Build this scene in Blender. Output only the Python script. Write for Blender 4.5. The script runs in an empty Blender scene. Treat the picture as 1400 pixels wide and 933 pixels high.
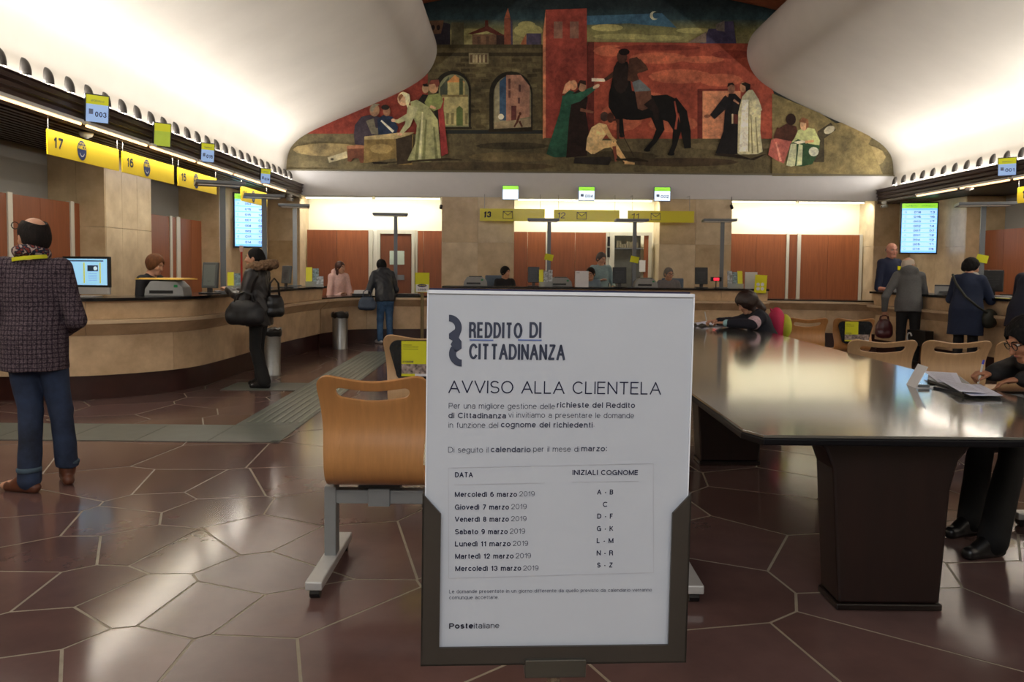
import bpy, bmesh, math, random
import numpy as np
from mathutils import Vector, Matrix

random.seed(7)
C = bpy.context.scene.collection
SC = bpy.context.scene
PI = math.pi
R = math.radians

# ------------------------------------------------------------------ camera
CAM = Vector((0.0, 0.0, 1.48))
FPX, PPX, PPY = 1080.0, 700.0, 420.6
cam_rot = Matrix.Rotation(R(90 - 3.0), 3, 'X') @ Matrix.Rotation(R(0.55), 3, 'Z')
cd = bpy.data.cameras.new('camera')
cam = bpy.data.objects.new('camera', cd)
C.objects.link(cam)
cam.location = CAM
cam.rotation_euler = cam_rot.to_euler()
cd.sensor_width = 36.0
cd.lens = FPX / 1400 * 36
cd.shift_x = 0.0
cd.shift_y = (PPY - 466.5) / 1400
cd.clip_start = 0.05
cd.dof.use_dof = True
cd.dof.focus_distance = 0.97
cd.dof.aperture_fstop = 34.0
SC.camera = cam

# ------------------------------------------------------------------ world, exposure
w = bpy.data.worlds.new('world'); SC.world = w
w.use_nodes = True
w.node_tree.nodes['Background'].inputs[0].default_value = (0.9, 0.88, 0.85, 1)
w.node_tree.nodes['Background'].inputs[1].default_value = 0.18
SC.view_settings.view_transform = 'Standard'
SC.view_settings.look = 'None'
SC.view_settings.exposure = 0.12
SC.view_settings.gamma = 1.0
SC.view_settings.use_curve_mapping = False
SC.cycles.max_bounces = 7
SC.cycles.diffuse_bounces = 4
SC.cycles.glossy_bounces = 4
SC.cycles.caustics_reflective = False
SC.cycles.caustics_refractive = False
SC.cycles.sample_clamp_indirect = 6.0

XC = 1.685                      # the hall's centre line
def mx(x): return 2 * XC - x    # mirror across it

def area_light(name, loc, size, rot, energy, col=(1, .955, .90), spread=PI):
    l = bpy.data.lights.new(name, 'AREA')
    l.shape = 'RECTANGLE'; l.size = size[0]; l.size_y = size[1]
    l.energy = energy; l.color = col; l.spread = spread
    o = bpy.data.objects.new(name, l); C.objects.link(o)
    o.location = loc; o.rotation_euler = rot
    return o
# added area lights behind both cornices, standing in for the scoop lamps' uplight
COVE_E = 410
area_light('cove_light', (-4.80, 5.7, 3.27), (.10, 23.0), (R(180), R(38), 0), COVE_E, spread=R(150))
area_light('cove_light', (mx(-4.80), 5.7, 3.27), (.10, 23.0), (R(180), R(-38), 0), COVE_E, spread=R(150))
for sx, sg in ((-4.86, -1), (mx(-4.86), 1)):
    area_light('trough_fill_light', (sx, 5.7, 3.22), (.05, 23.0), (R(180), R(26 * sg), 0), 60)  # added fill that whitens the trough wall behind the scoop lamps
# fluorescent strips: under the cornices, and in the recesses of the end wall
STRIP_E = 110
for sx in (-4.60, mx(-4.60)):
    area_light('strip_light', (sx, 7.5, 2.905), (.06, 15.5), (0, 0, 0), STRIP_E, (1, .92, .80))
for (x0, x1) in ((-4.6, -1.6), (.1, 3.15), (4.9, 7.9)):
    area_light('strip_light', ((x0 + x1) / 2, 17.62, 2.93), (x1 - x0, .10), (R(28), 0, 0), 34, (1, .97, .86))
# added cool fill behind the camera for the notice; no lamp known there
area_light('rear_fill_light', (-.6, -4.2, 5.4), (6.0, 3.0), (R(38), 0, 0), 265, (.90, .95, 1))

# ------------------------------------------------------------------ pixel -> place
def ray(px, py):
    return cam_rot @ Vector(((px - PPX) / FPX, -(py - PPY) / FPX, -1.0))
def WY(px, py, Y):
    d = ray(px, py); return CAM + d * ((Y - CAM.y) / d.y)
def WX(px, py, X):
    d = ray(px, py); return CAM + d * ((X - CAM.x) / d.x)
def WZ(px, py, Z=0.0):
    d = ray(px, py); return CAM + d * ((Z - CAM.z) / d.z)

# ------------------------------------------------------------------ materials
def lin(c):
    r = []
    for v in c[:3]:
        v = v / 255.0
        r.append(v / 12.92 if v <= .04045 else ((v + .055) / 1.055) ** 2.4)
    return tuple(r)
_mats = {}
def M(name, rgb, rough=.5, metal=0., var=.08, scale=6., bump=0., bscale=None, spec=.5, coat=0., stretch=None,
      emit=0., alpha=1., trans=0., rgb2=None, ior=None, sheen=0.):
    if name in _mats: return _mats[name]
    m = bpy.data.materials.new(name); m.use_nodes = True
    nt = m.node_tree; N = nt.nodes; L = nt.links
    b = N['Principled BSDF']
    base = lin(rgb)
    b.inputs['Roughness'].default_value = rough
    b.inputs['Metallic'].default_value = metal
    b.inputs['Specular IOR Level'].default_value = spec
    b.inputs['Coat Weight'].default_value = coat
    b.inputs['Coat Roughness'].default_value = .08
    if ior: b.inputs['IOR'].default_value = ior
    if sheen: b.inputs['Sheen Weight'].default_value = sheen
    if trans: b.inputs['Transmission Weight'].default_value = trans
    if alpha < 1: b.inputs['Alpha'].default_value = alpha
    b.inputs['Base Color'].default_value = (*base, 1)
    if var or bump:
        tc = N.new('ShaderNodeTexCoord'); mp = N.new('ShaderNodeMapping')
        L.new(tc.outputs['Object'], mp.inputs[0])
        if stretch: mp.inputs['Scale'].default_value = stretch
        n = N.new('ShaderNodeTexNoise'); n.inputs['Scale'].default_value = scale
        n.inputs['Detail'].default_value = 5; n.inputs['Roughness'].default_value = .62
        L.new(mp.outputs[0], n.inputs['Vector'])
        cr = N.new('ShaderNodeValToRGB')
        c2 = lin(rgb2) if rgb2 else tuple(min(1, v * (1 + var)) for v in base)
        c1 = tuple(v * (1 - var) for v in base)
        cr.color_ramp.elements[0].position = .3; cr.color_ramp.elements[1].position = .7
        cr.color_ramp.elements[0].color = (*c1, 1); cr.color_ramp.elements[1].color = (*c2, 1)
        L.new(n.outputs[0], cr.inputs[0]); L.new(cr.outputs[0], b.inputs['Base Color'])
        if bump:
            n2 = N.new('ShaderNodeTexNoise'); n2.inputs['Scale'].default_value = bscale or scale * 6
            n2.inputs['Detail'].default_value = 3
            L.new(mp.outputs[0], n2.inputs['Vector'])
            bp = N.new('ShaderNodeBump'); bp.inputs['Strength'].default_value = bump
            bp.inputs['Distance'].default_value = .01
            L.new(n2.outputs[0], bp.inputs['Height']); L.new(bp.outputs[0], b.inputs['Normal'])
        if emit: L.new(cr.outputs[0], b.inputs['Emission Color'])
    if emit:
        b.inputs['Emission Color'].default_value = (*base, 1)
        b.inputs['Emission Strength'].default_value = emit
    _mats[name] = m
    return m

plaster = M('vault_plaster', (206, 200, 190), .85, var=.05, scale=.8, bump=.25, bscale=3)
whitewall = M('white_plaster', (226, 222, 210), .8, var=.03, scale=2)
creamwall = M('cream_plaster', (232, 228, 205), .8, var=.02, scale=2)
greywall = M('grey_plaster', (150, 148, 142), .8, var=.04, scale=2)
stone = M('travertine', (205, 182, 146), .32, var=.14, scale=3.5, bump=.05, bscale=30, rgb2=(222, 203, 170))
stone_b = M('travertine_dark', (192, 166, 128), .30, var=.16, scale=3.0, bump=.05, bscale=30, rgb2=(212, 188, 150))  # darker copy: shaded near faces of side piers, slab variation on end wall
stone_c = M('counter_marble', (204, 172, 134), .30, var=.16, scale=4.0, rgb2=(224, 196, 158))
stone_rim = M('counter_rim_marble', (206, 182, 150), .25, var=.1, scale=5)
plinth_m = M('red_brown_plinth', (58, 32, 28), .28, var=.25, scale=5)
blacktop = M('black_countertop', (20, 20, 22), .16, var=.2, scale=20)
woodp = M('wood_panel', (142, 80, 46), .42, var=.16, scale=3, stretch=(9, 9, .7), bump=.03)
woodp2 = M('wood_panel_dark', (130, 72, 42), .42, var=.16, scale=3, stretch=(9, 9, .7), bump=.03)
woodceil = M('ceiling_wood', (120, 62, 30), .6, var=.25, scale=3, stretch=(1, .3, 1))
whitepost = M('white_post', (205, 200, 185), .4, var=.03)
brownfascia = M('brown_ribbed_metal', (62, 42, 36), .38, var=.12, scale=4, stretch=(1, .2, 1))
soffit_m = M('dark_soffit', (52, 36, 30), .30, var=.15, scale=4)
grout = M('floor_joint', (146, 137, 118), .5, var=.2, scale=12)
tilem = []
for i, c in enumerate(((102, 78, 74), (95, 72, 68), (108, 83, 78), (99, 77, 74))):
    tilem.append(M('floor_tile_%d' % i, c, .145, var=.18, scale=2.5, bump=.035, bscale=5, spec=.55))
tact_m = M('tactile_rubber', (96, 102, 96), .32, var=.12, scale=8)
tact_d = M('tactile_rib', (122, 128, 120), .3, var=.1, scale=8)
metal = M('brushed_metal', (150, 150, 148), .35, metal=.85, var=.05, scale=20)
greypaint = M('grey_paint', (132, 134, 134), .45, var=.05)
greypost = M('grey_post', (112, 116, 120), .4, metal=.3, var=.05)
blackpl = M('black_plastic', (18, 18, 19), .35, var=.1, scale=20)
darkpl = M('dark_plastic', (46, 46, 48), .4, var=.1, scale=20)
greypl = M('grey_plastic', (150, 150, 148), .45, var=.05, scale=20)
whitepl = M('white_plastic', (215, 215, 212), .4, var=.03, scale=20)
paper = M('paper', (225, 225, 228), .7, var=.02, scale=20)
yellowpaper = M('yellow_paper', (214, 214, 24), .6, var=.03, scale=10)
yellowsign = M('yellow_sign', (246, 216, 30), .45, var=.02, scale=4)
navyink = M('navy_ink', (24, 30, 62), .6, var=0)
greyink = M('slate_ink', (54, 60, 80), .6, var=0)
midink = M('pale_ink', (66, 70, 90), .6, var=0)
hairline = M('hairline_ink', (176, 176, 184), .7, var=0)
blueink = M('blue_ink', (90, 110, 170), .6, var=0)
tube_m = M('lit_tube', (255, 246, 216), .5, var=0, emit=5.0)
tube_w = M('warm_lit_tube', (255, 206, 150), .5, var=0, emit=2.6)
bulb_m = M('lit_bulb', (255, 240, 205), .5, var=0, emit=9.0)
skin_m = M('skin_warm', (200, 150, 122), .55, var=.06, scale=20)
skin_d = M('skin_tan', (176, 122, 92), .55, var=.06, scale=20)

# ------------------------------------------------------------------ mesh building
class MB:
    def __init__(s): s.v = []; s.f = []; s.m = []
    def add(s, vs, fs, mi=0):
        n = len(s.v); s.v += [tuple(v) for v in vs]
        s.f += [tuple(i + n for i in f) for f in fs]; s.m += [mi] * len(fs); return s
    def box(s, x0, x1, y0, y1, z0, z1, mi=0, T=None):
        vs = [(x, y, z) for z in (z0, z1) for y in (y0, y1) for x in (x0, x1)]
        if T is not None: vs = [T @ Vector(v) for v in vs]
        return s.add(vs, [(0, 2, 3, 1), (4, 5, 7, 6), (0, 1, 5, 4), (2, 6, 7, 3), (0, 4, 6, 2), (1, 3, 7, 5)], mi)
    def boxc(s, c, d, mi=0, T=None):
        return s.box(c[0] - d[0] / 2, c[0] + d[0] / 2, c[1] - d[1] / 2, c[1] + d[1] / 2, c[2] - d[2] / 2, c[2] + d[2] / 2, mi, T)
    def prism(s, pts, z0, z1, mi=0, T=None):      # polygon in xy, extruded in z (T maps elsewhere)
        n = len(pts)
        vs = [(p[0], p[1], z0) for p in pts] + [(p[0], p[1], z1) for p in pts]
        if T is not None: vs = [T @ Vector(v) for v in vs]
        fs = [tuple(range(n - 1, -1, -1)), tuple(range(n, 2 * n))]
        fs += [(i, (i + 1) % n, n + (i + 1) % n, n + i) for i in range(n)]
        return s.add(vs, fs, mi)
    def poly(s, pts3, mi=0): return s.add(pts3, [tuple(range(len(pts3)))], mi)
    def tube(s, path, r, n=10, mi=0, cap=True):
        path = [Vector(p) for p in path]; rs = r if isinstance(r, (list, tuple)) else [r] * len(path)
        rings = []
        up = None
        for i, p in enumerate(path):
            t = (path[min(i + 1, len(path) - 1)] - path[max(i - 1, 0)]).normalized()
            if up is None:
                up = Vector((0, 0, 1)) if abs(t.z) < .9 else Vector((1, 0, 0))
            a = t.cross(up).normalized(); b = a.cross(t).normalized(); up = b
            rings.append([p + (a * math.cos(2 * PI * k / n) + b * math.sin(2 * PI * k / n)) * rs[i] for k in range(n)])
        vs = [v for g in rings for v in g]; fs = []
        for i in range(len(path) - 1):
            for k in range(n):
                fs.append((i * n + k, i * n + (k + 1) % n, (i + 1) * n + (k + 1) % n, (i + 1) * n + k))
        if cap:
            fs.append(tuple(range(n - 1, -1, -1))); fs.append(tuple(range((len(path) - 1) * n, len(path) * n)))
        return s.add(vs, fs, mi)
    def lathe(s, prof, n=20, c=(0, 0, 0), mi=0, a0=0, a1=2 * PI, T=None):
        full = abs(a1 - a0 - 2 * PI) < 1e-6; k = n if full else n + 1
        vs = []
        for (r, z) in prof:
            for i in range(k):
                a = a0 + (a1 - a0) * i / n
                vs.append(Vector((c[0] + r * math.cos(a), c[1] + r * math.sin(a), c[2] + z)))
        if T is not None: vs = [T @ v for v in vs]
        fs = []
        for j in range(len(prof) - 1):
            for i in range(n):
                i2 = (i + 1) % k
                fs.append((j * k + i, j * k + i2, (j + 1) * k + i2, (j + 1) * k + i))
        return s.add(vs, fs, mi)
    def ball(s, c, r, mi=0, n=10, m=6):
        prof = [(math.sin(PI * i / m) * r[0], -math.cos(PI * i / m) * r[2]) for i in range(m + 1)]
        T = Matrix.Translation(c) @ Matrix.Diagonal((1, r[1] / r[0], 1, 1))
        return s.lathe(prof, n, mi=mi, T=T)
    def build(s, name, mats, parent=None, smooth=False, bevel=0., label=None, kind=None):
        me = bpy.data.meshes.new(name); me.from_pydata(s.v, [], s.f)
        if not isinstance(mats, (list, tuple)): mats = [mats]
        for m in mats: me.materials.append(m)
        if len(mats) > 1: me.polygons.foreach_set('material_index', s.m)
        if smooth: me.polygons.foreach_set('use_smooth', [True] * len(me.polygons))
        me.validate(); me.update()
        return link(name, me, parent, smooth, bevel, label, kind)
def link(name, me, parent=None, smooth=False, bevel=0., label=None, kind=None):
    o = bpy.data.objects.new(name, me); C.objects.link(o)
    if parent: o.parent = parent
    if bevel:
        b = o.modifiers.new('b', 'BEVEL'); b.width = bevel; b.segments = 2; b.limit_method = 'ANGLE'
        b.harden_normals = False
    if label: o['label'] = label
    if kind: o['kind'] = kind
    return o
def thing(name, label, cat, loc=(0, 0, 0), rotz=0., group=None):
    o = bpy.data.objects.new(name, None); C.objects.link(o)
    o.location = loc; o.rotation_euler = (0, 0, rotz); o.empty_display_size = .1
    return tag(o, label, cat, group)
def tag(o, label, cat, group=None):
    o['label'] = label; o['category'] = cat
    if group: o['group'] = group
    return o
def copy_tree(o, loc=None, rotz=None, label=None, parent=None):
    c = o.copy(); C.objects.link(c)
    if parent: c.parent = parent
    if loc is not None: c.location = loc
    if rotz is not None: c.rotation_euler = (0, 0, rotz)
    if label: c['label'] = label
    for ch in list(o.children): copy_tree(ch, parent=c)
    return c

# ---- flat lettering: a plain grotesque alphabet drawn as strokes of constant weight
def arc(cx, cy, rx, ry, a0, a1, n=11):
    return [(cx + rx * math.cos(R(a0 + (a1 - a0) * i / n)), cy + ry * math.sin(R(a0 + (a1 - a0) * i / n))) for i in range(n + 1)]
def ring_(cx, cy, rx, ry): return arc(cx, cy, rx, ry, 0, 360, 18)
GL = {
 'A': (.84, [[(0, 0), (.42, 1), (.84, 0)], [(.14, .34), (.70, .34)]]),
 'B': (.66, [[(0, 0), (0, 1), (.38, 1)] + arc(.38, .76, .24, .24, 90, -90) + [(0, .52)], [(.38, .52)] + arc(.40, .26, .26, .26, 90, -90) + [(0, 0)]]),
 'C': (.80, [arc(.43, .5, .43, .5, 42, 318, 16)]), 'D': (.76, [[(0, 0), (0, 1), (.32, 1)] + arc(.32, .5, .44, .5, 90, -90) + [(0, 0)]]),
 'E': (.62, [[(.62, 1), (0, 1), (0, 0), (.62, 0)], [(0, .53), (.57, .53)]]), 'F': (.58, [[(.58, 1), (0, 1), (0, 0)], [(0, .51), (.5, .51)]]),
 'G': (.84, [arc(.43, .5, .43, .5, 45, 322, 16), [(.46, .46), (.83, .46), (.83, 0)]]), 'H': (.72, [[(0, 0), (0, 1)], [(.72, 0), (.72, 1)], [(0, .53), (.72, .53)]]),
 'I': (0, [[(0, 0), (0, 1)]]), 'K': (.70, [[(0, 0), (0, 1)], [(.66, 1), (0, .36)], [(.22, .57), (.70, 0)]]), 'L': (.54, [[(0, 1), (0, 0), (.54, 0)]]),
 'M': (.86, [[(0, 0), (0, 1), (.43, 0), (.86, 1), (.86, 0)]]), 'N': (.72, [[(0, 0), (0, 1), (.72, 0), (.72, 1)]]), 'O': (.90, [ring_(.45, .5, .45, .5)]),
 'P': (.64, [[(0, 0), (0, 1), (.36, 1)] + arc(.36, .73, .28, .27, 90, -90) + [(0, .46)]]), 'R': (.68, [[(0, 0), (0, 1), (.38, 1)] + arc(.38, .74, .27, .26, 90, -90) + [(0, .48)], [(.40, .48)] + arc(.40, .27, .24, .21, 90, 0) + [(.68, 0)]]),
 'S': (.68, [arc(.34, .745, .31, .255, 22, 270) + arc(.35, .25, .33, .25, 88, -158)]), 'T': (.72, [[(0, 1), (.72, 1)], [(.36, 1), (.36, 0)]]), 'U': (.70, [[(0, 1), (0, .32)] + arc(.35, .33, .35, .33, 180, 360) + [(.70, 1)]]),
 'V': (.80, [[(0, 1), (.40, 0), (.80, 1)]]), 'Z': (.70, [[(.03, 1), (.68, 1), (0, 0), (.70, 0)]]),
 'a': (.54, [arc(.27, .53, .235, .20, 158, 0) + [(.505, 0)], [(.50, .43)] + arc(.24, .215, .24, .215, 92, 268) + arc(.28, .24, .225, .24, -88, 0)]),
 'b': (.56, [[(0, 0), (0, 1)], ring_(.28, .365, .28, .365)]), 'c': (.52, [arc(.28, .365, .28, .365, 42, 318, 14)]), 'd': (.56, [[(.56, 0), (.56, 1)], ring_(.28, .365, .28, .365)]),
 'e': (.56, [[(.01, .385), (.56, .385)] + arc(.28, .365, .28, .365, 4, 318, 16)]), 'f': (.30, [[(.12, 0), (.12, .80)] + arc(.30, .80, .18, .20, 180, 90), [(0, .72), (.29, .72)]]),
 'g': (.56, [[(.56, .73), (.56, -.04)] + arc(.28, -.05, .28, .20, 0, -155), ring_(.28, .37, .28, .36)]), 'h': (.50, [[(0, 0), (0, 1)], arc(.25, .46, .25, .27, 170, 0) + [(.50, 0)]]),
 'i': (0, [[(0, 0), (0, .71)]]), 'ì': (.0, [[(0, 0), (0, .71)], [(-.16, 1.06), (.02, .90)]]), 'l': (0, [[(0, 0), (0, 1)]]),
 'm': (.86, [[(0, 0), (0, .73)], arc(.215, .46, .215, .27, 170, 0) + [(.43, 0)], arc(.645, .46, .215, .27, 175, 0) + [(.86, 0)]]), 'n': (.50, [[(0, 0), (0, .73)], arc(.25, .46, .25, .27, 170, 0) + [(.50, 0)]]),
 'o': (.58, [ring_(.29, .365, .29, .365)]), 'p': (.56, [[(0, -.24), (0, .73)], ring_(.28, .365, .28, .365)]), 'q': (.56, [[(.56, -.24), (.56, .73)], ring_(.28, .365, .28, .365)]),
 'r': (.28, [[(0, 0), (0, .73)], arc(.28, .42, .28, .30, 175, 90)]), 's': (.48, [arc(.24, .545, .21, .185, 22, 270) + arc(.245, .18, .235, .18, 88, -158)]),
 't': (.28, [[(.12, .92), (.12, .16)] + arc(.27, .16, .15, .16, 180, 275), [(0, .72), (.28, .72)]]), 'u': (.50, [[(0, .73), (0, .27)] + arc(.25, .27, .25, .27, 180, 350), [(.50, 0), (.50, .73)]]),
 'v': (.52, [[(0, .73), (.26, 0), (.52, .73)]]), 'z': (.48, [[(.02, .73), (.46, .73), (0, 0), (.48, 0)]]),
 '0': (.56, [ring_(.28, .5, .28, .5)]), '1': (.30, [[(0, .76), (.12, .80), (.26, 1), (.26, 0)]]), '2': (.56, [arc(.28, .70, .27, .30, 172, -20) + [(.0, 0), (.56, 0)]]),
 '3': (.56, [arc(.27, .75, .25, .25, 160, -80) , arc(.27, .27, .28, .27, 85, -165)]), '4': (.60, [[(.60, .26), (0, .26), (.44, 1), (.44, 0)]]), '5': (.56, [[(.50, 1), (.10, 1), (.04, .50)] + arc(.27, .33, .28, .33, 130, -160)]),
 '6': (.56, [arc(.30, .62, .28, .38, 50, 180) + [(.02, .33)], ring_(.29, .32, .27, .32)]), '7': (.56, [[(0, 1), (.56, 1), (.20, 0)]]), '8': (.56, [ring_(.28, .76, .24, .24), ring_(.28, .27, .28, .27)]),
 '9': (.56, [ring_(.27, .68, .27, .32), [(.54, .67)] + arc(.26, .38, .28, .38, 0, -130)]), '-': (.28, [[(0, .36), (.28, .36)]]), '.': (0, []), ':': (0, []),
}
DOTS = {'i': (1,), '.': (0,), ':': (0, 2)}
def text(name, body, mat, parent, x, z, cap, width=None, bold=0., y=0., T=None, shear=0.):
    """flat lettering in the local x-z plane facing -y; x = left edge, z = baseline"""
    wt = .095 if bold <= -.01 else .115 if bold < .008 else .170 if bold < .03 else .21 if bold < .05 else .155
    gap = .085 if bold > .05 else .13; space = .50 if bold < .05 else .40
    n_ = sum(c != ' ' for c in body); gsum = sum(GL[c][0] for c in body if c != ' '); fixed_ = n_ * wt + (n_ - 1) * gap + body.count(' ') * space
    if width:
        k = (width / cap - fixed_) / gsum if gsum > .05 else 1.
        if k < .62 and gsum > .05: gap *= .6; fixed_ = n_ * wt + (n_ - 1) * gap + body.count(' ') * space * .7; k = (width / cap - fixed_) / gsum; space *= .7
        k = max(.3, k)
    else: k = 1.
    pos = []; nat = 0.
    for ch in body:
        if ch == ' ': nat += space; continue
        pos.append((ch, nat)); nat += GL[ch][0] * k + wt + gap
    b = MB()
    def quad(a, c, n0, n1):
        b.poly([P3(a[0] + n0[0], a[1] + n0[1]), P3(a[0] - n0[0], a[1] - n0[1]), P3(c[0] - n1[0], c[1] - n1[1]), P3(c[0] + n1[0], c[1] + n1[1])])
    def P3(u, v):
        q = Vector((x + (u + wt / 2 + shear * v) * cap, y, z + v * cap)); return T @ q if T is not None else q
    for ch, x0 in pos:
        for dy0 in DOTS.get(ch, ()):
            d0 = 1.0 - wt if dy0 == 1 else .73 - wt if dy0 == 2 else 0
            b.poly([P3(x0 - wt / 2, d0), P3(x0 + wt / 2, d0), P3(x0 + wt / 2, d0 + wt), P3(x0 - wt / 2, d0 + wt)])
        for st_ in GL[ch][1]:
            pts = [(x0 + px_ * k, wt / 2 + py_ * (1 - wt) if py_ >= 0 else py_) for px_, py_ in st_]
            pts = [p_ for i, p_ in enumerate(pts) if i == 0 or math.hypot(p_[0] - pts[i - 1][0], p_[1] - pts[i - 1][1]) > 1e-4]
            # square ends reach the drawn height
            for e0, e1 in ((0, 1), (-1, -2)):
                dx, dy = pts[e0][0] - pts[e1][0], pts[e0][1] - pts[e1][1]; l = math.hypot(dx, dy)
                if abs(dy) > .8 * l or abs(dx) > .97 * l: pts[e0] = (pts[e0][0] + dx / l * wt * .5, pts[e0][1] + dy / l * wt * .5) if abs(dy) > .8 * l else pts[e0]
            dirs = []
            for a, c in zip(pts, pts[1:]):
                l = math.hypot(c[0] - a[0], c[1] - a[1]); dirs.append(((c[0] - a[0]) / l, (c[1] - a[1]) / l))
            h = wt / 2; nrm = [(-d[1] * h, d[0] * h) for d in dirs]
            J0 = []
            for i in range(len(pts)):
                if i == 0: J0.append((nrm[0], nrm[0])); continue
                if i == len(pts) - 1: J0.append((nrm[-1], nrm[-1])); continue
                dt = dirs[i - 1][0] * dirs[i][0] + dirs[i - 1][1] * dirs[i][1]
                if dt > -.05:
                    mx_, my_ = nrm[i - 1][0] + nrm[i][0], nrm[i - 1][1] + nrm[i][1]; q = h * h * 2 / (mx_ * mx_ + my_ * my_); J0.append(((mx_ * q, my_ * q),) * 2)
                else:
                    J0.append((nrm[i - 1], nrm[i])); b.poly([P3(pts[i][0] + h * math.cos(a), pts[i][1] + h * math.sin(a)) for a in [PI / 4 * j for j in range(8)]])
            for i in range(len(dirs)): quad(pts[i], pts[i + 1], J0[i][1], J0[i + 1][0])
    return b.build(name, mat, parent)

# ------------------------------------------------------------------ structure
mb = MB(); mb.box(-10.5, 14, -6.5, 19, -.20, -.002); floor = mb.build('floor', grout, kind='structure')

def clip(poly, n, d):           # keep points with p.n <= d
    out = []
    for i in range(len(poly)):
        a = poly[i]; b = poly[(i + 1) % len(poly)]
        da = a[0] * n[0] + a[1] * n[1] - d; db = b[0] * n[0] + b[1] * n[1] - d
        if da <= 0: out.append(a)
        if (da < 0 < db) or (db < 0 < da):
            t = da / (da - db); out.append((a[0] + (b[0] - a[0]) * t, a[1] + (b[1] - a[1]) * t))
    return out
# crazy paving: the near slabs stand where the photograph shows them, the rest is a jittered lattice
zc = [(290, 570), (510, 620), (780, 640), (1090, 680), (400, 850), (950, 850), (150, 740), (20, 575), (220, 450), (530, 410),
      (715, 430), (980, 370), (1260, 420), (1010, 515), (430, 305), (130, 325), (180, 258), (1330, 800), (60, 920), (590, 240),
      (800, 270), (850, 190), (640, 180), (420, 190), (1130, 160), (1250, 260)]
seeds = [tuple(WZ(a / 2.802, 600 + b / 2.802)[:2]) for a, b in zc]
fixed = len(seeds)
yy = .9
rng = random.Random(3)
while yy < 16.5:
    xx = -7.2
    while xx < 9.5:
        p = (xx + rng.uniform(-.27, .27), yy + rng.uniform(-.25, .25))
        if min((p[0] - q[0]) ** 2 + (p[1] - q[1]) ** 2 for q in seeds[:fixed]) > .42: seeds.append(p)
        xx += .80
    yy += .64
TACT = [(-6.1, -1.92, 6.47, 7.15), (-2.52, -1.92, 7.15, 13.4), (-3.4, -2.52, 9.15, 9.75)]
stuffb = MB(); tiles = []
for i, p in enumerate(seeds):
    poly = [(p[0] - 1.6, p[1] - 1.6), (p[0] + 1.6, p[1] - 1.6), (p[0] + 1.6, p[1] + 1.6), (p[0] - 1.6, p[1] + 1.6)]
    for q in seeds:
        dx, dy = q[0] - p[0], q[1] - p[1]; L2 = dx * dx + dy * dy
        if 0 < L2 < 6:
            l = math.sqrt(L2); n = (dx / l, dy / l)
            poly = clip(poly, n, n[0] * (p[0] + q[0]) / 2 + n[1] * (p[1] + q[1]) / 2 - .0065)
            if len(poly) < 3: break
    if len(poly) >= 3: tiles.append((p, poly))
def visible(p):
    return p[1] > 1.5 and abs(p[0]) < .66 * p[1] + .6
tiles.sort(key=lambda t: (not visible(t[0]), t[0][1]))
for i, (p, poly) in enumerate(tiles):
    if i < 290 and visible(p):
        b = MB(); b.prism(poly, -.012, rng.uniform(-.0012, 0))
        b.build('floor_tile', tilem[i % 4], floor)
    else: stuffb.prism(poly, -.012, 0)
stuffb.build('floor_tiles', tilem[0], floor, kind='stuff')

# tactile guidance path
tp = thing('tactile_path', 'grey green tactile guidance path laid over the brown floor', 'floor path')
for (x0, x1, y0, y1) in TACT:
    nx = max(1, round((x1 - x0) / .6)); ny = max(1, round((y1 - y0) / .6))
    for i in range(nx):
        for j in range(ny):
            b = MB(); a0 = x0 + (x1 - x0) * i / nx; a1 = x0 + (x1 - x0) * (i + 1) / nx
            c0 = y0 + (y1 - y0) * j / ny; c1 = y0 + (y1 - y0) * (j + 1) / ny
            b.box(a0 + .003, a1 - .003, c0 + .003, c1 - .003, 0, .006); b.build('path_tile', tact_m, tp)
for k in range(7):
    b = MB(); x = -2.45 + k * .078; b.box(x, x + .03, 7.25, 13.3, .004, .012); b.build('guide_rib', tact_d, tp, bevel=.003)
b = MB(); b.box(-1.99, -1.925, 6.475, 6.53, .005, .008); b.build('corner_strip', blackpl, tp)

# side walls, end wall, piers
YW, YR = 17.5, 18.25
def wall(name, boxes, m):
    b = MB()
    for q in boxes: b.box(*q)
    return b.build(name, m, kind='structure')
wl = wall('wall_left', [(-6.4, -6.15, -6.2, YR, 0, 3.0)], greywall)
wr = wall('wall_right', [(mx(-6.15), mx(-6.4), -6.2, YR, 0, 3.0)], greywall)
wall('wall_front', [(-6.4, mx(-6.4), -6.5, -6.2, 0, 8.2)], whitewall)
wb = wall('wall_back', [(-6.4, mx(-6.4), YR, YR + .25, 0, 8.4),            # back of the recesses
                        (-6.4, mx(-6.4), YW, YR, 2.99, 8.4)], creamwall)   # wall above them (white band, mural)
def slabs(parent, x0, x1, y0, y1, z0, z1, nx, nz, m, face):
    """stone facing: slabs with open joints; face '-y', '+x' or '-x'; 3 cm thick"""
    for i in range(nx):
        for j in range(nz):
            b = MB(); c0 = z0 + (z1 - z0) * j / nz; c1 = z0 + (z1 - z0) * (j + 1) / nz
            g = .0025
            if face == '-y':
                a0 = x0 + (x1 - x0) * i / nx; a1 = x0 + (x1 - x0) * (i + 1) / nx
                b.box(a0 + g, a1 - g, y0, y0 + .03, c0 + g, c1 - g)
            else:
                a0 = y0 + (y1 - y0) * i / nx; a1 = y0 + (y1 - y0) * (i + 1) / nx
                b.box(x0, x0 + .03, a0 + g, a1 - g, c0 + g, c1 - g)
            b.build('stone_slab', m[(i * 7 + j * 3) % len(m)], parent)
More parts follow.
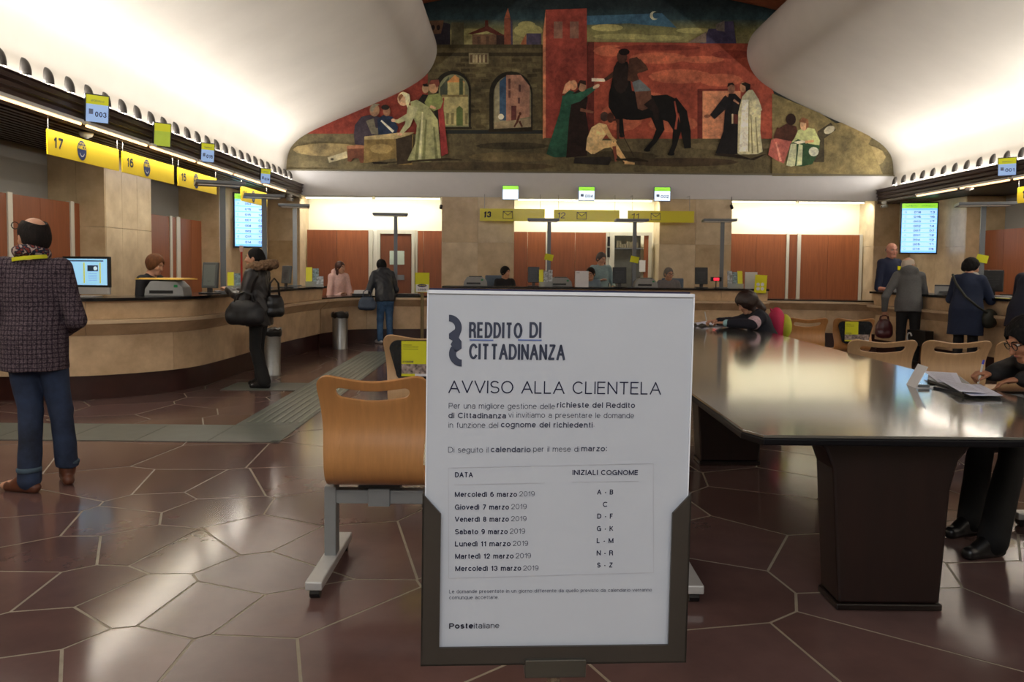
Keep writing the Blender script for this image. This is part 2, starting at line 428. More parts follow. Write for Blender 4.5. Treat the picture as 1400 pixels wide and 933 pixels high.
def pier(x0, x1, y0, y1, side, nx, ny):
    """a stone pier as part of the wall behind it"""
    par = {'l': wl, 'r': wr, 'b': wb}[side]
    z1 = 2.92 if side != 'b' else 2.99
    b = MB(); b.box(x0 + .03, x1 - .03, y0 + .03, y1, 0, z1); b.build('pier_core', stone_b, par)
    slabs(par, x0, x1, y0, y1, 0, z1, nx, 3, [stone_b, stone] if side == 'b' else [stone_b], '-y')  # side piers: shade of the near face painted in with darker stone
    slabs(par, x1 - .03, 0, y0 + .03, y1, 0, z1, ny, 3, [stone], '+x')
    slabs(par, x0, 0, y0 + .03, y1, 0, z1, ny, 3, [stone], '-x')
for (y0, y1, ny) in ((-2.0, -.7, 3), (2.4, 3.7, 3), (6.4, 7.7, 3), (10.5, 11.85, 3), (14.6, 17.49, 5)):
    pier(-6.15, -5.4, y0, y1, 'l', 2, ny)
for (y0, y1, ny) in ((2.4, 3.7, 3), (6.4, 7.7, 3), (11.0, 12.3, 3), (15.35, 17.49, 4)):
    pier(mx(-5.4), mx(-6.15), y0, y1, 'r', 2, ny)
pier(-6.15, -4.70, YW, YR, 'b', 2, 1)
pier(-1.57, .03, YW, YR, 'b', 2, 1)
pier(3.24, 4.83, YW, YR, 'b', 2, 1)
pier(7.97, mx(-6.15), YW, YR, 'b', 2, 1)

# cornice: ribbed brown fascia and dark slatted soffit on both sides
def cornice(side):
    f = (lambda x: x) if side == 'l' else mx
    nm = 'trim_1' if side == 'l' else 'trim_2'
    prof = [(-4.60, 3.23)]
    z = 3.23
    for k in range(4):           # four concave ribs stepping down and out
        x = -4.60 - k * .012
        prof += [(x - .030, z - .018), (x - .032, z - .058), (x - .004, z - .075)]
        z -= .075
    prof += [(-4.66, 2.925), (-4.70, 2.925), (-4.70, 3.20), (-4.63, 3.235)]
    b = MB(); n = len(prof)
    vs = [(f(x), y, zz) for y in (-6.2, YW - .002) for (x, zz) in prof]
    fs = [(i, (i + 1) % n, n + (i + 1) % n, n + i) for i in range(n)] + [tuple(range(n)), tuple(range(2 * n - 1, n - 1, -1))]
    b.add(vs, fs)
    o = b.build(nm, brownfascia, kind='structure')
    b = MB(); b.box(min(f(-4.70), f(-6.15)), max(f(-4.70), f(-6.15)), -6.2, YW - .002, 2.95, 3.0); b.build('soffit_board', soffit_m, o)
    b = MB()
    for k in range(14):
        x = -4.78 - k * .098; b.box(min(f(x), f(x - .05)), max(f(x), f(x - .05)), -6.2, YW - .003, 2.925, 2.95)
    b.build('soffit_slats', soffit_m, o, kind='stuff')
    b = MB(); b.box(min(f(-4.70), f(-5.0)), max(f(-4.70), f(-5.0)), -6.2, YW - .002, 3.0, 3.2); b.build('cove_trough', whitewall, o)
    return o
cornice('l'); cornice('r')

# vault shells
PROF = [(-5.0, 3.18), (-4.99, 3.57), (-4.955, 3.93), (-4.81, 4.14), (-4.60, 4.31), (-4.15, 4.53), (-3.43, 4.84), (-2.69, 5.16),
        (-2.19, 5.42), (-1.90, 5.64), (-1.73, 5.92), (-1.67, 6.23), (-1.80, 6.62), (-2.25, 6.95), (-3.2, 7.3)]
def smooth_prof(P, it=2):
    for _ in range(it):
        Q = [P[0]]
        for a, b_ in zip(P, P[1:]):
            Q += [(a[0] * .75 + b_[0] * .25, a[1] * .75 + b_[1] * .25), (a[0] * .25 + b_[0] * .75, a[1] * .25 + b_[1] * .75)]
        P = Q + [P[-1]]
    return P
def shell(side):
    f = (lambda x: x) if side == 'l' else mx
    P = smooth_prof(PROF); ny = 12; n = len(P)
    vs = []; fs = []
    for j in range(ny + 1):
        y = -6.2 + (YW + 6.2) * j / ny
        vs += [(f(x), y, z) for x, z in P]
    vs += [(f(-6.4), -6.2, 7.3), (f(-6.4), YW, 7.3), (f(-6.4), -6.2, 3.18), (f(-6.4), YW, 3.18)]
    for j in range(ny):
        for i in range(n - 1):
            fs.append((j * n + i, j * n + i + 1, (j + 1) * n + i + 1, (j + 1) * n + i))
    k = (ny + 1) * n
    fs.append((n - 1, k, k + 1, k - 1)); fs.append((k, k + 2, k + 3, k + 1)); fs.append((k + 2, 0, ny * n, k + 3))
    b = MB(); b.add(vs, fs)
    o = b.build('ceiling' if side == 'l' else 'ceiling.001', plaster, smooth=True, kind='structure')
    m = o.modifiers.new('e', 'EDGE_SPLIT'); m.split_angle = R(40)
shell('l'); shell('r')

# timber vault over the gap between the shells
b = MB(); n = 16
arc = [(-4.2 + (11.77) * i / n, 0) for i in range(n + 1)]
arc = [(x, 6.62 + 1.05 * (1 - ((x - XC) / 5.9) ** 2)) for x, _ in arc]
vt = MB()
vs = [(x, y, z) for y in (-6.2, YW) for x, z in arc] + [(x, y, z + .1) for y in (-6.2, YW) for x, z in arc]
m_ = n + 1
fs = [(i, i + 1, m_ + i + 1, m_ + i) for i in range(n)] + [(2 * m_ + i, 3 * m_ + i, 3 * m_ + i + 1, 2 * m_ + i + 1) for i in range(n)]
vt.add(vs, fs); vault = vt.build('ceiling.002', woodceil, kind='structure')
for k in range(12):              # ribs across the vault
    y = -4 + k * 1.9 + .35
    b = MB(); vs = []
    for yy_ in (y, y + .12):
        for dz in (0, -.14): vs += [(x, yy_, z + dz) for x, z in arc]
    fs = []
    for i in range(n):
        fs += [(i, i + 1, m_ + i + 1, m_ + i), (2 * m_ + i, 3 * m_ + i, 3 * m_ + i + 1, 2 * m_ + i + 1), (m_ + i, m_ + i + 1, 3 * m_ + i + 1, 3 * m_ + i)]
    b.add(vs, fs); b.build('vault_rib', woodceil, vault)

# thin moulding under the mural, recess lids
b = MB(); b.box(-5.0, mx(-5.0), YW - .05, YW, 3.53, 3.565); b.build('trim_3', M('moulding', (104, 96, 72), .6), kind='structure')
b = MB(); b.box(-4.99, mx(-4.99), YW - .012, YW - .0005, 2.99, 3.53); b.build('trim_4', M('white_band', (206, 204, 204), .7, var=.02), kind='structure')
# ------------------------------------------------------------------ mural (a flat painting on the wall)
def paint_mat():
    m = bpy.data.materials.new('mural_paint'); m.use_nodes = True
    nt = m.node_tree; N = nt.nodes; L = nt.links; b = N['Principled BSDF']
    at = N.new('ShaderNodeAttribute'); at.attribute_name = 'Col'
    tc = N.new('ShaderNodeTexCoord')
    n = N.new('ShaderNodeTexNoise'); n.inputs['Scale'].default_value = 1.6; n.inputs['Detail'].default_value = 9
    n.inputs['Roughness'].default_value = .72
    L.new(tc.outputs['Object'], n.inputs['Vector'])
    cr = N.new('ShaderNodeValToRGB')
    cr.color_ramp.elements[0].position = .33; cr.color_ramp.elements[0].color = (.50, .50, .53, 1)
    cr.color_ramp.elements[1].position = .68; cr.color_ramp.elements[1].color = (1.5, 1.42, 1.25, 1)
    L.new(n.outputs[0], cr.inputs[0])
    n3 = N.new('ShaderNodeTexNoise'); n3.inputs['Scale'].default_value = 9; n3.inputs['Detail'].default_value = 6; n3.inputs['Roughness'].default_value = .8
    L.new(tc.outputs['Object'], n3.inputs['Vector'])
    c3 = N.new('ShaderNodeValToRGB'); c3.color_ramp.elements[0].position = .3; c3.color_ramp.elements[0].color = (.62, .60, .60, 1); c3.color_ramp.elements[1].position = .7; c3.color_ramp.elements[1].color = (1.35, 1.35, 1.3, 1)
    L.new(n3.outputs[0], c3.inputs[0])
    m3 = N.new('ShaderNodeMix'); m3.data_type = 'RGBA'; m3.blend_type = 'MULTIPLY'; m3.inputs[0].default_value = 1; L.new(cr.outputs[0], m3.inputs[6]); L.new(c3.outputs[0], m3.inputs[7]); cr = type('o', (), {'outputs': [m3.outputs[2]]})
    mix = N.new('ShaderNodeMix'); mix.data_type = 'RGBA'; mix.blend_type = 'MULTIPLY'; mix.inputs[0].default_value = 1
    L.new(at.outputs['Color'], mix.inputs[6]); L.new(cr.outputs[0], mix.inputs[7])
    L.new(mix.outputs[2], b.inputs['Base Color'])
    b.inputs['Roughness'].default_value = .75; b.inputs['Specular IOR Level'].default_value = .25
    return m
class Paint:
    def __init__(s): s.v = []; s.f = []; s.c = []; s.layer = 0
    def p(s, pts, col, tr=None):
        s.layer += 1
        n = len(s.v)
        for q in pts:
            x, y = tr(q) if tr else q
            P = WY(x, y, YW); s.v.append((P.x, YW - .004 - .00012 * s.layer, P.z))
            q_ = lin(col if not isinstance(col, list) else col[len(s.v) - 1 - n]); l_ = .3 * q_[0] + .6 * q_[1] + .1 * q_[2]; s.c.append(tuple(1.60 * (.80 * v_ + .20 * l_) for v_ in q_))
        s.f.append(tuple(range(n, n + len(pts))))
tA = lambda q: (380 + q[0] / 3.889, 20 + q[1] / 3.889)
tB = lambda q: (680 + q[0] / 3.889, q[1] / 3.889)
tC = lambda q: (940 + q[0] / 4.667, 60 + q[1] / 4.667)
tD = lambda q: (560 + q[0] / 7.0, q[1] / 7.0)
pt = Paint(); p = pt.p
def blob(cx, cy, rx, ry, col, tr=None, n=12, rot=0):
    p([(cx + rx * math.cos(a) * math.cos(rot) - ry * math.sin(a) * math.sin(rot), cy + rx * math.cos(a) * math.sin(rot) + ry * math.sin(a) * math.cos(rot))
       for a in [2 * PI * i / n for i in range(n)]], col, tr)
def limb(pts, ws, col, tr=None):     # a painted stroke with varying width
    l = []; r = []
    for i, q in enumerate(pts):
        a = pts[max(0, i - 1)]; b_ = pts[min(len(pts) - 1, i + 1)]
        dx, dy = b_[0] - a[0], b_[1] - a[1]; k = math.hypot(dx, dy) or 1; w_ = ws[i] / 2
        l.append((q[0] - dy / k * w_, q[1] + dx / k * w_)); r.append((q[0] + dy / k * w_, q[1] - dx / k * w_))
    p(l + r[::-1], col, tr)
GR = (88, 80, 54)
for (ya, yb, ca, cb) in ((-90, 8, (20, 26, 30), (28, 40, 44)), (8, 26, (28, 40, 44), (40, 66, 74)), (26, 42, (40, 66, 74), (112, 112, 62)), (42, 62, (112, 112, 62), (140, 134, 82))):
    p([(560, ya), (1060, ya), (1060, yb), (560, yb)], [ca, ca, cb, cb])
p([(800, 22), (905, 18), (925, 38), (860, 32), (800, 34)], (48, 92, 120))          # blue break in the sky
for q in ((640, 44, 30, 5), (722, 42, 20, 9), (720, 34, 12, 5), (830, 38, 22, 5), (850, 50, 40, 4), (905, 52, 30, 4), (950, 42, 26, 4)):
    blob(*q, (150, 148, 84))
p([(380, 170), (590, 95), (590, 260), (380, 260)], (122, 42, 28))                  # red wall, left
p([(380, 183), (470, 183), (800, 183), (1230, 183), (1230, 241), (380, 241)], GR)
# far roofs
p([(190, 200), (325, 195), (325, 430), (190, 430)], (100, 72, 50), tD)
p([(325, 215), (390, 230), (390, 430), (200, 430), (215, 330), (300, 320)], (40, 38, 48), tD)
for cx in (225, 275): blob(cx, 265, 18, 26, (34, 28, 28), tD)
p([(400, 215), (520, 215), (520, 430), (400, 430)], (86, 84, 58), tD)
p([(600, 330), (915, 330), (915, 430), (600, 430)], (104, 76, 52), tD)
p([(555, 325), (720, 255), (722, 195), (752, 195), (754, 250), (915, 345), (830, 335), (740, 300), (600, 330)], (86, 38, 28), tD)
p([(830, 335), (915, 345), (915, 430), (830, 430)], (52, 36, 34), tD)
for x in (650, 730): p([(x, 350), (x + 30, 350), (x + 30, 430), (x, 430)], (80, 58, 42), tD)
p([(905, 180), (965, 180), (975, 430), (905, 430)], (122, 62, 40), tD)
p([(905, 178), (942, 75), (965, 178)], (140, 72, 40), tD)
p([(965, 190), (985, 200), (988, 430), (970, 430)], (62, 58, 78), tD)
p([(1060, 425), (1115, 325), (1118, 430)], (150, 84, 44), tD)
p([(1118, 320), (1260, 320), (1260, 430), (1118, 430)], (70, 64, 88), tD)
# stone bridge wall with arches
p([(585, 61), (742, 61), (742, 178), (585, 178)], (84, 76, 48))
p([(585, 61), (742, 61), (742, 66), (585, 66)], (66, 60, 36))
p([(585, 72), (742, 72), (742, 77), (585, 77)], (52, 46, 30))
rr = random.Random(5)
for k in range(14):
    y = 80 + k * 7
    for q in range(11):
        x = 588 + q * 14 + (k % 2) * 7
        if x > 730: continue
        s_ = rr.uniform(-22, 16)
        p([(x, y), (x + rr.uniform(9, 13), y), (x + 13, y + 4), (x, y + 5)], (84 + s_, 76 + s_, 48 + s_ * .7))
p([(641, 73), (668, 73), (668, 88), (641, 88)], (126, 118, 84))
p([(643, 75), (666, 75), (666, 86), (643, 86)], (90, 72, 50))
for x in (646, 650, 655, 660): p([(x, 76), (x + 3, 75), (x + 3, 86), (x, 86)], (150, 140, 104))
def arch(x0, x1, ytop, ybot, col):
    cx = (x0 + x1) / 2; r_ = (x1 - x0) / 2
    pts = [(x0, ybot)] + [(cx - r_ * math.cos(a), ytop + r_ * 1.05 * (1 - math.sin(a))) for a in [PI * i / 14 for i in range(15)]] + [(x1, ybot)]
    p(pts, col)
arch(594, 644, 97, 174, (34, 32, 26)); arch(600, 641, 102, 174, (108, 112, 80))
p([(602, 120), (614, 105), (614, 132), (602, 132)], (60, 68, 56))
p([(612, 112), (636, 112), (636, 172), (612, 172)], (158, 150, 88)); p([(611, 113), (622, 103), (636, 113)], (190, 128, 52))
p([(604, 130), (640, 130), (640, 172), (604, 172)], (156, 148, 94)); p([(604, 130), (640, 130), (640, 133), (604, 133)], (116, 104, 60))
p([(624, 172), (624, 149), (628, 145), (633, 149), (633, 172)], (74, 92, 44))
for x in (610, 617, 636): p([(x, 155), (x + 4, 155), (x + 3, 170), (x, 170)], (110, 104, 64))
p([(628, 108), (633, 108), (633, 130), (628, 130)], (64, 76, 50))
arch(669, 728, 98, 179, (34, 32, 26)); arch(675, 726, 103, 177, (116, 112, 84))
p([(677, 120), (690, 106), (692, 106), (692, 166), (677, 170)], (132, 128, 102))
p([(683, 112), (692, 104), (692, 165), (683, 165)], (46, 76, 108))
p([(692, 103), (712, 103), (724, 118), (724, 160), (692, 166)], (158, 112, 90))
for (x, y, hh) in ((695, 108, 14), (709, 116, 10), (695, 124, 10), (708, 134, 8)): p([(x, y), (x + 3, y), (x + 3, y + hh), (x, y + hh)], (96, 60, 56))
p([(699, 145), (706, 145), (706, 165), (699, 165)], (92, 46, 44))
p([(676, 168), (726, 162), (726, 176), (676, 176)], (138, 124, 94))
limb([(710, 158), (707, 167), (703, 174)], [3, 3, 2], (78, 38, 26)); limb([(710, 166), (714, 174)], [3, 2], (78, 38, 26)); blob(711, 156, 2, 2.4, (78, 38, 26))
blob(685, 160, 4, 4, (196, 196, 180))
p([(600, 174), (645, 174), (645, 177), (600, 177)], (40, 34, 24)); p([(668, 177), (728, 174), (728, 180), (668, 181)], (40, 34, 24))
# red tower and red wall
p([(742, 190), (742, 50), (746, 14), (748, 14), (748, 188)], (186, 112, 70))
p([(746, 14), (802, 12), (803, 190), (746, 189)], (134, 50, 38))
p([(803, 58), (1035, 60), (1058, 130), (1058, 190), (803, 190)], (148, 60, 38))
p([(803, 58), (812, 58), (812, 190), (803, 190)], (92, 34, 28))
for x in (757, 779): p([(x, 30), (x + 12, 30), (x + 12, 53), (x, 53)], (120, 84, 70))
for q in ((900, 80, 40, 8), (930, 105, 44, 10), (985, 110, 30, 9), (850, 160, 30, 20), (960, 82, 30, 5), (885, 140, 30, 14), (920, 170, 34, 12), (835, 70, 24, 8)):
    blob(*q, (172, 84, 52))
for q in ((1000, 75, 28, 6), (900, 66, 60, 4), (775, 120, 18, 30)): blob(*q, (122, 44, 32))
p([(953, 122), (1000, 122), (1000, 124), (960, 125), (960, 190), (953, 190)], (98, 36, 28))
p([(960, 125), (1012, 125), (1012, 190), (960, 190)], (192, 122, 82))
p([(957, 58), (966, 46), (968, 40), (978, 40), (985, 30), (1002, 30), (1006, 60), (957, 60)], (64, 60, 92))
p([(978, 34), (990, 29), (990, 44), (979, 42)], (112, 104, 96)); p([(940, 59), (965, 44), (965, 59)], (120, 104, 92))
p([(894 + 6 * math.cos(a), 22 + 6 * math.sin(a)) for a in [R(60 + 24 * i) for i in range(11)]] + [(896.5 + 4.6 * math.cos(a), 21.5 + 4.8 * math.sin(a)) for a in [R(300 - 24 * i) for i in range(11)]], (170, 176, 150))
# ground patches
for q in ((700, 215, 60, 7, (100, 88, 56)), (930, 222, 80, 6, (66, 54, 38)), (640, 228, 120, 6, (74, 64, 44)), (1000, 200, 60, 6, (98, 88, 60)), (840, 214, 60, 7, (62, 54, 36)), (450, 205, 50, 9, (126, 110, 68)), (1150, 190, 40, 22, (118, 104, 64)), (1180, 215, 30, 16, (128, 114, 72)), (1120, 220, 30, 12, (78, 66, 42)), (700, 200, 50, 5, (60, 54, 38))):
    blob(*q)
p([(1055, 128), (1120, 155), (1190, 200), (1207, 241), (1055, 241)], (112, 100, 60))
p([(1117, 180), (1135, 168), (1142, 178), (1126, 190), (1126, 222), (1112, 222)], (60, 54, 38))
blob(1133, 178, 8, 5, (170, 166, 142), rot=-.5)
# left group: clerks at the chest, women
limb([(270, 775), (370, 745)], [30, 34], (168, 158, 120), tA); blob(290, 770, 10, 5, (40, 34, 24), tA)
p([(370, 710), (470, 700), (470, 720), (455, 790), (440, 790), (430, 765), (400, 765), (390, 785), (372, 780)], (92, 50, 32), tA)
p([(368, 700), (465, 690), (470, 712), (368, 716)], (132, 84, 56), tA)
p([(405, 640), (410, 590), (445, 545), (490, 535), (540, 545), (560, 600), (520, 640), (470, 660), (470, 700), (410, 690)], (54, 46, 58), tA)
limb([(490, 560), (510, 620), (600, 630)], [44, 40, 24], (96, 92, 78), tA)
blob(515, 510, 27, 34, (140, 104, 76), tA); p([(495, 490), (515, 475), (545, 478), (520, 492), (505, 520), (492, 512)], (120, 116, 96), tA)
p([(535, 640), (530, 560), (560, 535), (610, 545), (640, 600), (630, 640)], (28, 42, 68), tA); blob(580, 515, 20, 27, (132, 92, 66), tA)
blob(572, 495, 22, 14, (34, 26, 24), tA); limb([(550, 565), (615, 625)], [8, 14], (190, 190, 176), tA)
p([(460, 660), (700, 640), (720, 640), (715, 800), (640, 800), (625, 765), (480, 790), (458, 790)], (116, 96, 46), tA)
p([(460, 650), (640, 630), (730, 628), (640, 662), (462, 666)], (158, 140, 92), tA)
p([(628, 662), (715, 640), (712, 790), (634, 800)], (52, 42, 30), tA); blob(550, 715, 60, 26, (140, 118, 62), tA)
p([(500, 785), (600, 785), (580, 795), (510, 795)], (28, 22, 18), tA)
p([(850, 480), (885, 440), (880, 500), (905, 740), (870, 755)], (136, 40, 40), tA)
p([(740, 470), (770, 425), (800, 430), (830, 480), (800, 520), (760, 500)], (26, 24, 22), tA); blob(785, 395, 18, 26, (150, 118, 84), tA)
p([(770, 372), (795, 368), (800, 385), (775, 385)], (30, 24, 22), tA)
p([(780, 470), (800, 430), (860, 420), (880, 460), (865, 500), (830, 515), (795, 490)], (116, 128, 66), tA)
blob(828, 388, 26, 33, (168, 126, 88), tA); p([(800, 375), (815, 350), (855, 348), (860, 375), (845, 392), (835, 370)], (112, 54, 42), tA)
limb([(810, 490), (840, 500)], [16, 12], (178, 140, 106), tA)
p([(705, 465), (740, 455), (800, 490), (850, 560), (868, 770), (800, 785), (700, 783), (690, 775), (730, 690), (740, 590), (715, 540)], (144, 148, 98), tA)
for (a, b_) in (((760, 560), (735, 775)), ((790, 560), (775, 778)), ((830, 600), (845, 770))): limb([a, b_], [8, 16], (106, 112, 68), tA)
limb([(770, 520), (755, 770)], [8, 14], (186, 188, 142), tA)
limb([(720, 490), (690, 590), (650, 640)], [56, 30, 16], (160, 162, 118), tA); limb([(700, 540), (640, 570), (615, 565)], [34, 22, 12], (160, 160, 116), tA)
blob(615, 564, 12, 9, (190, 150, 116), tA); blob(650, 638, 14, 9, (190, 150, 116), tA)
blob(668, 450, 32, 38, (186, 146, 108), tA); p([(640, 430), (665, 412), (700, 425), (705, 460), (690, 500), (680, 470), (678, 440), (655, 425)], (194, 190, 148), tA)
p([(640, 440), (658, 422), (668, 432), (648, 462)], (128, 80, 40), tA)
limb([(560, 790), (900, 770), (980, 775)], [4, 14, 3], (52, 44, 30), tA)
# centre group: green and brown women, seated nude, horse and rider
p([(260, 820), (330, 600), (345, 520), (380, 480), (430, 500), (400, 600), (370, 835), (300, 838)], (24, 74, 58), tB)
p([(400, 500), (440, 470), (480, 520), (470, 600), (485, 700), (475, 830), (365, 840), (380, 640)], (36, 24, 22), tB)
limb([(350, 540), (430, 520), (515, 470)], [60, 46, 20], (28, 84, 66), tB); blob(525, 462, 20, 10, (200, 170, 140), tB, rot=-.5)
p([(345, 500), (360, 450), (385, 430), (400, 445), (385, 480), (360, 500)], (196, 140, 100), tB); blob(404, 455, 20, 27, (176, 124, 88), tB)
blob(450, 462, 22, 28, (150, 108, 80), tB); p([(425, 450), (440, 428), (470, 432), (470, 455), (440, 445), (430, 480)], (44, 28, 26), tB)
limb([(440, 585), (510, 600)], [18, 12], (120, 74, 54), tB)
p([(500, 418), (575, 420), (570, 437), (500, 435)], (218, 206, 184), tB)
limb([(700, 350), (620, 395), (570, 428)], [50, 26, 16], (62, 40, 30), tB)
# horse
HC = (18, 17, 18)
p([(600, 470), (620, 370), (640, 330), (690, 330), (705, 420), (725, 560), (730, 620), (690, 640), (620, 620), (590, 570), (592, 500)], HC, tB)
blob(655, 410, 44, 90, (36, 28, 26), tB)
p([(690, 480), (830, 510), (900, 505), (950, 530), (960, 600), (930, 660), (880, 640), (820, 625), (760, 640), (700, 640), (660, 610)], HC, tB)
limb([(840, 600), (865, 690), (835, 750), (790, 800)], [64, 44, 26, 22], HC, tB); limb([(925, 620), (955, 690), (940, 770), (920, 820)], [66, 46, 26, 26], HC, tB)
blob(795, 800, 18, 9, HC, tB); blob(922, 820, 18, 9, HC, tB)
limb([(640, 600), (655, 680), (662, 720)], [46, 30, 22], HC, tB); blob(662, 724, 14, 10, HC, tB)
limb([(935, 530), (985, 600), (1000, 700), (1010, 790)], [34, 44, 52, 36], HC, tB); limb([(940, 540), (955, 620), (945, 690)], [8, 10, 12], (150, 64, 44), tB)
# rider
p([(690, 430), (700, 315), (740, 305), (790, 350), (800, 375), (760, 390), (755, 370), (742, 400), (760, 450)], (74, 46, 34), tB)
limb([(750, 325), (788, 365), (745, 385)], [26, 22, 16], (82, 52, 38), tB)
blob(662, 305, 28, 36, (74, 46, 36), tB); blob(672, 279, 30, 18, (24, 18, 18), tB)
p([(715, 440), (755, 425), (815, 480), (800, 490), (730, 495)], (90, 100, 108), tB)
p([(730, 490), (815, 485), (820, 570), (770, 590), (745, 580)], (92, 58, 44), tB); limb([(800, 540), (840, 590), (845, 640)], [60, 34, 22], (34, 24, 22), tB)
# seated nude
p([(405, 870), (590, 880), (605, 850), (600, 835), (410, 840)], (40, 36, 34), tB)
p([(470, 800), (475, 740), (500, 680), (540, 655), (580, 665), (590, 700), (560, 740), (540, 770), (540, 800), (500, 822)], (208, 178, 116), tB)
limb([(570, 680), (600, 730), (630, 755)], [28, 20, 14], (188, 152, 92), tB); limb([(500, 800), (560, 770), (615, 765)], [50, 44, 34], (206, 172, 108), tB)
limb([(610, 765), (650, 820), (685, 865)], [40, 28, 16], (196, 156, 94), tB); limb([(675, 866), (728, 872)], [18, 10], (196, 156, 94), tB)
limb([(620, 780), (630, 860)], [20, 12], (120, 60, 40), tB)
blob(568, 622, 22, 26, (62, 44, 40), tB); blob(600, 628, 18, 28, (70, 38, 28), tB); limb([(600, 640), (640, 640), (640, 740)], [16, 16, 12], (74, 40, 30), tB)
limb([(660, 710), (725, 835)], [4, 3], (46, 34, 26), tB); limb([(630, 850), (740, 850), (800, 860)], [8, 18, 8], (38, 32, 22), tB)
# right group
p([(175, 700), (225, 560), (235, 430), (260, 320), (300, 320), (340, 360), (330, 460), (325, 700), (280, 712), (200, 712)], (24, 22, 26), tC)
limb([(260, 350), (210, 410), (155, 470)], [60, 56, 40], (28, 26, 30), tC); blob(122, 464, 20, 11, (120, 72, 52), tC)
blob(276, 288, 24, 32, (146, 96, 70), tC); p([(250, 280), (255, 255), (285, 250), (298, 270), (275, 262)], (30, 22, 20), tC)
limb([(290, 360), (325, 385)], [14, 10], (160, 112, 84), tC); p([(280, 450), (328, 455), (325, 515), (278, 510)], (88, 40, 34), tC); p([(278, 450), (288, 450), (288, 512), (278, 512)], (186, 172, 136), tC)
p([(315, 700), (320, 440), (345, 340), (380, 300), (410, 295), (440, 340), (465, 400), (460, 560), (475, 690), (440, 706), (330, 708)], (184, 182, 142), tC)
p([(345, 360), (385, 360), (382, 690), (325, 690)], (206, 208, 198), tC)
for (a, b_) in (((400, 450), (410, 700)), ((430, 470), (445, 700)), ((388, 370), (386, 690))): limb([a, b_], [5, 9], (126, 122, 78), tC)
limb([(425, 360), (450, 420), (400, 455)], [50, 44, 24], (196, 194, 156), tC)
blob(350, 280, 20, 33, (168, 116, 82), tC); p([(335, 258), (365, 248), (398, 262), (395, 290), (370, 310), (365, 275)], (34, 24, 20), tC)
p([(165, 712), (200, 700), (330, 712), (400, 735), (470, 710), (500, 705), (420, 745), (280, 725)], (40, 32, 24), tC)
p([(560, 610), (580, 540), (630, 510), (690, 530), (700, 580), (670, 625), (580, 625)], (66, 36, 26), tC)
limb([(580, 540), (555, 600), (590, 625)], [28, 26, 18], (72, 40, 28), tC)
blob(655, 485, 32, 38, (40, 24, 20), tC)
p([(510, 710), (530, 615), (560, 605), (660, 625), (640, 680), (610, 765), (560, 745)], (170, 84, 74), tC)
limb([(560, 630), (590, 750)], [10, 16], (206, 130, 112), tC)
p([(680, 600), (700, 555), (750, 535), (805, 545), (840, 620), (835, 650), (700, 640), (660, 630)], (166, 176, 112), tC)
p([(625, 775), (650, 640), (700, 610), (770, 640), (840, 650), (830, 700), (790, 770), (720, 785)], (38, 74, 44), tC)
p([(625, 778), (655, 640), (690, 640), (690, 700), (680, 780), (655, 785)], (184, 192, 150), tC); p([(705, 640), (730, 650), (725, 775), (690, 780)], (176, 186, 142), tC)
p([(670, 628), (730, 618), (755, 630), (700, 642)], (206, 204, 180), tC); blob(800, 690, 32, 30, (180, 186, 166), tC); limb([(745, 630), (800, 622)], [18, 14], (190, 140, 90), tC)
blob(738, 522, 26, 34, (196, 152, 108), tC); p([(705, 500), (730, 472), (765, 485), (768, 530), (750, 550), (752, 510)], (128, 80, 48), tC)
me = bpy.data.meshes.new('mural'); me.from_pydata(pt.v, [], pt.f)
ca = me.color_attributes.new('Col', 'FLOAT_COLOR', 'POINT')
ca.data.foreach_set('color', [k for c in pt.c for k in (*c, 1.0)])
me.materials.append(paint_mat())
mural = link('mural', me)
bb = MB(); bb.box(-5.05, mx(-5.05), YW - .004, YW, 3.56, 7.8); bb.build('mural_ground', M('mural_ground', (40, 44, 40), .8, var=.2), mural)
tag(mural, 'wide painted mural with horse, red walls and robed figures above the white band', 'mural')

# ------------------------------------------------------------------ cove lamps
def lamp_proto():
    t = thing('cove_lamp', 'x', 'lamp')
    b = MB()                                 # scoop reflector: bent shell open below and behind
    for i in range(9):
        pass
    n, m_ = 8, 7; vs = []; fs = []
    for i in range(n + 1):
        a = R(-80 + 160 * i / n)
        for j in range(m_ + 1):
            q = R(8 + 92 * j / m_)
            vs.append((.085 * math.sin(q) * math.cos(a) + .02, .072 * math.sin(a) * math.sin(q), .11 + .15 * math.cos(q)))
    for i in range(n):
        for j in range(m_): k = i * (m_ + 1) + j; fs.append((k, k + 1, k + m_ + 2, k + m_ + 1))
    b.add(vs, fs); o = b.build('reflector', M('lamp_reflector', (74, 70, 66), .5, metal=.2, var=.05), t, smooth=True)
    s = o.modifiers.new('s', 'SOLIDIFY'); s.thickness = .004
    b = MB(); b.tube([(.0, 0, 0), (.0, 0, .06), (.03, 0, .10)], .008, 6); b.build('lamp_arm', greypost, t)
    b = MB(); b.ball((.035, 0, .10), (.022, .022, .028), n=6, m=4); b.build('bulb', bulb_m, t, smooth=True)
    return t
ORD = ['first', 'second', 'third', 'fourth', 'fifth', 'sixth', 'seventh', 'eighth', 'ninth', 'tenth', 'eleventh', 'twelfth', 'thirteenth', 'fourteenth', 'fifteenth', 'sixteenth', 'seventeenth', 'eighteenth', 'nineteenth', 'twentieth',
       'twenty-first', 'twenty-second', 'twenty-third', 'twenty-fourth', 'twenty-fifth', 'twenty-sixth', 'twenty-seventh', 'twenty-eighth']
lp = lamp_proto()
PXL = [y for y in np.arange(7.02, 17.2, .381)]
first = True
nl = len(PXL)
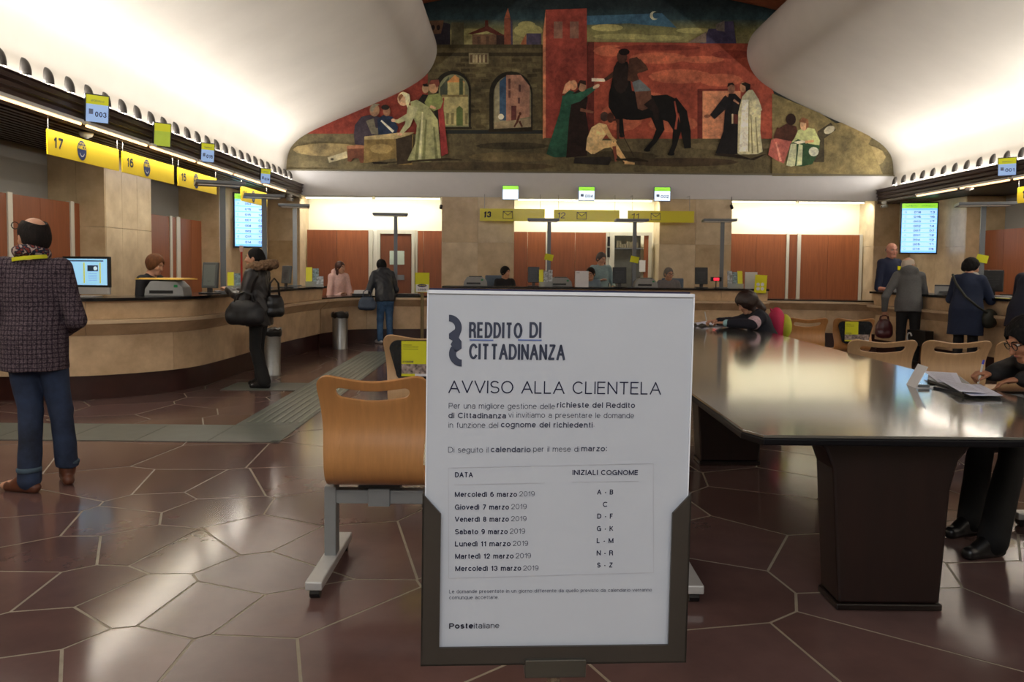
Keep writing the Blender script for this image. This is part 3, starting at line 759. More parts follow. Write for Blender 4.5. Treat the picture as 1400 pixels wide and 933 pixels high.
for side in 'lr':
    ys = PXL if side == 'l' else [y for y in PXL if y > 12.2]
    for i, y in enumerate(ys):
        lab = 'small scoop lamp above the %s cornice, %s from the mural wall' % ('left' if side == 'l' else 'right', ORD[len(ys) - 1 - i])
        x = -4.80 if side == 'l' else mx(-4.80)
        o = lp if first else copy_tree(lp)
        first = False
        o.location = (x, y, 3.20); o.rotation_euler = (0, 0, 0 if side == 'l' else PI)
        o['label'] = lab; o['group'] = 'scoop lamps above the %s cornice' % ('left' if side == 'l' else 'right')

# fluorescent strips
def strip(x0, y0, x1, y1, z, m, label, group):
    d = Vector((x1 - x0, y1 - y0, 0)); L_ = d.length; t = thing('strip_light', label, 'strip light', (x0, y0, z), math.atan2(d.y, d.x), group)
    b = MB(); b.box(0, L_, -.03, .03, .018, .052); b.build('housing', whitepl, t)
    b = MB(); b.tube([(.02, 0, .006), (L_ - .02, 0, .006)], .014, 8); b.build('tube', m, t, smooth=True)
    return t
for k, lab in enumerate(('lit strip at the left frame edge, above the number 17', 'lit strip above the right half of sign 17', 'lit strip between signs 16 and 15', 'lit strip above sign 15',
                          'lit strip under the left cornice, above the wall screen', 'farthest lit strip under the left cornice')):
    y = 7.0 + k * 1.50; strip(-4.56, y, -4.56, y + 1.42, 2.925, tube_w, lab, 'strip lights under the left cornice')
for k, lab in enumerate(('lit strip above sign 10 at the right frame edge', 'middle lit strip under the right cornice', 'farthest lit strip under the right cornice, by the wall screen')):
    y = 11.2 + k * 1.50; strip(mx(-4.56), y, mx(-4.56), y + 1.42, 2.925, tube_w, lab, 'strip lights under the right cornice')
for (px0, px1, py, lab) in ((416, 509, 267, 'leftmost lit strip, over the left wood panels of end wall'), (512, 602, 269.5, 'lit strip touching the left stone pier of end wall'),
                       (707, 796, 273, 'lit strip left of the middle queue display, above centre recess'), (800, 893, 274.5, 'lit strip right of the middle queue display, above centre recess'),
                       (1001, 1090, 276, 'lit strip touching the right stone pier of end wall'), (1093, 1184, 277, 'rightmost lit strip, over the right wood panels of end wall')):
    a = WY(px0, py, 17.50); c = WY(px1, py, 17.50)
    strip(a.x, 17.56, c.x, 17.56, 2.94, tube_m, lab, None)
    
# ------------------------------------------------------------------ wood partitions
def partition(label, o, ax, segs, z1, cat='partition', zoff=0.):
    """segs: list of (a0, a1, kind) along axis ax from origin o. kind w wood, p white post, f white infill"""
    t = thing('wood_partition', label, cat, o)
    for (a0, a1, k) in segs:
        b = MB(); th = {'w': .03, 'p': .06, 'f': .02}[k]; zz = z1 if k != 'p' else z1 + .015
        if ax == 'x': b.box(a0 + .003, a1 - .003, -th / 2, th / 2, 0, zz)
        else: b.box(-th / 2, th / 2, a0 + .003, a1 - .003, 0, zz)
        b.build({'w': 'wood_panel', 'p': 'post', 'f': 'white_panel'}[k], {'w': woodp if int(a0 * 10) % 2 else woodp2, 'p': whitepost, 'f': whitewall}[k], t)
    return t
def pxs(lst, Y):
    return [(WY(a, 360, Y).x, WY(b_, 360, Y).x, k) for a, b_, k in lst]
YP = 18.0
partition('wood panel partition on the left of the end wall, beside the office door', (0, YP, 0), 'x', pxs([(420, 461, 'w'), (461, 504, 'w'), (504, 510, 'p'), (510, 516, 'f')], YP), 2.26)
partition('narrow wood panel partition between the office door and left stone pier', (0, YP, 0), 'x', pxs([(568, 571, 'p'), (571, 579, 'w'), (579, 604, 'w')], YP), 2.26)
partition('wood panel partition in the centre recess, left of glazed doorway', (0, YP, 0), 'x', pxs([(702, 721, 'w'), (721, 746, 'w'), (746, 752, 'p'), (752, 786, 'w'), (786, 828, 'w'), (828, 832, 'p')], YP), 2.26)
partition('wide wood panel partition on the right of the end wall', (0, YP, 0), 'x', pxs([(997, 1033, 'w'), (1033, 1074, 'w'), (1074, 1078, 'p'), (1078, 1089, 'w'), (1089, 1094, 'p'), (1094, 1131, 'w'), (1131, 1174, 'w'), (1174, 1178, 'p')], YP), 2.26)
XPL = -5.75
def pys(lst, X, sgn=1):
    out = []
    for a, b_, k in lst:
        ya, yb = WX(a, 360, X).y, WX(b_, 360, X).y; out.append((min(ya, yb), max(ya, yb), k))
    return out
partition('wood panel partition with white posts behind the man in tweed jacket', (XPL, 0, 0), 'y', pys([(-3, 9, 'w'), (9, 16, 'p'), (17, 55, 'w'), (55, 95, 'w'), (95, 100, 'p'), (100, 111, 'w')], XPL), 2.25)
partition('wood panel partition between the two left stone piers', (XPL, 0, 0), 'y', pys([(200, 231, 'w'), (231, 234, 'p'), (234, 240, 'w'), (240, 245, 'p'), (245, 261, 'w'), (261, 281, 'w'), (281, 284, 'p')], XPL), 2.25)
XPR = mx(XPL)
partition('wood panel partition behind the right counter, under sign 10', (XPR, 0, 0), 'y', pys([(1342, 1372, 'w'), (1372, 1408, 'w'), (1408, 1412, 'p'), (1412, 1450, 'w')], XPR), 2.25)
# office door
d1 = MB(); a = WY(520, 360, YP).x; c = WY(563, 360, YP).x
fr = MB(); fr.box(a - .07, a, -.05, .05, 0, 2.2).box(c, c + .07, -.05, .05, 0, 2.2).box(a - .07, c + .07, -.05, .05, 2.2, 2.27)
door = fr.build('door_1', whitepost, kind='structure'); door.location = (0, YP, 0)
d1.box(a + .01, c - .01, -.02, .02, 0, 2.19); d1.build('door_leaf', M('door_wood', (112, 62, 36), .45, var=.15, scale=3, stretch=(8, 8, .6)), door)
b = MB(); q0 = WY(533, 343, YP); q1 = WY(553, 362, YP); b.box(q0.x, q1.x, -.028, -.021, q1.z, q0.z); b.build('notice_sheet', M('pale_green_paper', (190, 204, 190), .7), door)
b = MB(); q0 = WY(543, 376, YP); q1 = WY(553, 383, YP); b.box(q0.x, q1.x, -.035, -.02, q1.z, q0.z); b.build('letter_slot', greypost, door)
# glazed doorway, centre recess
a = WY(834, 360, YP).x; c = WY(886, 360, YP).x
fr = MB(); fr.box(a - .03, a + .09, -.05, .05, 0, 2.2).box(c, c + .07, -.05, .05, 0, 2.2).box(a - .03, c + .07, -.05, .05, 2.2, 2.27)
dg = fr.build('door_2', whitepost, kind='structure'); dg.location = (0, YP, 0)
b = MB(); b.box(a + .09, c - .16, .10, .12, 0, 2.2); b.build('back_panel', M('grey_interior', (98, 98, 90), .4, var=.15), dg)
b = MB(); b.box(c - .10, c, -.01, .02, 0, 2.2); b.build('door_leaf', woodp, dg)
b = MB(); b.box(a + .55, a + .59, .0, .03, 0, 2.2); b.build('door_stile', greypost, dg)
b = MB(); q0 = WY(874, 356, YP); q1 = WY(882, 372, YP); b.box(q0.x, q1.x, -.02, -.012, q1.z, q0.z); b.build('notice_sheet', paper, dg)
for k, zz in enumerate((.9, 1.3, 1.7, 1.95)):
    b = MB(); q = WY(829.5, 360, YP).x; b.box(q - .0, q + .06, -.06, -.05, zz, zz + .22); b.build('dark_pane', blackpl, dg)
# shelf clutter seen through the doorway
b = MB()
rr = random.Random(2)
for k in range(9):
    x = a + .15 + k * .055; b.box(x, x + .045, .0, .09, 1.92, 1.92 + rr.uniform(.08, .16))
b.build('folders', M('folder_grey', (120, 112, 92), .6), dg)
b = MB(); b.box(a + .10, c - .12, -.0, .10, 1.89, 1.915); b.build('shelf', greypost, dg)
# ------------------------------------------------------------------ signs and displays
def badge(parent, x, z, r, y):
    b = MB(); n = 24
    b.poly([(x + r * math.cos(-2 * PI * i / n), y, z + 1.18 * r * math.sin(-2 * PI * i / n)) for i in range(n)][::-1]); b.build('badge', M('badge_blue', (18, 44, 104), .5, var=0), parent)
    text('badge_word', 'AMICO', yellowsign, parent, x - r * .85, z + .12 * r, r * .5, r * 1.7, .02, y - .002)
    b = MB(); pts = [(x + r * .55 * math.cos(a_), y - .002, z - .15 * r + r * .62 * math.sin(a_)) for a_ in [R(200 + 14 * i) for i in range(11)]]
    pts2 = [(x + r * .47 * math.cos(a_), y - .002, z - .15 * r + r * .50 * math.sin(a_)) for a_ in [R(340 - 14 * i) for i in range(11)]]
    b.poly(pts + pts2); b.build('smile', paper, parent)
    text('badge_word', 'UFFICIO', yellowsign, parent, x - r * .55, z + .72 * r, r * .22, r * 1.1, .02, y - .002)
def envelope(parent, x, z, w_, h_, m, y):
    b = MB(); t_ = .010
    b.box(x, x + w_, y - .001, y, z, z + t_).box(x, x + w_, y - .001, y, z + h_ - t_, z + h_).box(x, x + t_, y - .001, y, z, z + h_).box(x + w_ - t_, x + w_, y - .001, y, z, z + h_)
    b.tube([(x, y, z + h_), (x + w_ / 2, y, z + h_ * .45), (x + w_, y, z + h_)], .006, 4)
    b.build('envelope_symbol', m, parent)
def long_sign(num, loc, rotz, L_=1.42, H_=.25, label='', second=None, m=None, env=False):
    t = thing('counter_number_sign', label, 'sign', loc, rotz)
    b = MB(); b.box(0, L_, -.008, .008, 0, H_); b.build('board', m or yellowsign, t)
    for x in (.02, L_ - .02):
        b = MB(); b.tube([(x, 0, H_), (x, 0, H_ + .13)], .003, 5); b.build('hanging_wire', metal, t)
    text('number', num, navyink, t, .09, H_ * .32, H_ * .44, .17 if num != '10' else .2, .035, -.010, shear=.06)
    if env: envelope(t, .47, H_ * .25, .20, H_ * .52, navyink, -.010)
    else: badge(t, .62, H_ * .5, .09, -.010)
    return t
# hung along the left cornice, read from the hall
XS = -4.64
for (num, y0, lab) in (('17', 7.93, 'nearest yellow hanging sign, reading 17, with round blue badge'), ('16', 9.44, 'yellow sign reading 16 hung in front of the first stone pier'),
                       ('15', 11.0, 'yellow hanging sign reading 15, partly behind a lamp head'), ('14', 13.55, 'yellow hanging sign farthest along the left cornice, in front of the wall screen')):
    long_sign(num, (XS, y0, 2.55), R(90), label=lab)
t = thing('counter_number_sign', 'yellow and blue hanging sign reading 10 at right edge', 'sign', (mx(XS) - .0, 12.42, 2.55), R(-90 - 0))
b = MB(); b.box(-.20, .28, -.008, .008, 0, .25); b.build('board', yellowsign, t)
b = MB(); b.box(.28, 1.22, -.008, .008, 0, .25); b.build('board', M('sign_blue', (20, 92, 180), .45), t)
for x in (-.18, 1.2):
    b = MB(); b.tube([(x, 0, .25), (x, 0, .38)], .003, 5); b.build('hanging_wire', metal, t)
text('number', '10', navyink, t, -.08, .07, .13, .19, .035, -.010, shear=.06)
# end wall: translucent yellow panels
glassy = M('yellow_acrylic', (236, 226, 40), .3, var=0, alpha=.80)
for num, px0, px1, pt_, pb_, lab in (('13', 656, 745, 286, 302, 'translucent yellow panel reading 13 across the left stone pier'), ('12', 757, 847, 287.5, 303, 'middle translucent yellow panel reading 12, over centre recess'),
                          ('11', 858, 949, 289, 304, 'translucent yellow panel reading 11 across the right stone pier')):
    a = WY(px0, pb_, 17.2); c = WY(px1, pt_, 17.2)
    t = thing('counter_number_sign', lab, 'sign', (a.x, 17.2, a.z))
    L_ = c.x - a.x; H_ = c.z - a.z
    b = MB(); b.box(0, L_, -.006, .006, 0, H_); b.build('board', glassy, t)
    text('number', num, navyink, t, .07, H_ * .27, H_ * .5, .17, .045 if num == '13' else .0, -.009, shear=.12)
    envelope(t, .50, H_ * .2, .21, H_ * .6, navyink, -.009)
    for x in (.1, L_ - .1):
        b = MB(); b.tube([(x, 0, H_), (x, 0, 3.03 - a.z), (x, .30, 3.03 - a.z)], .006, 5); b.build('bracket', metal, t)
scr_blue = M('screen_blue', (120, 190, 250), .3, var=.03, scale=2, emit=.95)
scr_white = M('screen_white', (222, 236, 250), .3, var=0, emit=1.0)
scr_green = M('screen_green', (150, 220, 60), .3, var=0, emit=.9)
scr_lime = M('screen_lime', (196, 196, 30), .3, var=0, emit=.45)
scr_pale = M('screen_pale', (150, 180, 226), .3, var=0, emit=.55)
scr_ink = M('screen_ink', (30, 60, 130), .5, var=0)
def ticket_display(loc, rotz, w_, h_, label, txt, bright, top=None, body=None, grp=None, tilt=0):
    t = thing('queue_display', label, 'display', loc, rotz, grp)
    T = Matrix.Rotation(tilt, 4, 'X')
    b = MB(); b.box(-w_ / 2 - .012, w_ / 2 + .012, 0, .04, -h_ / 2 - .012, h_ / 2 + .012, T=T); b.build('case', darkpl if not bright else M('blue_rim', (40, 70, 120), .4, emit=.15), t, bevel=.006)
    k = .34 if not bright else .28
    if top is not False:
        b = MB(); b.box(-w_ / 2, w_ / 2, -.002, 0, h_ / 2 - k * h_, h_ / 2, T=T); b.build('screen_header', top or (scr_green if bright else scr_lime), t)
    b = MB(); b.box(-w_ / 2, w_ / 2, -.002, 0, -h_ / 2, h_ / 2 - k * h_, T=T); b.build('screen', body or (scr_white if bright else scr_pale), t)
    if txt: text('screen_number', txt, scr_ink if bright else navyink, t, -w_ * .10, -h_ * .30, h_ * (.2 if not bright else .24), w_ * .52, .01, -.004, T=T)
    if txt:
        b = MB(); b.box(-w_ * .38, -w_ * .18, -.0035, -.003, -h_ * .22, -h_ * .02, T=T); b.build('service_icon', M('icon_grey', (130, 150, 190), .5, var=0), t)
        text('screen_word', 'SPORTELLO', scr_ink, t, -w_ * .3, h_ * .26, h_ * .07, w_ * .6, 0, -.004, T=T)
    b = MB(); b.tube([(0, .04, 0), (0, .12, .0)], .012, 6); b.build('mount', darkpl, t)
    return t
for (px, py, txt, lab, sp) in ((133, 149, '003', 'small hanging queue display reading 003 above sign 17', 0), (222, 184.5, None, 'small all-yellow queue display between signs 16 and 15', 1),
                           (284, 209, '016', 'small queue display above the first grey task lamp head', 2), (363, 241, '014', 'farthest small queue display on left cornice, above the wall screen', 3)):
    P = WX(px, py, -4.47)
    k = {0: (.19, .28), 1: (.17, .28), 2: (.16, .26), 3: (.15, .26)}[sp]
    ticket_display(P, R(42), k[0] * 1.15, k[1], lab, txt, False, top=scr_lime if sp != 1 else scr_lime, body=M('screen_olive', (170, 190, 60), .3, emit=.4) if sp == 1 else None, tilt=R(8))
P = WX(1377, 228, mx(-4.47)); ticket_display(P, R(-38), .24, .27, 'small queue display reading 001 on the right cornice', '001', False, tilt=R(8))
for (px, py, txt, lab) in ((698, 263.5, None, 'leftmost bright queue display on the white band, no number shown'), (802, 265, '004', 'middle bright queue display on the white band, reading 004'), (905.5, 265.5, '002', 'rightmost bright queue display on the white band, reading 002')):
    P = WY(px, py, 17.33); ticket_display(P, 0, .34, .29, lab, txt, True)
# ticket boards
def tv(loc, rotz, w_, h_, label, rows):
    t = thing('wall_screen', label, 'screen', loc, rotz)
    b = MB(); b.box(-w_ / 2 - .025, w_ / 2 + .025, 0, .06, -h_ / 2 - .03, h_ / 2 + .03); b.build('casing', blackpl, t, bevel=.008)
    b = MB(); b.box(-w_ / 2, w_ / 2, -.003, 0, -h_ / 2, h_ / 2 - .1); b.build('screen', scr_blue, t)
    b = MB(); b.box(-w_ / 2, w_ / 2, -.003, 0, h_ / 2 - .1, h_ / 2); b.build('screen_header', scr_green, t)
    text('screen_text', 'NUMERO', scr_ink, t, -w_ * .42, h_ / 2 - .065, .03, w_ * .36, 0, -.006); text('screen_text', 'SPORTELLO', scr_ink, t, w_ * .05, h_ / 2 - .065, .03, w_ * .38, 0, -.006)
    dy = (h_ - .16) / len(rows); tint = M('screen_row', (170, 214, 252), .3, var=0, emit=1.0)
    for i, (a_, b__) in enumerate(rows):
        z = h_ / 2 - .13 - dy * (i + .5)
        q = MB(); q.box(-w_ / 2 + .01, w_ / 2 - .01, -.0045, -.004, z - dy * .40, z + dy * .44); q.build('screen_row', tint, t)
        text('screen_text', a_, M('row_ink', (24, 84, 190), .5, var=0), t, -w_ * .16, z - .022, .042, w_ * .2, .03, -.006)
        text('screen_text', b__, M('row_ink', (24, 84, 190), .5, var=0), t, w_ * .29, z - .022, .042, w_ * .14, .03, -.006)
        text('screen_text', 'ACEFPABCD'[i % 9], M('row_pale', (90, 140, 220), .5, var=0), t, -w_ * .42, z - .022, .042, None, .0, -.006)
    b = MB(); b.box(-.15, .15, .06, .14, -.2, .2).box(-.05, .05, .14, .32, -.05, .05); b.build('wall_bracket', darkpl, t)
    return t
P = WY(341.5, 301.5, 15.3); tv(P, R(33), .56, 1.00, 'tall blue wall screen of queue numbers beside the left cornice', [('003', '17'), ('016', '16'), ('015', '14'), ('007', '07'), ('008', '08'), ('002', '12'), ('011', '11'), ('014', '02')])
P = WY(1256.5, 312, 16.2); tv(P, R(-14), .66, 1.00, 'tall blue wall screen of queue numbers above the bald clerk', [('018', '13'), ('016', '16'), ('003', '17'), ('002', '14'), ('007', '07'), ('001', '12'), ('004', '12'), ('005', '11'), ('014', '08')])

# cameras, detectors, thin things on walls
def dome(loc, label, flip=1):
    t = thing('security_camera', label, 'camera', loc)
    b = MB(); b.lathe([(0, .09), (.05, .09), (.055, .05), (.03, .03), (0, .03)], 12); b.build('base', whitepl, t, smooth=True)
    b = MB(); b.tube([(-.06 * flip, 0, .0), (.07 * flip, -.03, -.02)], .035, 10); b.build('camera_body', whitepl, t, smooth=True)
    b = MB(); b.tube([(.07 * flip, -.03, -.02), (.08 * flip, -.033, -.022)], .025, 10); b.build('lens', blackpl, t)
P = WY(396, 268, 16.6); dome((P.x, 16.6, 2.838), 'small white security camera at far end of left cornice')
P = WY(1209, 277, 16.9); dome((P.x, 16.9, 2.838), 'small white security camera at far end of right cornice', -1)
for (px, py, Xc, lab) in ((118, 186, -5.05, 'round white smoke detector in soffit above sign 17'), (1325, 259, mx(-4.98), 'round white smoke detector in soffit above right counter')):
    P = WX(px, py, Xc); z = 2.925
    P = WZ(px, py, 2.89)
    t = thing('smoke_detector', lab, 'smoke detector', (P.x, P.y, 2.865)); b = MB(); b.lathe([(0, 0), (.05, .01), (.075, .04), (.075, .06), (0, .06)], 14); b.build('housing', whitepl, t, smooth=True)
    b = MB(); b.lathe([(0, -.01), (.02, -.008), (.025, .004), (0, .004)], 8); b.build('sensor', greypl, t)
for (px, lab) in ((603, 'tiny black spotlight hanging beside the left end-wall pier'), (1000, 'tiny black spotlight hanging beside the right end-wall pier')):
    P = WY(px, 283, 17.44); t = thing('spotlight', lab, 'spotlight', P)
    b = MB(); b.tube([(0, 0, .0), (0, 0, .22)], .008, 6); b.build('rod', blackpl, t); b = MB(); b.tube([(0, .02, .03), (0, -.05, -.03)], .035, 8); b.build('head', blackpl, t)
for (px, y0, y1, Y, lab) in ((330, 336, 372, 15.15, 'thin red and white post at left, under the wall screen'), (1217.5, 333, 352, 17.3, 'thin red and white post behind the bald clerk')):
    a = WY(px, y0, Y); c = WY(px, y1, Y)
    t = thing('marker_post', lab, 'post', (a.x, Y, 0)); b = MB(); b.tube([(0, 0, 0), (0, 0, a.z - .12)], .02, 8); b.build('shaft', M('red_paint', (176, 42, 26), .5), t)
    b = MB(); b.box(-.03, .03, -.025, .025, a.z - .12, a.z); b.build('top_plate', M('pink_white', (214, 180, 168), .5) if px < 400 else M('red_paint', (176, 42, 26), .5), t)

# ------------------------------------------------------------------ counters
def rounded(path, r, n=5):
    out = [Vector(path[0])]
    for i in range(1, len(path) - 1):
        a, b_, c = Vector(path[i - 1]), Vector(path[i]), Vector(path[i + 1])
        u = (a - b_); v = (c - b_); rr_ = min(r, u.length * .45, v.length * .45)
        p0 = b_ + u.normalized() * rr_; p1 = b_ + v.normalized() * rr_
        for k in range(n + 1):
            t_ = k / n; out.append(p0 * (1 - t_) ** 2 + b_ * 2 * t_ * (1 - t_) + p1 * t_ * t_)
    out.append(Vector(path[-1])); return out
def offset(path, d):      # d to the right-hand side of travel
    out = []
    for i, q in enumerate(path):
        a = path[max(0, i - 1)]; b_ = path[min(len(path) - 1, i + 1)]
        t_ = (b_ - a).normalized(); n = Vector((t_.y, -t_.x))
        t0 = (path[i] - path[i - 1]).normalized() if i else t_
        k = 1 / max(.5, t0.dot(t_)) if i and i < len(path) - 1 else 1
        out.append(q + n * d * k)
    return out
def resample(path, step):
    out = [path[0]]; 
    for a, b_ in zip(path, path[1:]):
        n = max(1, int((b_ - a).length / step))
        for k in range(1, n + 1): out.append(a + (b_ - a) * k / n)
    return out
def loft(path, prof, name, m, parent, seg=None, label=None):
    """sweep closed profile [(offset, z)] along path; seg = length of separate slabs"""
    rows = {}
    for o_, z in prof:
        if o_ not in rows: rows[o_] = offset(path, o_)
    n = len(prof); N_ = len(path)
    cuts = [0]; acc = 0
    for i in range(1, N_):
        acc += (path[i] - path[i - 1]).length
        if seg and acc >= seg and N_ - 1 - i > 1: cuts.append(i); acc = 0
    cuts.append(N_ - 1)
    for a, c in zip(cuts, cuts[1:]):
        b = MB(); vs = []
        for i in range(a, c + 1):
            for (o_, z) in prof:
                q = rows[o_][i]
                if seg and i == a and a > 0: q = q + (rows[o_][i + 1] - q).normalized() * .004
                vs.append((q.x, q.y, z))
        k = c - a + 1
        fs = [(i * n + j, i * n + (j + 1) % n, (i + 1) * n + (j + 1) % n, (i + 1) * n + j) for i in range(k - 1) for j in range(n)]
        fs += [tuple(range(n - 1, -1, -1)), tuple(range((k - 1) * n, k * n))]
        b.add(vs, fs); o = b.build(name, m, parent)
        o.modifiers.new('e', 'EDGE_SPLIT').split_angle = R(30)
        for pl in o.data.polygons: pl.use_smooth = True
def counter(path, label, high=True, r=.5, step=.28):
    P_ = resample(rounded([Vector(q) for q in path], r), step)
    t = thing('service_counter', label, 'counter')
    loft(P_, [(-.45, 0), (-.04, 0), (-.04, .26), (-.45, .26)], 'plinth', plinth_m, t)
    loft(P_, [(-.45, .262), (0, .262), (0, .69), (-.45, .69)], 'front_slab', stone_c, t, seg=1.2)
    loft(P_, [(-.45, .692), (0, .692), (.15, .825), (-.45, .825)], 'sloped_slab', stone_c, t, seg=1.5)
    loft(P_, [(-.45, .827), (.17, .827), (.17, .865), (-.45, .865)], 'rim', stone_rim, t, seg=1.5)
    if high:
        loft(P_, [(-.45, .867), (.03, .867), (.06, 1.064), (-.45, 1.064)], 'upper_slab', stone_c, t, seg=1.5)
        loft(P_, [(-.50, 1.066), (.13, 1.066), (.13, 1.10), (-.50, 1.10)], 'countertop', blacktop, t)
    else:
        loft(P_, [(-.50, .867), (.06, .867), (.06, .892), (-.50, .892)], 'countertop', blacktop, t)
    return t
counter([(-6.14, 8.28), (-4.6, 8.28), (-3.72, 9.0), (-3.62, 10.2), (-3.58, 12.2), (-3.36, 13.8)], 'long curved marble counter with black top on the left', r=.7)
counter([(-3.35, 13.86), (-3.05, 14.9), (-1.35, 15.12)], 'low marble counter section where the clerk in pink sits', False, r=.6)
counter([(-1.30, 14.75), (4.76, 14.75)], 'straight marble counter behind the notice stand, below signs 13 to 11', r=.2)
counter([(4.82, 15.35), (7.15, 14.75)], 'low marble counter section below the right wood partition', False, r=.2)
counter([(6.36, 13.8), (6.70, 11.6), (6.9, 10.2), (7.0, 9.2), (7.6, 8.6), (9.48, 8.5)], 'long marble counter with black top on the right side', r=.6)
t = thing('wall_box', 'dark box with white cable loop fixed to right counter front', 'box', (6.36, 12.3, .30), R(-78))
b = MB(); b.box(-.2, .2, -.06, .10, 0, .24); b.build('case', blackpl, t, bevel=.01)
b = MB(); b.tube([(-.12 + .05 * math.cos(a_), -.075, .12 + .07 * math.sin(a_)) for a_ in [R(20 + 20 * k) for k in range(14)]], .012, 6); b.build('cable_loop', whitepl, t)

# task lamps on the counters
def task_lamp(loc, ztop, w_, label, rotz=0., off=.0, note=None):
    t = thing('counter_lamp', label, 'lamp', loc, rotz)
    h = ztop - loc[2]
    b = MB(); b.box(-.11, .11, -.08, .08, 0, .015); b.build('base_plate', greypost, t)
    b = MB(); b.box(-.035, .035, -.025, .025, .01, h - .02); b.build('pole', metal if label.startswith('bright') else greypost, t)  # lighter metal paints in the light falling on the far lamp's pole
    b = MB(); b.prism([(-w_ / 2 + off, -.25), (w_ / 2 + off, -.25), (w_ / 2 + off - .03, .25), (-w_ / 2 + off + .03, .25)], h - .02, h + .025); b.build('lamp_head', greypost, t, bevel=.006)
    b = MB(); b.box(-w_ / 2 + off + .05, w_ / 2 + off - .05, -.11, -.02, h - .024, h - .0195); b.build('diffuser', M('lamp_diffuser', (206, 196, 178), .5, var=0, emit=.35), t)
    if note:
        T = Matrix.Translation((0, -.03, note)) @ Matrix.Rotation(R(12), 4, 'Y')
        b = MB(); b.box(-.08, .08, -.012, -.008, -.06, .06, T=T); b.build('sticky_note', yellowpaper, t)
    return t
def lampP(px, py, Y): q = WY(px, py, Y); return q.x, Y, q.z
ctop = 1.10
for (px, ptop, Y, w_, zc, lab, rz, off, note) in (
    (304, 252, 10.6, .62, ctop, 'tallest grey task lamp, in front of sign 15 on left counter', R(28), -.05, None),
    (361, 269, 12.4, .60, ctop, 'grey task lamp in front of the left wall screen', R(24), -.02, None),
    (403, 282, 13.65, .52, ctop, 'bright poled task lamp at far end of the left counter', R(12), -.0, None),
    (541, 294, 15.45, .68, .892, 'grey task lamp behind the customer in dark puffer jacket', R(8), -.1, None),
    (751, 301.5, 15.15, .60, ctop, 'grey task lamp with tilted yellow note, below sign 12', 0, -.12, None),
    (868, 302, 15.15, .62, ctop, 'grey task lamp with yellow note, below sign 11', 0, -.08, None),
    (988, 302, 15.1, .62, ctop, 'grey task lamp next to the small red display', R(-5), -.08, None),
    (1346, 280, 12.3, .78, ctop, 'grey task lamp with yellow note behind customer in blue coat', R(-18), .0, None)):
    q = WY(px, ptop, Y)
    nt = {751: 352, 868: 355, 1346: 354}.get(px)
    if nt: nt = WY(px, nt, Y).z - zc
    if px == 1346: q = WY(1345, 280, 12.3)
    task_lamp((q.x, Y, zc), q.z, w_, lab, rz, off, nt)

# ------------------------------------------------------------------ long table
TZ = .80
tx0, tx1, ty0, ty1 = .975, 2.76, 3.19, 9.86
t = thing('writing_table', 'long dark polished writing table on broad wooden pedestals', 'table', ((tx0 + tx1) / 2, (ty0 + ty1) / 2, 0))
t_cx, t_cy = (tx0 + tx1) / 2, (ty0 + ty1) / 2
def tpoly(ins, r):
    r = r * .75
    x0, x1, y0, y1 = tx0 + ins - t_cx, tx1 - ins - t_cx, ty0 + ins - t_cy, ty1 - ins - t_cy
    return [(x0 + r, y0), (x1 - r, y0), (x1, y0 + r * 1.6), (x1, y1 - r), (x1 - r, y1), (x0 + r, y1), (x0, y1 - r), (x0, y0 + r * 2.2)]
table_top_m = M('table_top_laminate', (92, 92, 86), .13, var=.10, scale=2.2, spec=1.0, coat=.6, ior=1.75)
b = MB(); b.prism(tpoly(.006, .07), TZ - .012, TZ); b.build('tabletop', table_top_m, t, bevel=.002)
b = MB(); b.prism(tpoly(0, .075), TZ - .042, TZ - .0125); b.build('edge_band', M('table_edge', (14, 14, 18), .45, var=.1, spec=.2), t, bevel=.006)
ped_m = M('pedestal_wood', (30, 14, 10), .42, var=.3, scale=3, stretch=(5, 5, .6))
def pedestal(yc, x0, x1, d=.20):
    # flared slab support: profile in x-z
    H_ = TZ - .042; x0 -= t_cx; x1 -= t_cx
    pts = [(x0 + .03, .03), (x1 + .0, .03), (x1 + .03, H_ - .22), (x1 + .06, H_ - .10), (x1 + .14, H_), (x0 - .12, H_), (x0 - .045, H_ - .05), (x0 - .01, H_ - .14)]
    T = Matrix.Translation((0, yc - t_cy, 0)) @ Matrix.Rotation(R(90), 4, 'X')
    b = MB(); b.prism(pts, -d / 2, d / 2, T=T); b.build('pedestal', ped_m, t, bevel=.012)
    T2 = Matrix.Translation((0, yc - t_cy, 0))
    b = MB(); b.box(x0 + .02, x1 + .01, -d / 2 - .006, d / 2 + .006, 0, .03, T=T2); b.build('foot_plinth', M('plinth_black', (22, 14, 12), .3), t, bevel=.006)
for yc in (3.46, 5.97, 8.6):
    pedestal(yc, 1.40, 1.87); pedestal(yc, 2.38, 2.60)

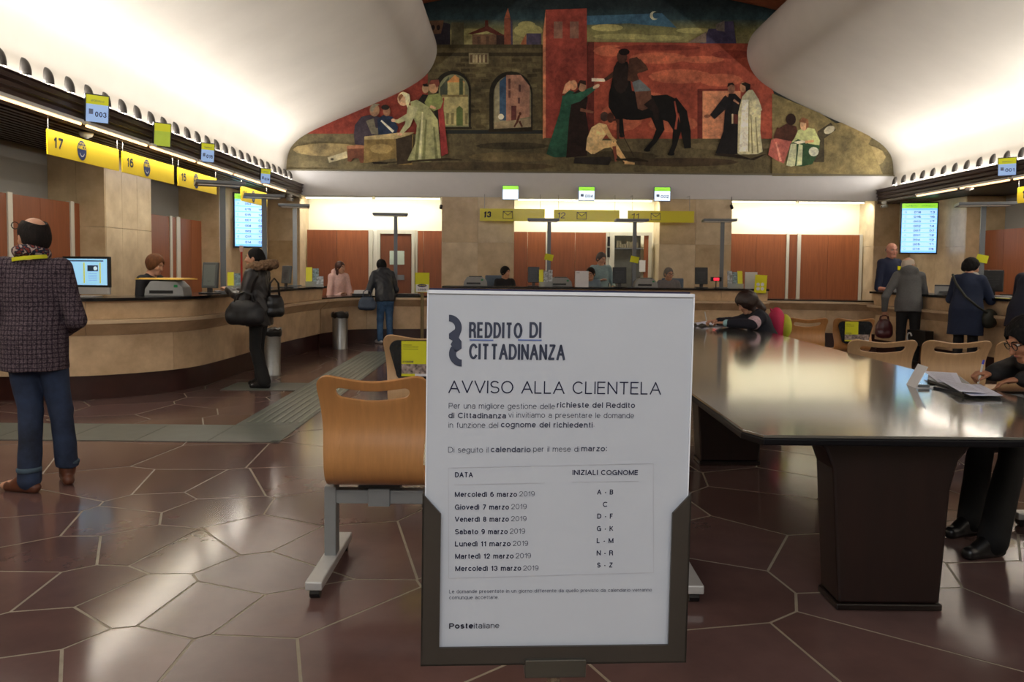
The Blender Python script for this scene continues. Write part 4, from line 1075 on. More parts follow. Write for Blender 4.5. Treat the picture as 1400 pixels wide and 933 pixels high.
# ------------------------------------------------------------------ beam seating
ply = M('beech_plywood', (188, 134, 80), .38, var=.10, scale=5, stretch=(9, 1.2, 1.2), bump=.02)
ply_b = M('beech_plywood_pale', (196, 160, 118), .42, var=.08, scale=5, stretch=(9, 1.2, 1.2))
def chair_shell_mesh(W_=.50, top=1.0):
    # side profile (y forward, z up) from seat front to back top
    k = (top - .45) / .53
    prof = [(.40, .405), (.385, .435), (.34, .452), (.26, .446), (.16, .434), (.07, .437), (.00, .452), (-.050, .480), (-.078, .52), (-.086, .57), (-.074, .64), (-.054, .70), (-.048, .76), (-.066, .84), (-.098, .92), (-.130, .98)]
    prof = [(y, z if z < .45 else .45 + (z - .45) * k) for y, z in prof]
    P_ = smooth_prof(prof, 2)
    S = [0]
    for a, b_ in zip(P_, P_[1:]): S.append(S[-1] + math.hypot(b_[0] - a[0], b_[1] - a[1]))
    Ltot = S[-1]
    def at(s):
        s = max(0, min(Ltot, s))
        for i in range(len(S) - 1):
            if s <= S[i + 1]:
                t_ = (s - S[i]) / (S[i + 1] - S[i]); return (P_[i][0] * (1 - t_) + P_[i + 1][0] * t_, P_[i][1] * (1 - t_) + P_[i + 1][1] * t_)
        return P_[-1]
    sb = .47                         # where the seat turns into the back
    def hw(s):
        f = s / Ltot
        base = W_ / 2
        if s < sb: return base * (.92 + .05 * math.cos((s / sb) * PI))
        g = (s - sb) / (Ltot - sb)   # 0 at bend, 1 at top
        return base * (.87 - .01 * math.sin(g * PI) + .14 * g ** 1.6)
    hf = [0, .14, .28, .42, .52, .56, .59, .615, .636, .650, .657, .66, .72, .78, .84, .89, .93, .96, .985, 1.0]
    us = [-u for u in hf[:0:-1]] + hf; nu = len(us) - 1
    def topS(u):                     # wavy top edge with round corners
        a = abs(u); wave = -.018 * math.cos(min(a, 1) * PI) - .018
        c = max(0, (a - .72) / .28); return Ltot + wave * 1.0 - .075 * (1 - math.sqrt(max(0, 1 - c * c)))
    def frontS(u):
        a = abs(u); c = max(0, (a - .7) / .3); return .05 * (1 - math.sqrt(max(0, 1 - c * c)))
    mid = lambda u: Ltot - .098 - .012 * math.cos(min(abs(u), 1) * PI / .9)
    def hole(u):
        a = abs(u)
        if a >= .659: return 0
        c = max(0, (a - .56) / .10); return .027 * math.sqrt(max(0, 1 - c * c))
    rowsA = 30; rowsB = 5
    vs = []; idx = {}
    def vert(u, s):
        y, z = at(s); key = len(vs)
        vs.append((u * hw(s), y + .020 * (1 - u * u) * (1 if s > sb else 0) * -1 * min(1, (s - sb) / .2 if s > sb else 0), z)); return key
    A = [[vert(u, frontS(u) + (mid(u) - hole(u) - frontS(u)) * j / rowsA) for u in us] for j in range(rowsA + 1)]
    B = []
    for j in range(rowsB + 1):
        row = []
        for i, u in enumerate(us):
            if j == 0 and hole(u) == 0: row.append(A[-1][i])
            else: row.append(vert(u, mid(u) + hole(u) + (topS(u) - mid(u) - hole(u)) * j / rowsB))
        B.append(row)
    fs = []
    for G in (A, B):
        for j in range(len(G) - 1):
            for i in range(nu): fs.append((G[j][i], G[j][i + 1], G[j + 1][i + 1], G[j + 1][i]))
    me = bpy.data.meshes.new('seat_shell'); me.from_pydata(vs, [], fs)
    me.polygons.foreach_set('use_smooth', [True] * len(fs)); me.update(); return me
shell_cache = {}
def leaflet_holder(parent, x, W_, top):
    z0, z1 = top - .32, top - .06; y = -.150
    T = Matrix.Translation((x, y, 0))
    n = 6; pts = []
    w_ = W_ * .40; r = .06
    for (cx, cz, a0) in ((w_ - r, z1 - .04, 0), (-w_ + r, z1 - .04, 90), (-w_ * .8 + r, z0 + r, 180), (w_ * .8 - r, z0 + r, 270)):
        for k in range(n + 1): a_ = R(a0 + 90 * k / n); pts.append((cx + r * math.cos(a_), cz + r * math.sin(a_)))
    T2 = Matrix.Translation((x, y + .012, 0)) @ Matrix.Rotation(R(90), 4, 'X')
    b = MB(); b.prism(pts, 0, .012, T=T2); h = b.build('leaflet_holder', M('holder_black', (26, 30, 34), .2, var=.3, scale=30), parent)
    b = MB(); b.box(x - w_ * .62, x + w_ * .15, y - .006, y - .002, z0 + .115, z1 + .015); b.build('yellow_sheet', yellowpaper, h)
    b = MB(); b.box(x - w_ * .62, x + w_ * .80, y - .004, y - .001, z0 + .045, z0 + .115); b.build('photo_strip', M('crowd_print', (92, 60, 70), .4, var=.9, scale=34, rgb2=(200, 180, 170)), h)
    b = MB(); b.box(x - w_ * .2, x + w_ * .80, y - .005, y - .001, z0 + .03, z0 + .047); b.build('white_strip', paper, h)
    b = MB(); b.box(x - w_ * .62, x - w_ * .2, y - .005, y - .001, z0 + .03, z0 + .047); b.build('yellow_strip', yellowpaper, h)
    for k in range(3):
        b = MB(); b.box(x - w_ * .58, x - w_ * (.1 if k else .3), y - .0075, y - .0065, z1 - .015 - k * .014, z1 - .010 - k * .014); b.build('print_line', M('olive_ink', (150, 150, 20), .6, var=0), h)
    text('print_line', 'ATTENZIONE', greyink, h, x - w_ * .58, z0 + .125, .012, w_ * .34, .02, y - .008)
def bench(name_label, loc, rotz, xs, W_, top, m, holders=(), legs=None, grp=None, beamy=.10):
    t = thing('beam_seating', name_label, 'bench', loc, rotz, grp)
    key = (W_, top)
    if key not in shell_cache: shell_cache[key] = chair_shell_mesh(W_, top)
    for i, x in enumerate(xs):
        me = shell_cache[key]
        if len(me.materials) == 0: me.materials.append(m)
        o = link('seat_shell', me, t); o.location = (x, 0, 0)
        s = o.modifiers.new('s', 'SOLIDIFY'); s.thickness = .013; s.offset = 0
        bv = o.modifiers.new('b', 'BEVEL'); bv.width = .003; bv.segments = 2; bv.limit_method = 'ANGLE'; bv.angle_limit = R(60)
        b = MB(); b.box(x - .10, x + .10, beamy - .03, beamy + .10, .405, .426); b.build('seat_bracket', blackpl, t)
        b = MB(); b.box(x - .052, x + .052, beamy - .045, beamy + .045, .325, .41); b.build('beam_clamp', greypaint, t, bevel=.004)
        if i in holders: leaflet_holder(t, x, W_, top)
    x0, x1 = legs or (xs[0] - W_ * .33, xs[-1] + W_ * .33)
    b = MB(); b.box(x0 - .02, x1 + .02, beamy - .03, beamy + .03, .335, .40); b.build('beam', greypaint, t, bevel=.004)
    for x in (x0, x1):
        b = MB(); b.box(x - .028, x + .028, beamy - .04, beamy + .04, .07, .42); b.build('leg', greypaint, t, bevel=.004)
        f = MB(); f.box(x - .038, x + .038, beamy - .36, beamy + .30, .045, .085); fo = f.build('foot', M('foot_metal', (190, 190, 188), .35, metal=.3), t, bevel=.006)
        for yy_ in (beamy - .32, beamy + .26):
            b = MB(); b.tube([(x - .022, yy_, .024), (x + .022, yy_, .024)], .024, 12); b.build('castor', blackpl, fo)
    return t
bx = (WY(505, 600, 3.47).x, WY(505, 600, 3.47).x + .60, WY(505, 600, 3.47).x + 1.17)
bench('wooden three-seat beam bench right behind the notice stand', (0, 3.66, 0), 0, bx, .522, .985, ply, legs=(WY(455, 700, 3.78).x, WY(938, 700, 3.62).x))
bx2 = (WY(574, 520, 5.35).x, WY(574, 520, 5.35).x + .62, WY(574, 520, 5.35).x + 1.24)
bench('second wooden beam bench, with black leaflet holder on its left seat', (0, 5.60, 0), 0, bx2, .56, 1.0, ply_b, holders=(0,))
# far side of the table
def rowR(pxc, Y): return tuple(WY(q, 470, Y).x for q in pxc)
bench('wooden beam bench by table, nearest to writing customer at right', (0, 6.75, 0), 0, rowR((1209, 1311, 1413), 6.62), .60, .895, ply_b)
bench('far wooden beam bench behind schoolgirl, with leaflet holder on right seat', (0, 9.95, 0), 0, rowR((1046, 1105, 1169), 9.8), .53, .875, ply, holders=(2,))

bench('single wooden seat under the person writing at the right edge', (3.33, 4.42, 0), R(90), (0,), .48, .90, ply_b, legs=(-.1, .1))
# ------------------------------------------------------------------ notice stand
yaw = R(3.6)
Pc = WY(766.5, 640, .95)
PM = Matrix.Translation(Pc) @ Matrix.Rotation(yaw, 4, 'Z') @ Matrix.Rotation(R(.45), 4, 'Y') @ Matrix.Rotation(R(.6), 4, 'X')
PMi = PM.inverted()
def uv(px, py):          # photo pixel -> x, z on the notice
    o = PMi @ CAM; d = (PMi @ (CAM + ray(px, py))) - o
    k = -o.y / d.y; q = o + d * k; return q.x, q.z
st = thing('notice_stand', 'floor stand holding white notice headed REDDITO DI CITTADINANZA in dark pocket', 'sign stand', (Pc.x, Pc.y + .02, 0))
root = bpy.data.objects.new('notice_board', None)
def tagpart(o): return o
# all parts hang from the Empty; bring notice coordinates to its frame
ST = Matrix.Translation((-Pc.x, -Pc.y - .02, 0)) @ PM
def place(o):
    o.data.transform(ST); return o
x0, zt = uv(586, 397); x1, _ = uv(948, 398); zb = uv(766, 884)[1]
xl, xr = uv(585.0, 640)[0], uv(946.2, 640)[0]
fxl, fxr = uv(577, 760)[0], uv(940.5, 760)[0]; fzb = uv(757, 905)[1]
paper_m = M('notice_paper', (192, 196, 204), .55, var=.02, scale=6, bump=.02, coat=.25)
b = MB(); b.box(x0, x1, 0, .012, zb - .01, zt); place(b.build('notice_sheet', paper_m, st))
b = MB(); b.box(x0 - .001, x1 + .001, -.002, -.0004, zt - .0035, zt + .0005).box(x0 - .0015, x0 + .0, -.002, .013, zb, zt).box(x1, x1 + .0015, -.002, .013, zb, zt)
place(b.build('clear_sleeve', M('clear_edge', (235, 238, 245), .12, var=0, spec=.9), st))
b = MB(); b.box(x0, x1, .013, .016, zb, zt + .002); place(b.build('backing_board', M('navy_board', (30, 32, 70), .4, var=0), st))
# dark pocket: U-shaped front with slanted shoulders
fm = M('pocket_bronze', (62, 56, 50), .42, metal=.2, var=.12, scale=8)
il, ir = uv(601.8, 800)[0], uv(914.5, 800)[0]; iz = uv(757, 881)[1]
zs0 = uv(577, 673)[1]; zs1 = uv(603, 701)[1]
T90 = Matrix.Rotation(R(90), 4, 'X')
b = MB()
b.prism([(fxl, fzb), (fxr, fzb), (fxr, iz), (fxl, iz)], .0035, .007, T=T90)
b.prism([(fxl, iz), (il, iz), (il, zs1), (fxl, zs0)], .0035, .007, T=T90)
b.prism([(ir, iz), (fxr, iz), (fxr, zs0), (ir, zs1)], .0035, .007, T=T90)
place(b.build('pocket_front', fm, st))
b = MB(); b.box(fxl, fxr, .016, .019, fzb, zs0 - .01).box(fxl, fxl + .002, -.007, .019, fzb, zs0).box(fxr - .002, fxr, -.007, .019, fzb, zs0).box(fxl, fxr, -.007, .019, fzb, fzb + .002)
place(b.build('pocket_back', fm, st))
cx0, cz1 = uv(717, 897); cx1, cz0 = uv(799, 920)
b = MB(); b.box(cx0, cx1, -.012, .028, cz0, cz1); place(b.build('clamp', M('clamp_metal', (88, 84, 76), .35, metal=.6, var=.1), st, bevel=.001))
px_ = (uv(749, 926)[0] + uv(767, 926)[0]) / 2
q = ST @ Vector((px_, .008, cz0))
b = MB(); b.tube([(q.x, q.y, .02), (q.x, q.y, q.z + .002)], .0085, 14); b.build('pole', M('pole_metal', (170, 160, 140), .25, metal=.9, var=.03), st, smooth=False)
b = MB(); b.lathe([(0, 0), (.15, 0), (.15, .008), (.02, .022), (.012, .03), (0, .03)], 28, (q.x, q.y, 0)); b.build('round_base', fm, st, smooth=True)

def line(segs, cap, m, py_l, py_r=None):
    """segs: (text, px_left, px_right, bold) on one baseline of the notice"""
    for s_, a, c, bo in segs:
        ya = py_l if py_r is None else py_l + (py_r - py_l) * (a - 613) / 290
        u0, v0 = uv(a, ya); u1, _ = uv(c, ya)
        o = text('printed_text', s_, m, st, u0, v0, cap, u1 - u0, bo, y=-.0007)
        place(o)
PX = .000880        # metres per photo pixel on the notice
def cap(p): return p * PX
INK, INK2, INK3 = greyink, navyink, midink
line([('REDDITO', 641, 714, .06), ('DI', 723.5, 740, .06)], cap(21.5), INK, 462)
line([('CITTADINANZA', 641, 772.5, .06)], cap(21.5), INK, 491.3)
for (a, c) in ((642, 674.5), (708, 740.5)):
    u0, v0 = uv(a, 465.8); u1, v1 = uv(c, 464.3); b = MB(); b.box(u0, u1, -.0009, -.0006, v0, v0 + cap(1.7)); place(b.build('underline', blueink, st))
line([('AVVISO ALLA CLIENTELA', 613, 903.5, -.018)], cap(17.5), INK2, 537.6, 535.8)
line([('Per una migliore gestione delle', 613.5, 758.5, -.012), ('richieste del Reddito', 761.3, 868, .012)], cap(7.6), INK3, 558.6, 556.2)
line([('di Cittadinanza', 613, 692, .012), ('vi invitiamo a presentare le domande', 695, 866.7, -.012)], cap(7.6), INK3, 571.9, 569.2)
line([('in funzione del', 613, 681, -.012), ('cognome dei richiedenti', 684.7, 810, .012), ('.', 811.5, 813, 0)], cap(7.6), INK3, 584.9, 582.6)
line([('Di seguito il', 612.6, 667.5, -.012), ('calendario', 670.8, 725.4, .012), ('per il mese di', 728.8, 791.6, -.012), ('marzo', 794.5, 827, .012), (':', 828.3, 829.8, .012)], cap(7.6), INK3, 618.8, 616.2)
line([('DATA', 622, 646.4, .02)], cap(7.2), INK2, 652.8)
line([('INIZIALI COGNOME', 782.5, 872.5, .02)], cap(7.2), INK2, 649.6)
rows = [('Mercoledì 6 marzo', 621.8, 706.8, 709.8, 731, 679.6, 'A - B', 816.2, 838.2, 676.3), ('Giovedì 7 marzo', 621.8, 695.8, 698.8, 720, 697, 'C', 824, 830.6, 693.2), ('Venerdì 8 marzo', 621.8, 695.6, 698.6, 719.8, 713.6, 'D - F', 816.4, 838, 709.3),
        ('Sabato 9 marzo', 621.9, 694, 696.8, 718, 730.6, 'G - K', 815.8, 838.2, 726.3), ('Lunedì 11 marzo', 622, 698, 701, 722, 747.3, 'L - M', 815.6, 838.4, 742.8), ('Martedì 12 marzo', 622.2, 702, 704.8, 726, 764.2, 'N - R', 815.5, 838, 759.6),
        ('Mercoledì 13 marzo', 622.4, 712.4, 715.2, 736.2, 781, 'S - Z', 816, 837.5, 776.2)]
for (s_, a, c, a2, c2, y_, l_, la, lc, ly) in rows:
    line([(s_, a, c, .014)], cap(7.2), INK2, y_); line([('2019', a2, c2, -.010)], cap(7.2), INK3, y_ - .8); line([(l_, la, lc, .02)], cap(7.2), INK2, ly)
line([('Le domande presentate in un giorno differente da quello previsto da calendario verranno', 614, 891, -.006)], cap(5.0), INK3, 811.3, 804.6)
line([('comunque accettate.', 614, 681.5, -.006)], cap(5.0), INK3, 819.6)
line([('Poste', 614, 647, .045)], cap(7.8), M('black_ink', (16, 16, 40), .6, var=0), 859.8); line([('italiane', 647.8, 682.6, -.004)], cap(7.8), M('black_ink', (16, 16, 40), .6, var=0), 859.4)
def hl(ax, ay, cx_, cy):
    u0, v0 = uv(ax, ay); u1, v1 = uv(cx_, cy); b = MB(); d = Vector((u1 - u0, 0, v1 - v0)).normalized() * .0002; n = Vector((-d.z, 0, d.x))
    b.poly([(u0 - n.x, -.0007, v0 - n.z), (u1 - n.x, -.0007, v1 - n.z), (u1 + n.x, -.0007, v1 + n.z), (u0 + n.x, -.0007, v0 + n.z)]); place(b.build('table_rule', hairline, st))
hl(613, 640, 893, 634); hl(613.5, 791, 893.5, 783); hl(613, 640, 613.5, 791); hl(893, 634, 893.5, 783); hl(621, 663, 745, 660.5); hl(782, 659.5, 873, 658)
# scissor-like emblem: two half rings and a diagonal
def emb(pts): 
    b = MB(); q = [uv(613.8 + (a - 157) / 3.59, 430.4 + (c - 144) / 3.59) for a, c in pts]
    b.poly([(u, -.0008, v) for u, v in q]); o = b.build('emblem', INK, st); place(o)
def ringpts(cx_, cy, ro, ri, a0, a1):
    A = [R(a0 + (a1 - a0) * k / 14) for k in range(15)]
    return [(cx_ + ro * math.cos(a_), cy + ro * math.sin(a_)) for a_ in A] + [(cx_ + ri * math.cos(a_), cy + ri * math.sin(a_)) for a_ in A[::-1]]
emb(ringpts(157, 207, 63, 30, -90, 20)); emb([(157, 237), (187, 215), (216, 229), (205, 257), (219, 275), (219, 310), (190, 330), (165, 290), (175, 272), (157, 262)])
emb(ringpts(220, 336, 63, 28, 90, 215)); 

# ------------------------------------------------------------------ bins
def bin_(loc, h, r, label):
    t = thing('waste_bin', label, 'bin', loc)
    b = MB(); b.lathe([(0, 0), (r, 0), (r, .02), (r * .96, .03), (r, h), (r - .006, h), (r - .01, .05), (0, .05)], 24); o = b.build('drum', metal, t, smooth=True); o.modifiers.new('e', 'EDGE_SPLIT').split_angle = R(35)
    b = MB(); n = 22; vs = []; rr_ = random.Random(4)
    prof = [(r * .5, h - .02), (r * .95, h + .02), (r + .012, h + .022), (r + .018, h - .02), (r + .012, h - .075)]
    rows_ = []
    for (a, z) in prof: rows_.append([(a * (1 + rr_.uniform(-.02, .03)) * math.cos(2 * PI * k / n), a * (1 + rr_.uniform(-.02, .03)) * math.sin(2 * PI * k / n), z + rr_.uniform(-.014, .014)) for k in range(n)])
    vs = [v for g in rows_ for v in g]; fs = [(j * n + k, j * n + (k + 1) % n, (j + 1) * n + (k + 1) % n, (j + 1) * n + k) for j in range(len(prof) - 1) for k in range(n)]
    b.add(vs, fs); b.build('bin_bag', M('bag_black', (14, 14, 15), .3, var=.2, scale=40), t, smooth=True)
q = WZ(371, 513); bin_((q.x, q.y, 0), .60, .125, 'steel bin with black bag behind the woman in fur-hooded coat')
q = WZ(465, 477); bin_((q.x, q.y, 0), .62, .135, 'steel bin with black bag in the corner of left counter')

# notice stand with yellow card near low counter
q = WZ(577, 478); Y = 13.9; q = WY(577, 478, Y)
t = thing('sign_stand', 'slim brass floor stand with yellow card, left of the big notice', 'sign stand', (q.x, Y, 0))
zt_ = WY(577, 373, Y).z; zb_ = WY(577, 400, Y).z
b = MB(); b.lathe([(0, 0), (.16, 0), (.16, .012), (.02, .03), (0, .03)], 20); b.build('round_base', metal, t)
b = MB(); b.tube([(0, 0, .02), (0, 0, zb_)], .03, 10); b.build('pole', M('brass_pole', (150, 138, 104), .3, metal=.7, var=.05), t)
b = MB(); b.box(-.125, .125, -.012, .0, zb_, zt_); b.build('card', yellowpaper, t)
b = MB(); b.box(-.115, .115, -.015, -.012, zb_ + .01, zb_ + .14); b.build('white_area', paper, t)
b = MB(); b.lathe([(0, 0), (1, 0)], 16, T=Matrix.Translation((0, -.016, zb_ + .12)) @ Matrix.Diagonal((.08, 1, .028, 1)) @ T90); b.build('blue_oval', M('badge_blue', (18, 44, 104)), t)
text('card_text', 'AVVISO', yellowsign, t, -.06, zb_ + .112, .02, .12, .02, -.018)
text('card_text', 'LEGGI', greyink, t, -.07, zb_ + .035, .032, .14, .03, -.018)

# ------------------------------------------------------------------ things on the counters and table
def box_thing(name, label, cat, loc, rotz, boxes, grp=None, bevel=.004):
    t = thing(name, label, cat, loc, rotz, grp)
    for (nm, m, dims) in boxes:
        b = MB(); [b.box(*d) for d in (dims if isinstance(dims, list) else [dims])]; b.build(nm, m, t, bevel=bevel)
    return t
def monitor(loc, rotz, w_, h_, label, back=True, scr=None):
    t = thing('monitor', label, 'monitor', loc, rotz)
    b = MB(); b.box(-.11, .11, -.08, .08, 0, .015); b.build('stand_base', darkpl, t, bevel=.004)
    b = MB(); b.box(-.03, .03, -.015, .015, .01, h_ * .5); b.build('stand_neck', darkpl, t)
    T = Matrix.Translation((0, 0, .07)) @ Matrix.Rotation(R(-5), 4, 'X')
    b = MB(); b.box(-w_ / 2, w_ / 2, -.02, .02, 0, h_, T=T); b.build('case', scr[0] if scr else blackpl, t, bevel=.008)
    if scr and scr[1]:
        b = MB(); b.box(-w_ / 2 + .03, w_ / 2 - .03, -.0225, -.020, .03, h_ - .03, T=T); b.build('screen', scr[1], t)
    else:
        b = MB(); [b.box(-w_ * .3, w_ * .3, -.024, -.02, h_ * (.3 + .08 * k), h_ * (.33 + .08 * k), T=T) for k in range(6)]; b.build('vents', darkpl, t)
    return t
def printer(loc, rotz, label, green=True):
    t = thing('counter_printer', label, 'printer', loc, rotz)
    b = MB(); b.prism([(-.22, 0), (.22, 0), (.20, .10), (.13, .17), (-.15, .17), (-.21, .08)], -.16, .16, T=T90); b.build('casing', greypl, t, bevel=.01)
    b = MB(); b.box(-.16, .10, -.165, -.155, .03, .065); b.build('paper_slot', blackpl, t)
    b = MB(); b.box(-.12, .12, -.10, .10, .17, .185); b.build('lid', darkpl, t)
    b = MB(); b.box(.11, .15, -.168, -.158, .10, .13); b.build('button', M('green_led', (20, 130, 70), .4, var=0), t)
    return t
def leaflets(loc, rotz, w_, h_, label, cols):
    t = thing('leaflet_rack', label, 'leaflet holder', loc, rotz)
    b = MB(); b.box(-w_ / 2, w_ / 2, -.05, .05, 0, .012).box(-w_ / 2, w_ / 2, -.05, -.045, .01, h_ * .28); b.build('holder', M('clear_plastic', (190, 196, 196), .15, var=0, alpha=.45), t)
    T = Matrix.Rotation(R(-9), 4, 'X'); n = len(cols)
    for k, c in enumerate(cols):
        b = MB(); x = -w_ / 2 + w_ * k / n; b.box(x + .004, x + w_ / n - .004, -.01, .01, .012, h_ * (1 - .06 * (k % 2)), T=T); b.build('leaflet', c, t)
    return t
photo = M('leaflet_photo', (150, 150, 130), .4, var=.7, scale=22, rgb2=(210, 220, 230)); photo2 = M('leaflet_photo_green', (90, 110, 80), .4, var=.6, scale=26, rgb2=(160, 190, 200))
brite = M('leaflet_yellow', (232, 228, 20), .4, var=.02)
# left counter: big screen with web page
P = WY(128, 403, 8.75)
t = thing('desktop_computer', 'silver all-in-one computer showing web page on left counter', 'computer', (P.x, 8.62, ctop), R(-8))
b = MB(); b.box(-.12, .12, -.09, .09, 0, .012); b.build('foot', M('alu', (200, 200, 202), .3, metal=.6), t, bevel=.004)
b = MB(); b.box(-.27, .27, -.012, .02, .03, .105); b.build('chin', M('alu', (200, 200, 202)), t, bevel=.004)
b = MB(); b.box(-.28, .28, -.014, .02, .105, .44); b.build('bezel', blackpl, t, bevel=.006)
b = MB(); b.box(-.25, .25, -.017, -.014, .13, .415); b.build('screen', M('screen_page', (140, 190, 222), .3, var=.04, emit=.75), t)
b = MB(); b.box(-.21, .21, -.019, -.017, .385, .40); b.build('toolbar', M('page_bar', (60, 90, 120), .3, var=0, emit=.3), t)
for x in (-.02, .17):
    b = MB(); b.box(x - .008, x + .008, -.019, -.017, .15, .375); b.build('page_stripe', M('page_yellow', (190, 196, 70), .3, var=0, emit=.5), t)
b = MB(); b.box(.02, .145, -.019, -.017, .28, .345); b.build('page_banner', M('page_dark', (40, 60, 80), .3, var=0, emit=.15), t)
b = MB(); b.lathe([(0, 0), (.022, 0)], 14, T=Matrix.Translation((.115, -.020, .312)) @ T90); b.build('page_disc', M('page_pale', (190, 215, 230), .3, var=0, emit=.6), t)
for k in range(5):
    b = MB(); b.box(.03, .13, -.019, -.017, .18 + k * .018, .184 + k * .018); b.build('page_line', M('page_grey', (110, 150, 180), .3, var=0, emit=.4), t)
P = WY(228, 402, 9.1); pr = printer((P.x, 9.15, ctop), R(6), 'grey counter printer under a yellow folder, left counter')
t = thing('folder', 'yellow cardboard folder lying on the left counter printer', 'folder', (P.x, 9.15, ctop + .187), R(-6))
b = MB(); b.prism([(-.31, -.16), (.27, -.19), (.29, .12), (-.12, .14)], 0, .012); b.build('cover', M('manila', (232, 196, 96), .6, var=.04), t)
b = MB(); b.prism([(-.27, -.15), (.25, -.175), (.27, .10), (-.12, .12)], .012, .018); b.build('sheet', M('manila', (232, 196, 96)), t)
P = WY(287, 400, 9.85); monitor((P.x, 9.85, ctop), R(-22), .24, .32, 'upright grey screen turned away, left counter', scr=(M('slate', (84, 88, 88), .5), M('slate_face', (110, 116, 112), .5, var=.05)))
P = WY(391, 390, 12.6); monitor((P.x, 12.6, ctop), R(-50), .30, .28, 'black screen seen from behind at far left counter', scr=(M('slate', (84, 88, 88)), None))
P = WY(320, 385, 11.0); leaflets((P.x, 11.0, ctop), R(20), .18, .26, 'yellow leaflet holder on left counter before the woman', [brite, photo2])
P = WY(427, 390, 13.3); leaflets((P.x, 13.3, ctop), R(12), .22, .33, 'tall yellow leaflet holder at far end of left counter', [brite, photo2])
P = WY(438, 390, 13.15); leaflets((P.x, 13.12, ctop), R(10), .12, .18, 'clear leaflet holder in front of tall yellow one', [photo])
b_ = WY(492, 402, 14.6); box_thing('card_terminal', 'black document tray on low counter between clerk and customer', 'tray', (b_.x, 14.75, .892), R(5), [('tray', blackpl, (-.16, .16, -.12, .12, 0, .05)), ('papers', paper, (-.13, .13, -.1, .1, .05, .11))])
b_ = WY(560, 401, 15.3); box_thing('keyboard', 'dark low keyboard on low counter beside slim brass stand', 'keyboard', (b_.x, 15.35, .892), 0, [('body', blackpl, (-.25, .2, -.09, .09, 0, .03)), ('keys', darkpl, (-.23, .18, -.075, .075, .03, .036))])
# centre counter
for (px, lab) in ((650, 'grey counter printer at the left end of centre counter'), (766, 'grey printer to the right of the framed yellow leaflets, centre counter'), (882, 'grey printer just right of the lamp pole under sign 11')):
    P = WY(px, 395, 15.0); printer((P.x, 15.02, ctop), 0, lab)
P = WY(731, 395, 14.9); monitor((P.x - .02, 15.02, ctop), 0, .22, .30, 'black upright monitor left of the framed leaflets, centre counter')
P = WY(746, 395, 14.8); leaflets((P.x + .0, 14.78, ctop), 0, .26, .32, 'yellow framed leaflets below the sign 12 lamp', [brite, photo, photo])
P = WY(795, 396, 14.7); box_thing('notice_holder', 'small white notice standing on the centre counter edge', 'notice', (P.x, 14.66, ctop), 0, [('sheet', paper, (-.125, .125, -.004, .004, .0, .30)), ('foot', whitepl, (-.12, .12, -.03, .04, 0, .008)), ('title', greyink, (-.10, -.04, -.006, -.004, .265, .273))], bevel=0)
P = WY(847, 395, 15.0); monitor((P.x, 15.02, ctop), 0, .26, .31, 'black monitor left of the sign 11 lamp pole')
P = WY(959, 395, 15.0); monitor((P.x, 15.02, ctop), 0, .24, .32, 'black monitor beside the grey-haired clerk')
P = WY(979, 395, 14.95)
t = thing('red_display', 'small black device with glowing red number display', 'display', (P.x, 14.97, ctop)); b = MB(); b.box(-.05, .05, -.04, .04, 0, .01).tube([(0, 0, 0), (0, 0, .14)], .01, 6); b.build('stem', blackpl, t)
b = MB(); b.box(-.10, .10, -.03, .03, .13, .21); b.build('case', blackpl, t, bevel=.005); b = MB(); b.box(-.05, .05, -.033, -.030, .145, .195); b.build('red_panel', M('red_led', (255, 40, 60), .3, var=0, emit=1.6), t)
P = WY(1006, 395, 14.8); leaflets((P.x, 14.85, ctop), 0, .29, .33, 'yellow framed photo leaflets right of the red display', [photo, photo2, brite])
P = WY(1028, 396, 14.8); box_thing('notice_holder', 'white leaflet block standing between two yellow ones, centre counter', 'notice', (P.x, 14.87, ctop), 0, [('sheet', M('off_white_paper', (206, 206, 204), .6), (-.115, .115, -.008, .008, 0, .31)), ('foot', whitepl, (-.1, .1, -.03, .04, 0, .008))], bevel=0)
P = WY(1038, 402, 14.66)
t = thing('yellow_card', 'yellow card with four white discs at right end of centre counter', 'card', (P.x, 14.62, ctop - .075)); T = Matrix.Rotation(R(3), 4, 'Y')
b = MB(); b.box(-.11, .11, -.006, .006, .0, .335, T=T); b.build('card', brite, t)
for dx in (-.04, .04):
    for dz in (.08, .16):
        b = MB(); b.lathe([(0, 0), (.032, 0)], 12, T=Matrix.Translation((dx, -.008, dz)) @ T90); b.build('white_disc', paper, t)
b = MB(); b.box(-.1, .1, .0, .05, .075, .08); b.build('clip', greypost, t)
# right counter
P = WY(1222, 399, 13.7); leaflets((P.x, 13.45, ctop), R(-20), .22, .30, 'green and yellow leaflet holder in front of bald clerk', [photo2, brite])
P = WY(1283, 403, 12.6); box_thing('counter_tray', 'grey boxy device behind the customer in grey coat', 'device', (P.x, 12.4, ctop), R(-30), [('body', greypl, (-.15, .15, -.1, .1, 0, .13)), ('lid', darkpl, (-.15, .15, -.1, .1, .13, .15)), ('hand_rest', M('rest_grey', (90, 92, 92), .5), (-.08, .05, -.13, -.1, .02, .06))])  # hand rest in a plain darker grey
P = WY(1345, 403, 11.6); monitor((7.15, 11.75, ctop), R(-40), .26, .32, 'black monitor behind customer in navy coat on right')
P = WY(1362, 405, 11.2); box_thing('keyboard', 'keyboard and papers by the writing hand of navy-coated customer', 'keyboard', (6.95, 11.05, ctop), R(-70), [('body', greypl, (-.20, .20, -.10, .08, 0, .03)), ('keys', darkpl, (-.18, .18, .05, .08, .03, .05)), ('paper_sheet', paper, (-.24, .1, -.22, -.11, 0, .006)), ('yellow_edge', brite, (-.24, .2, -.25, -.225, 0, .006))])

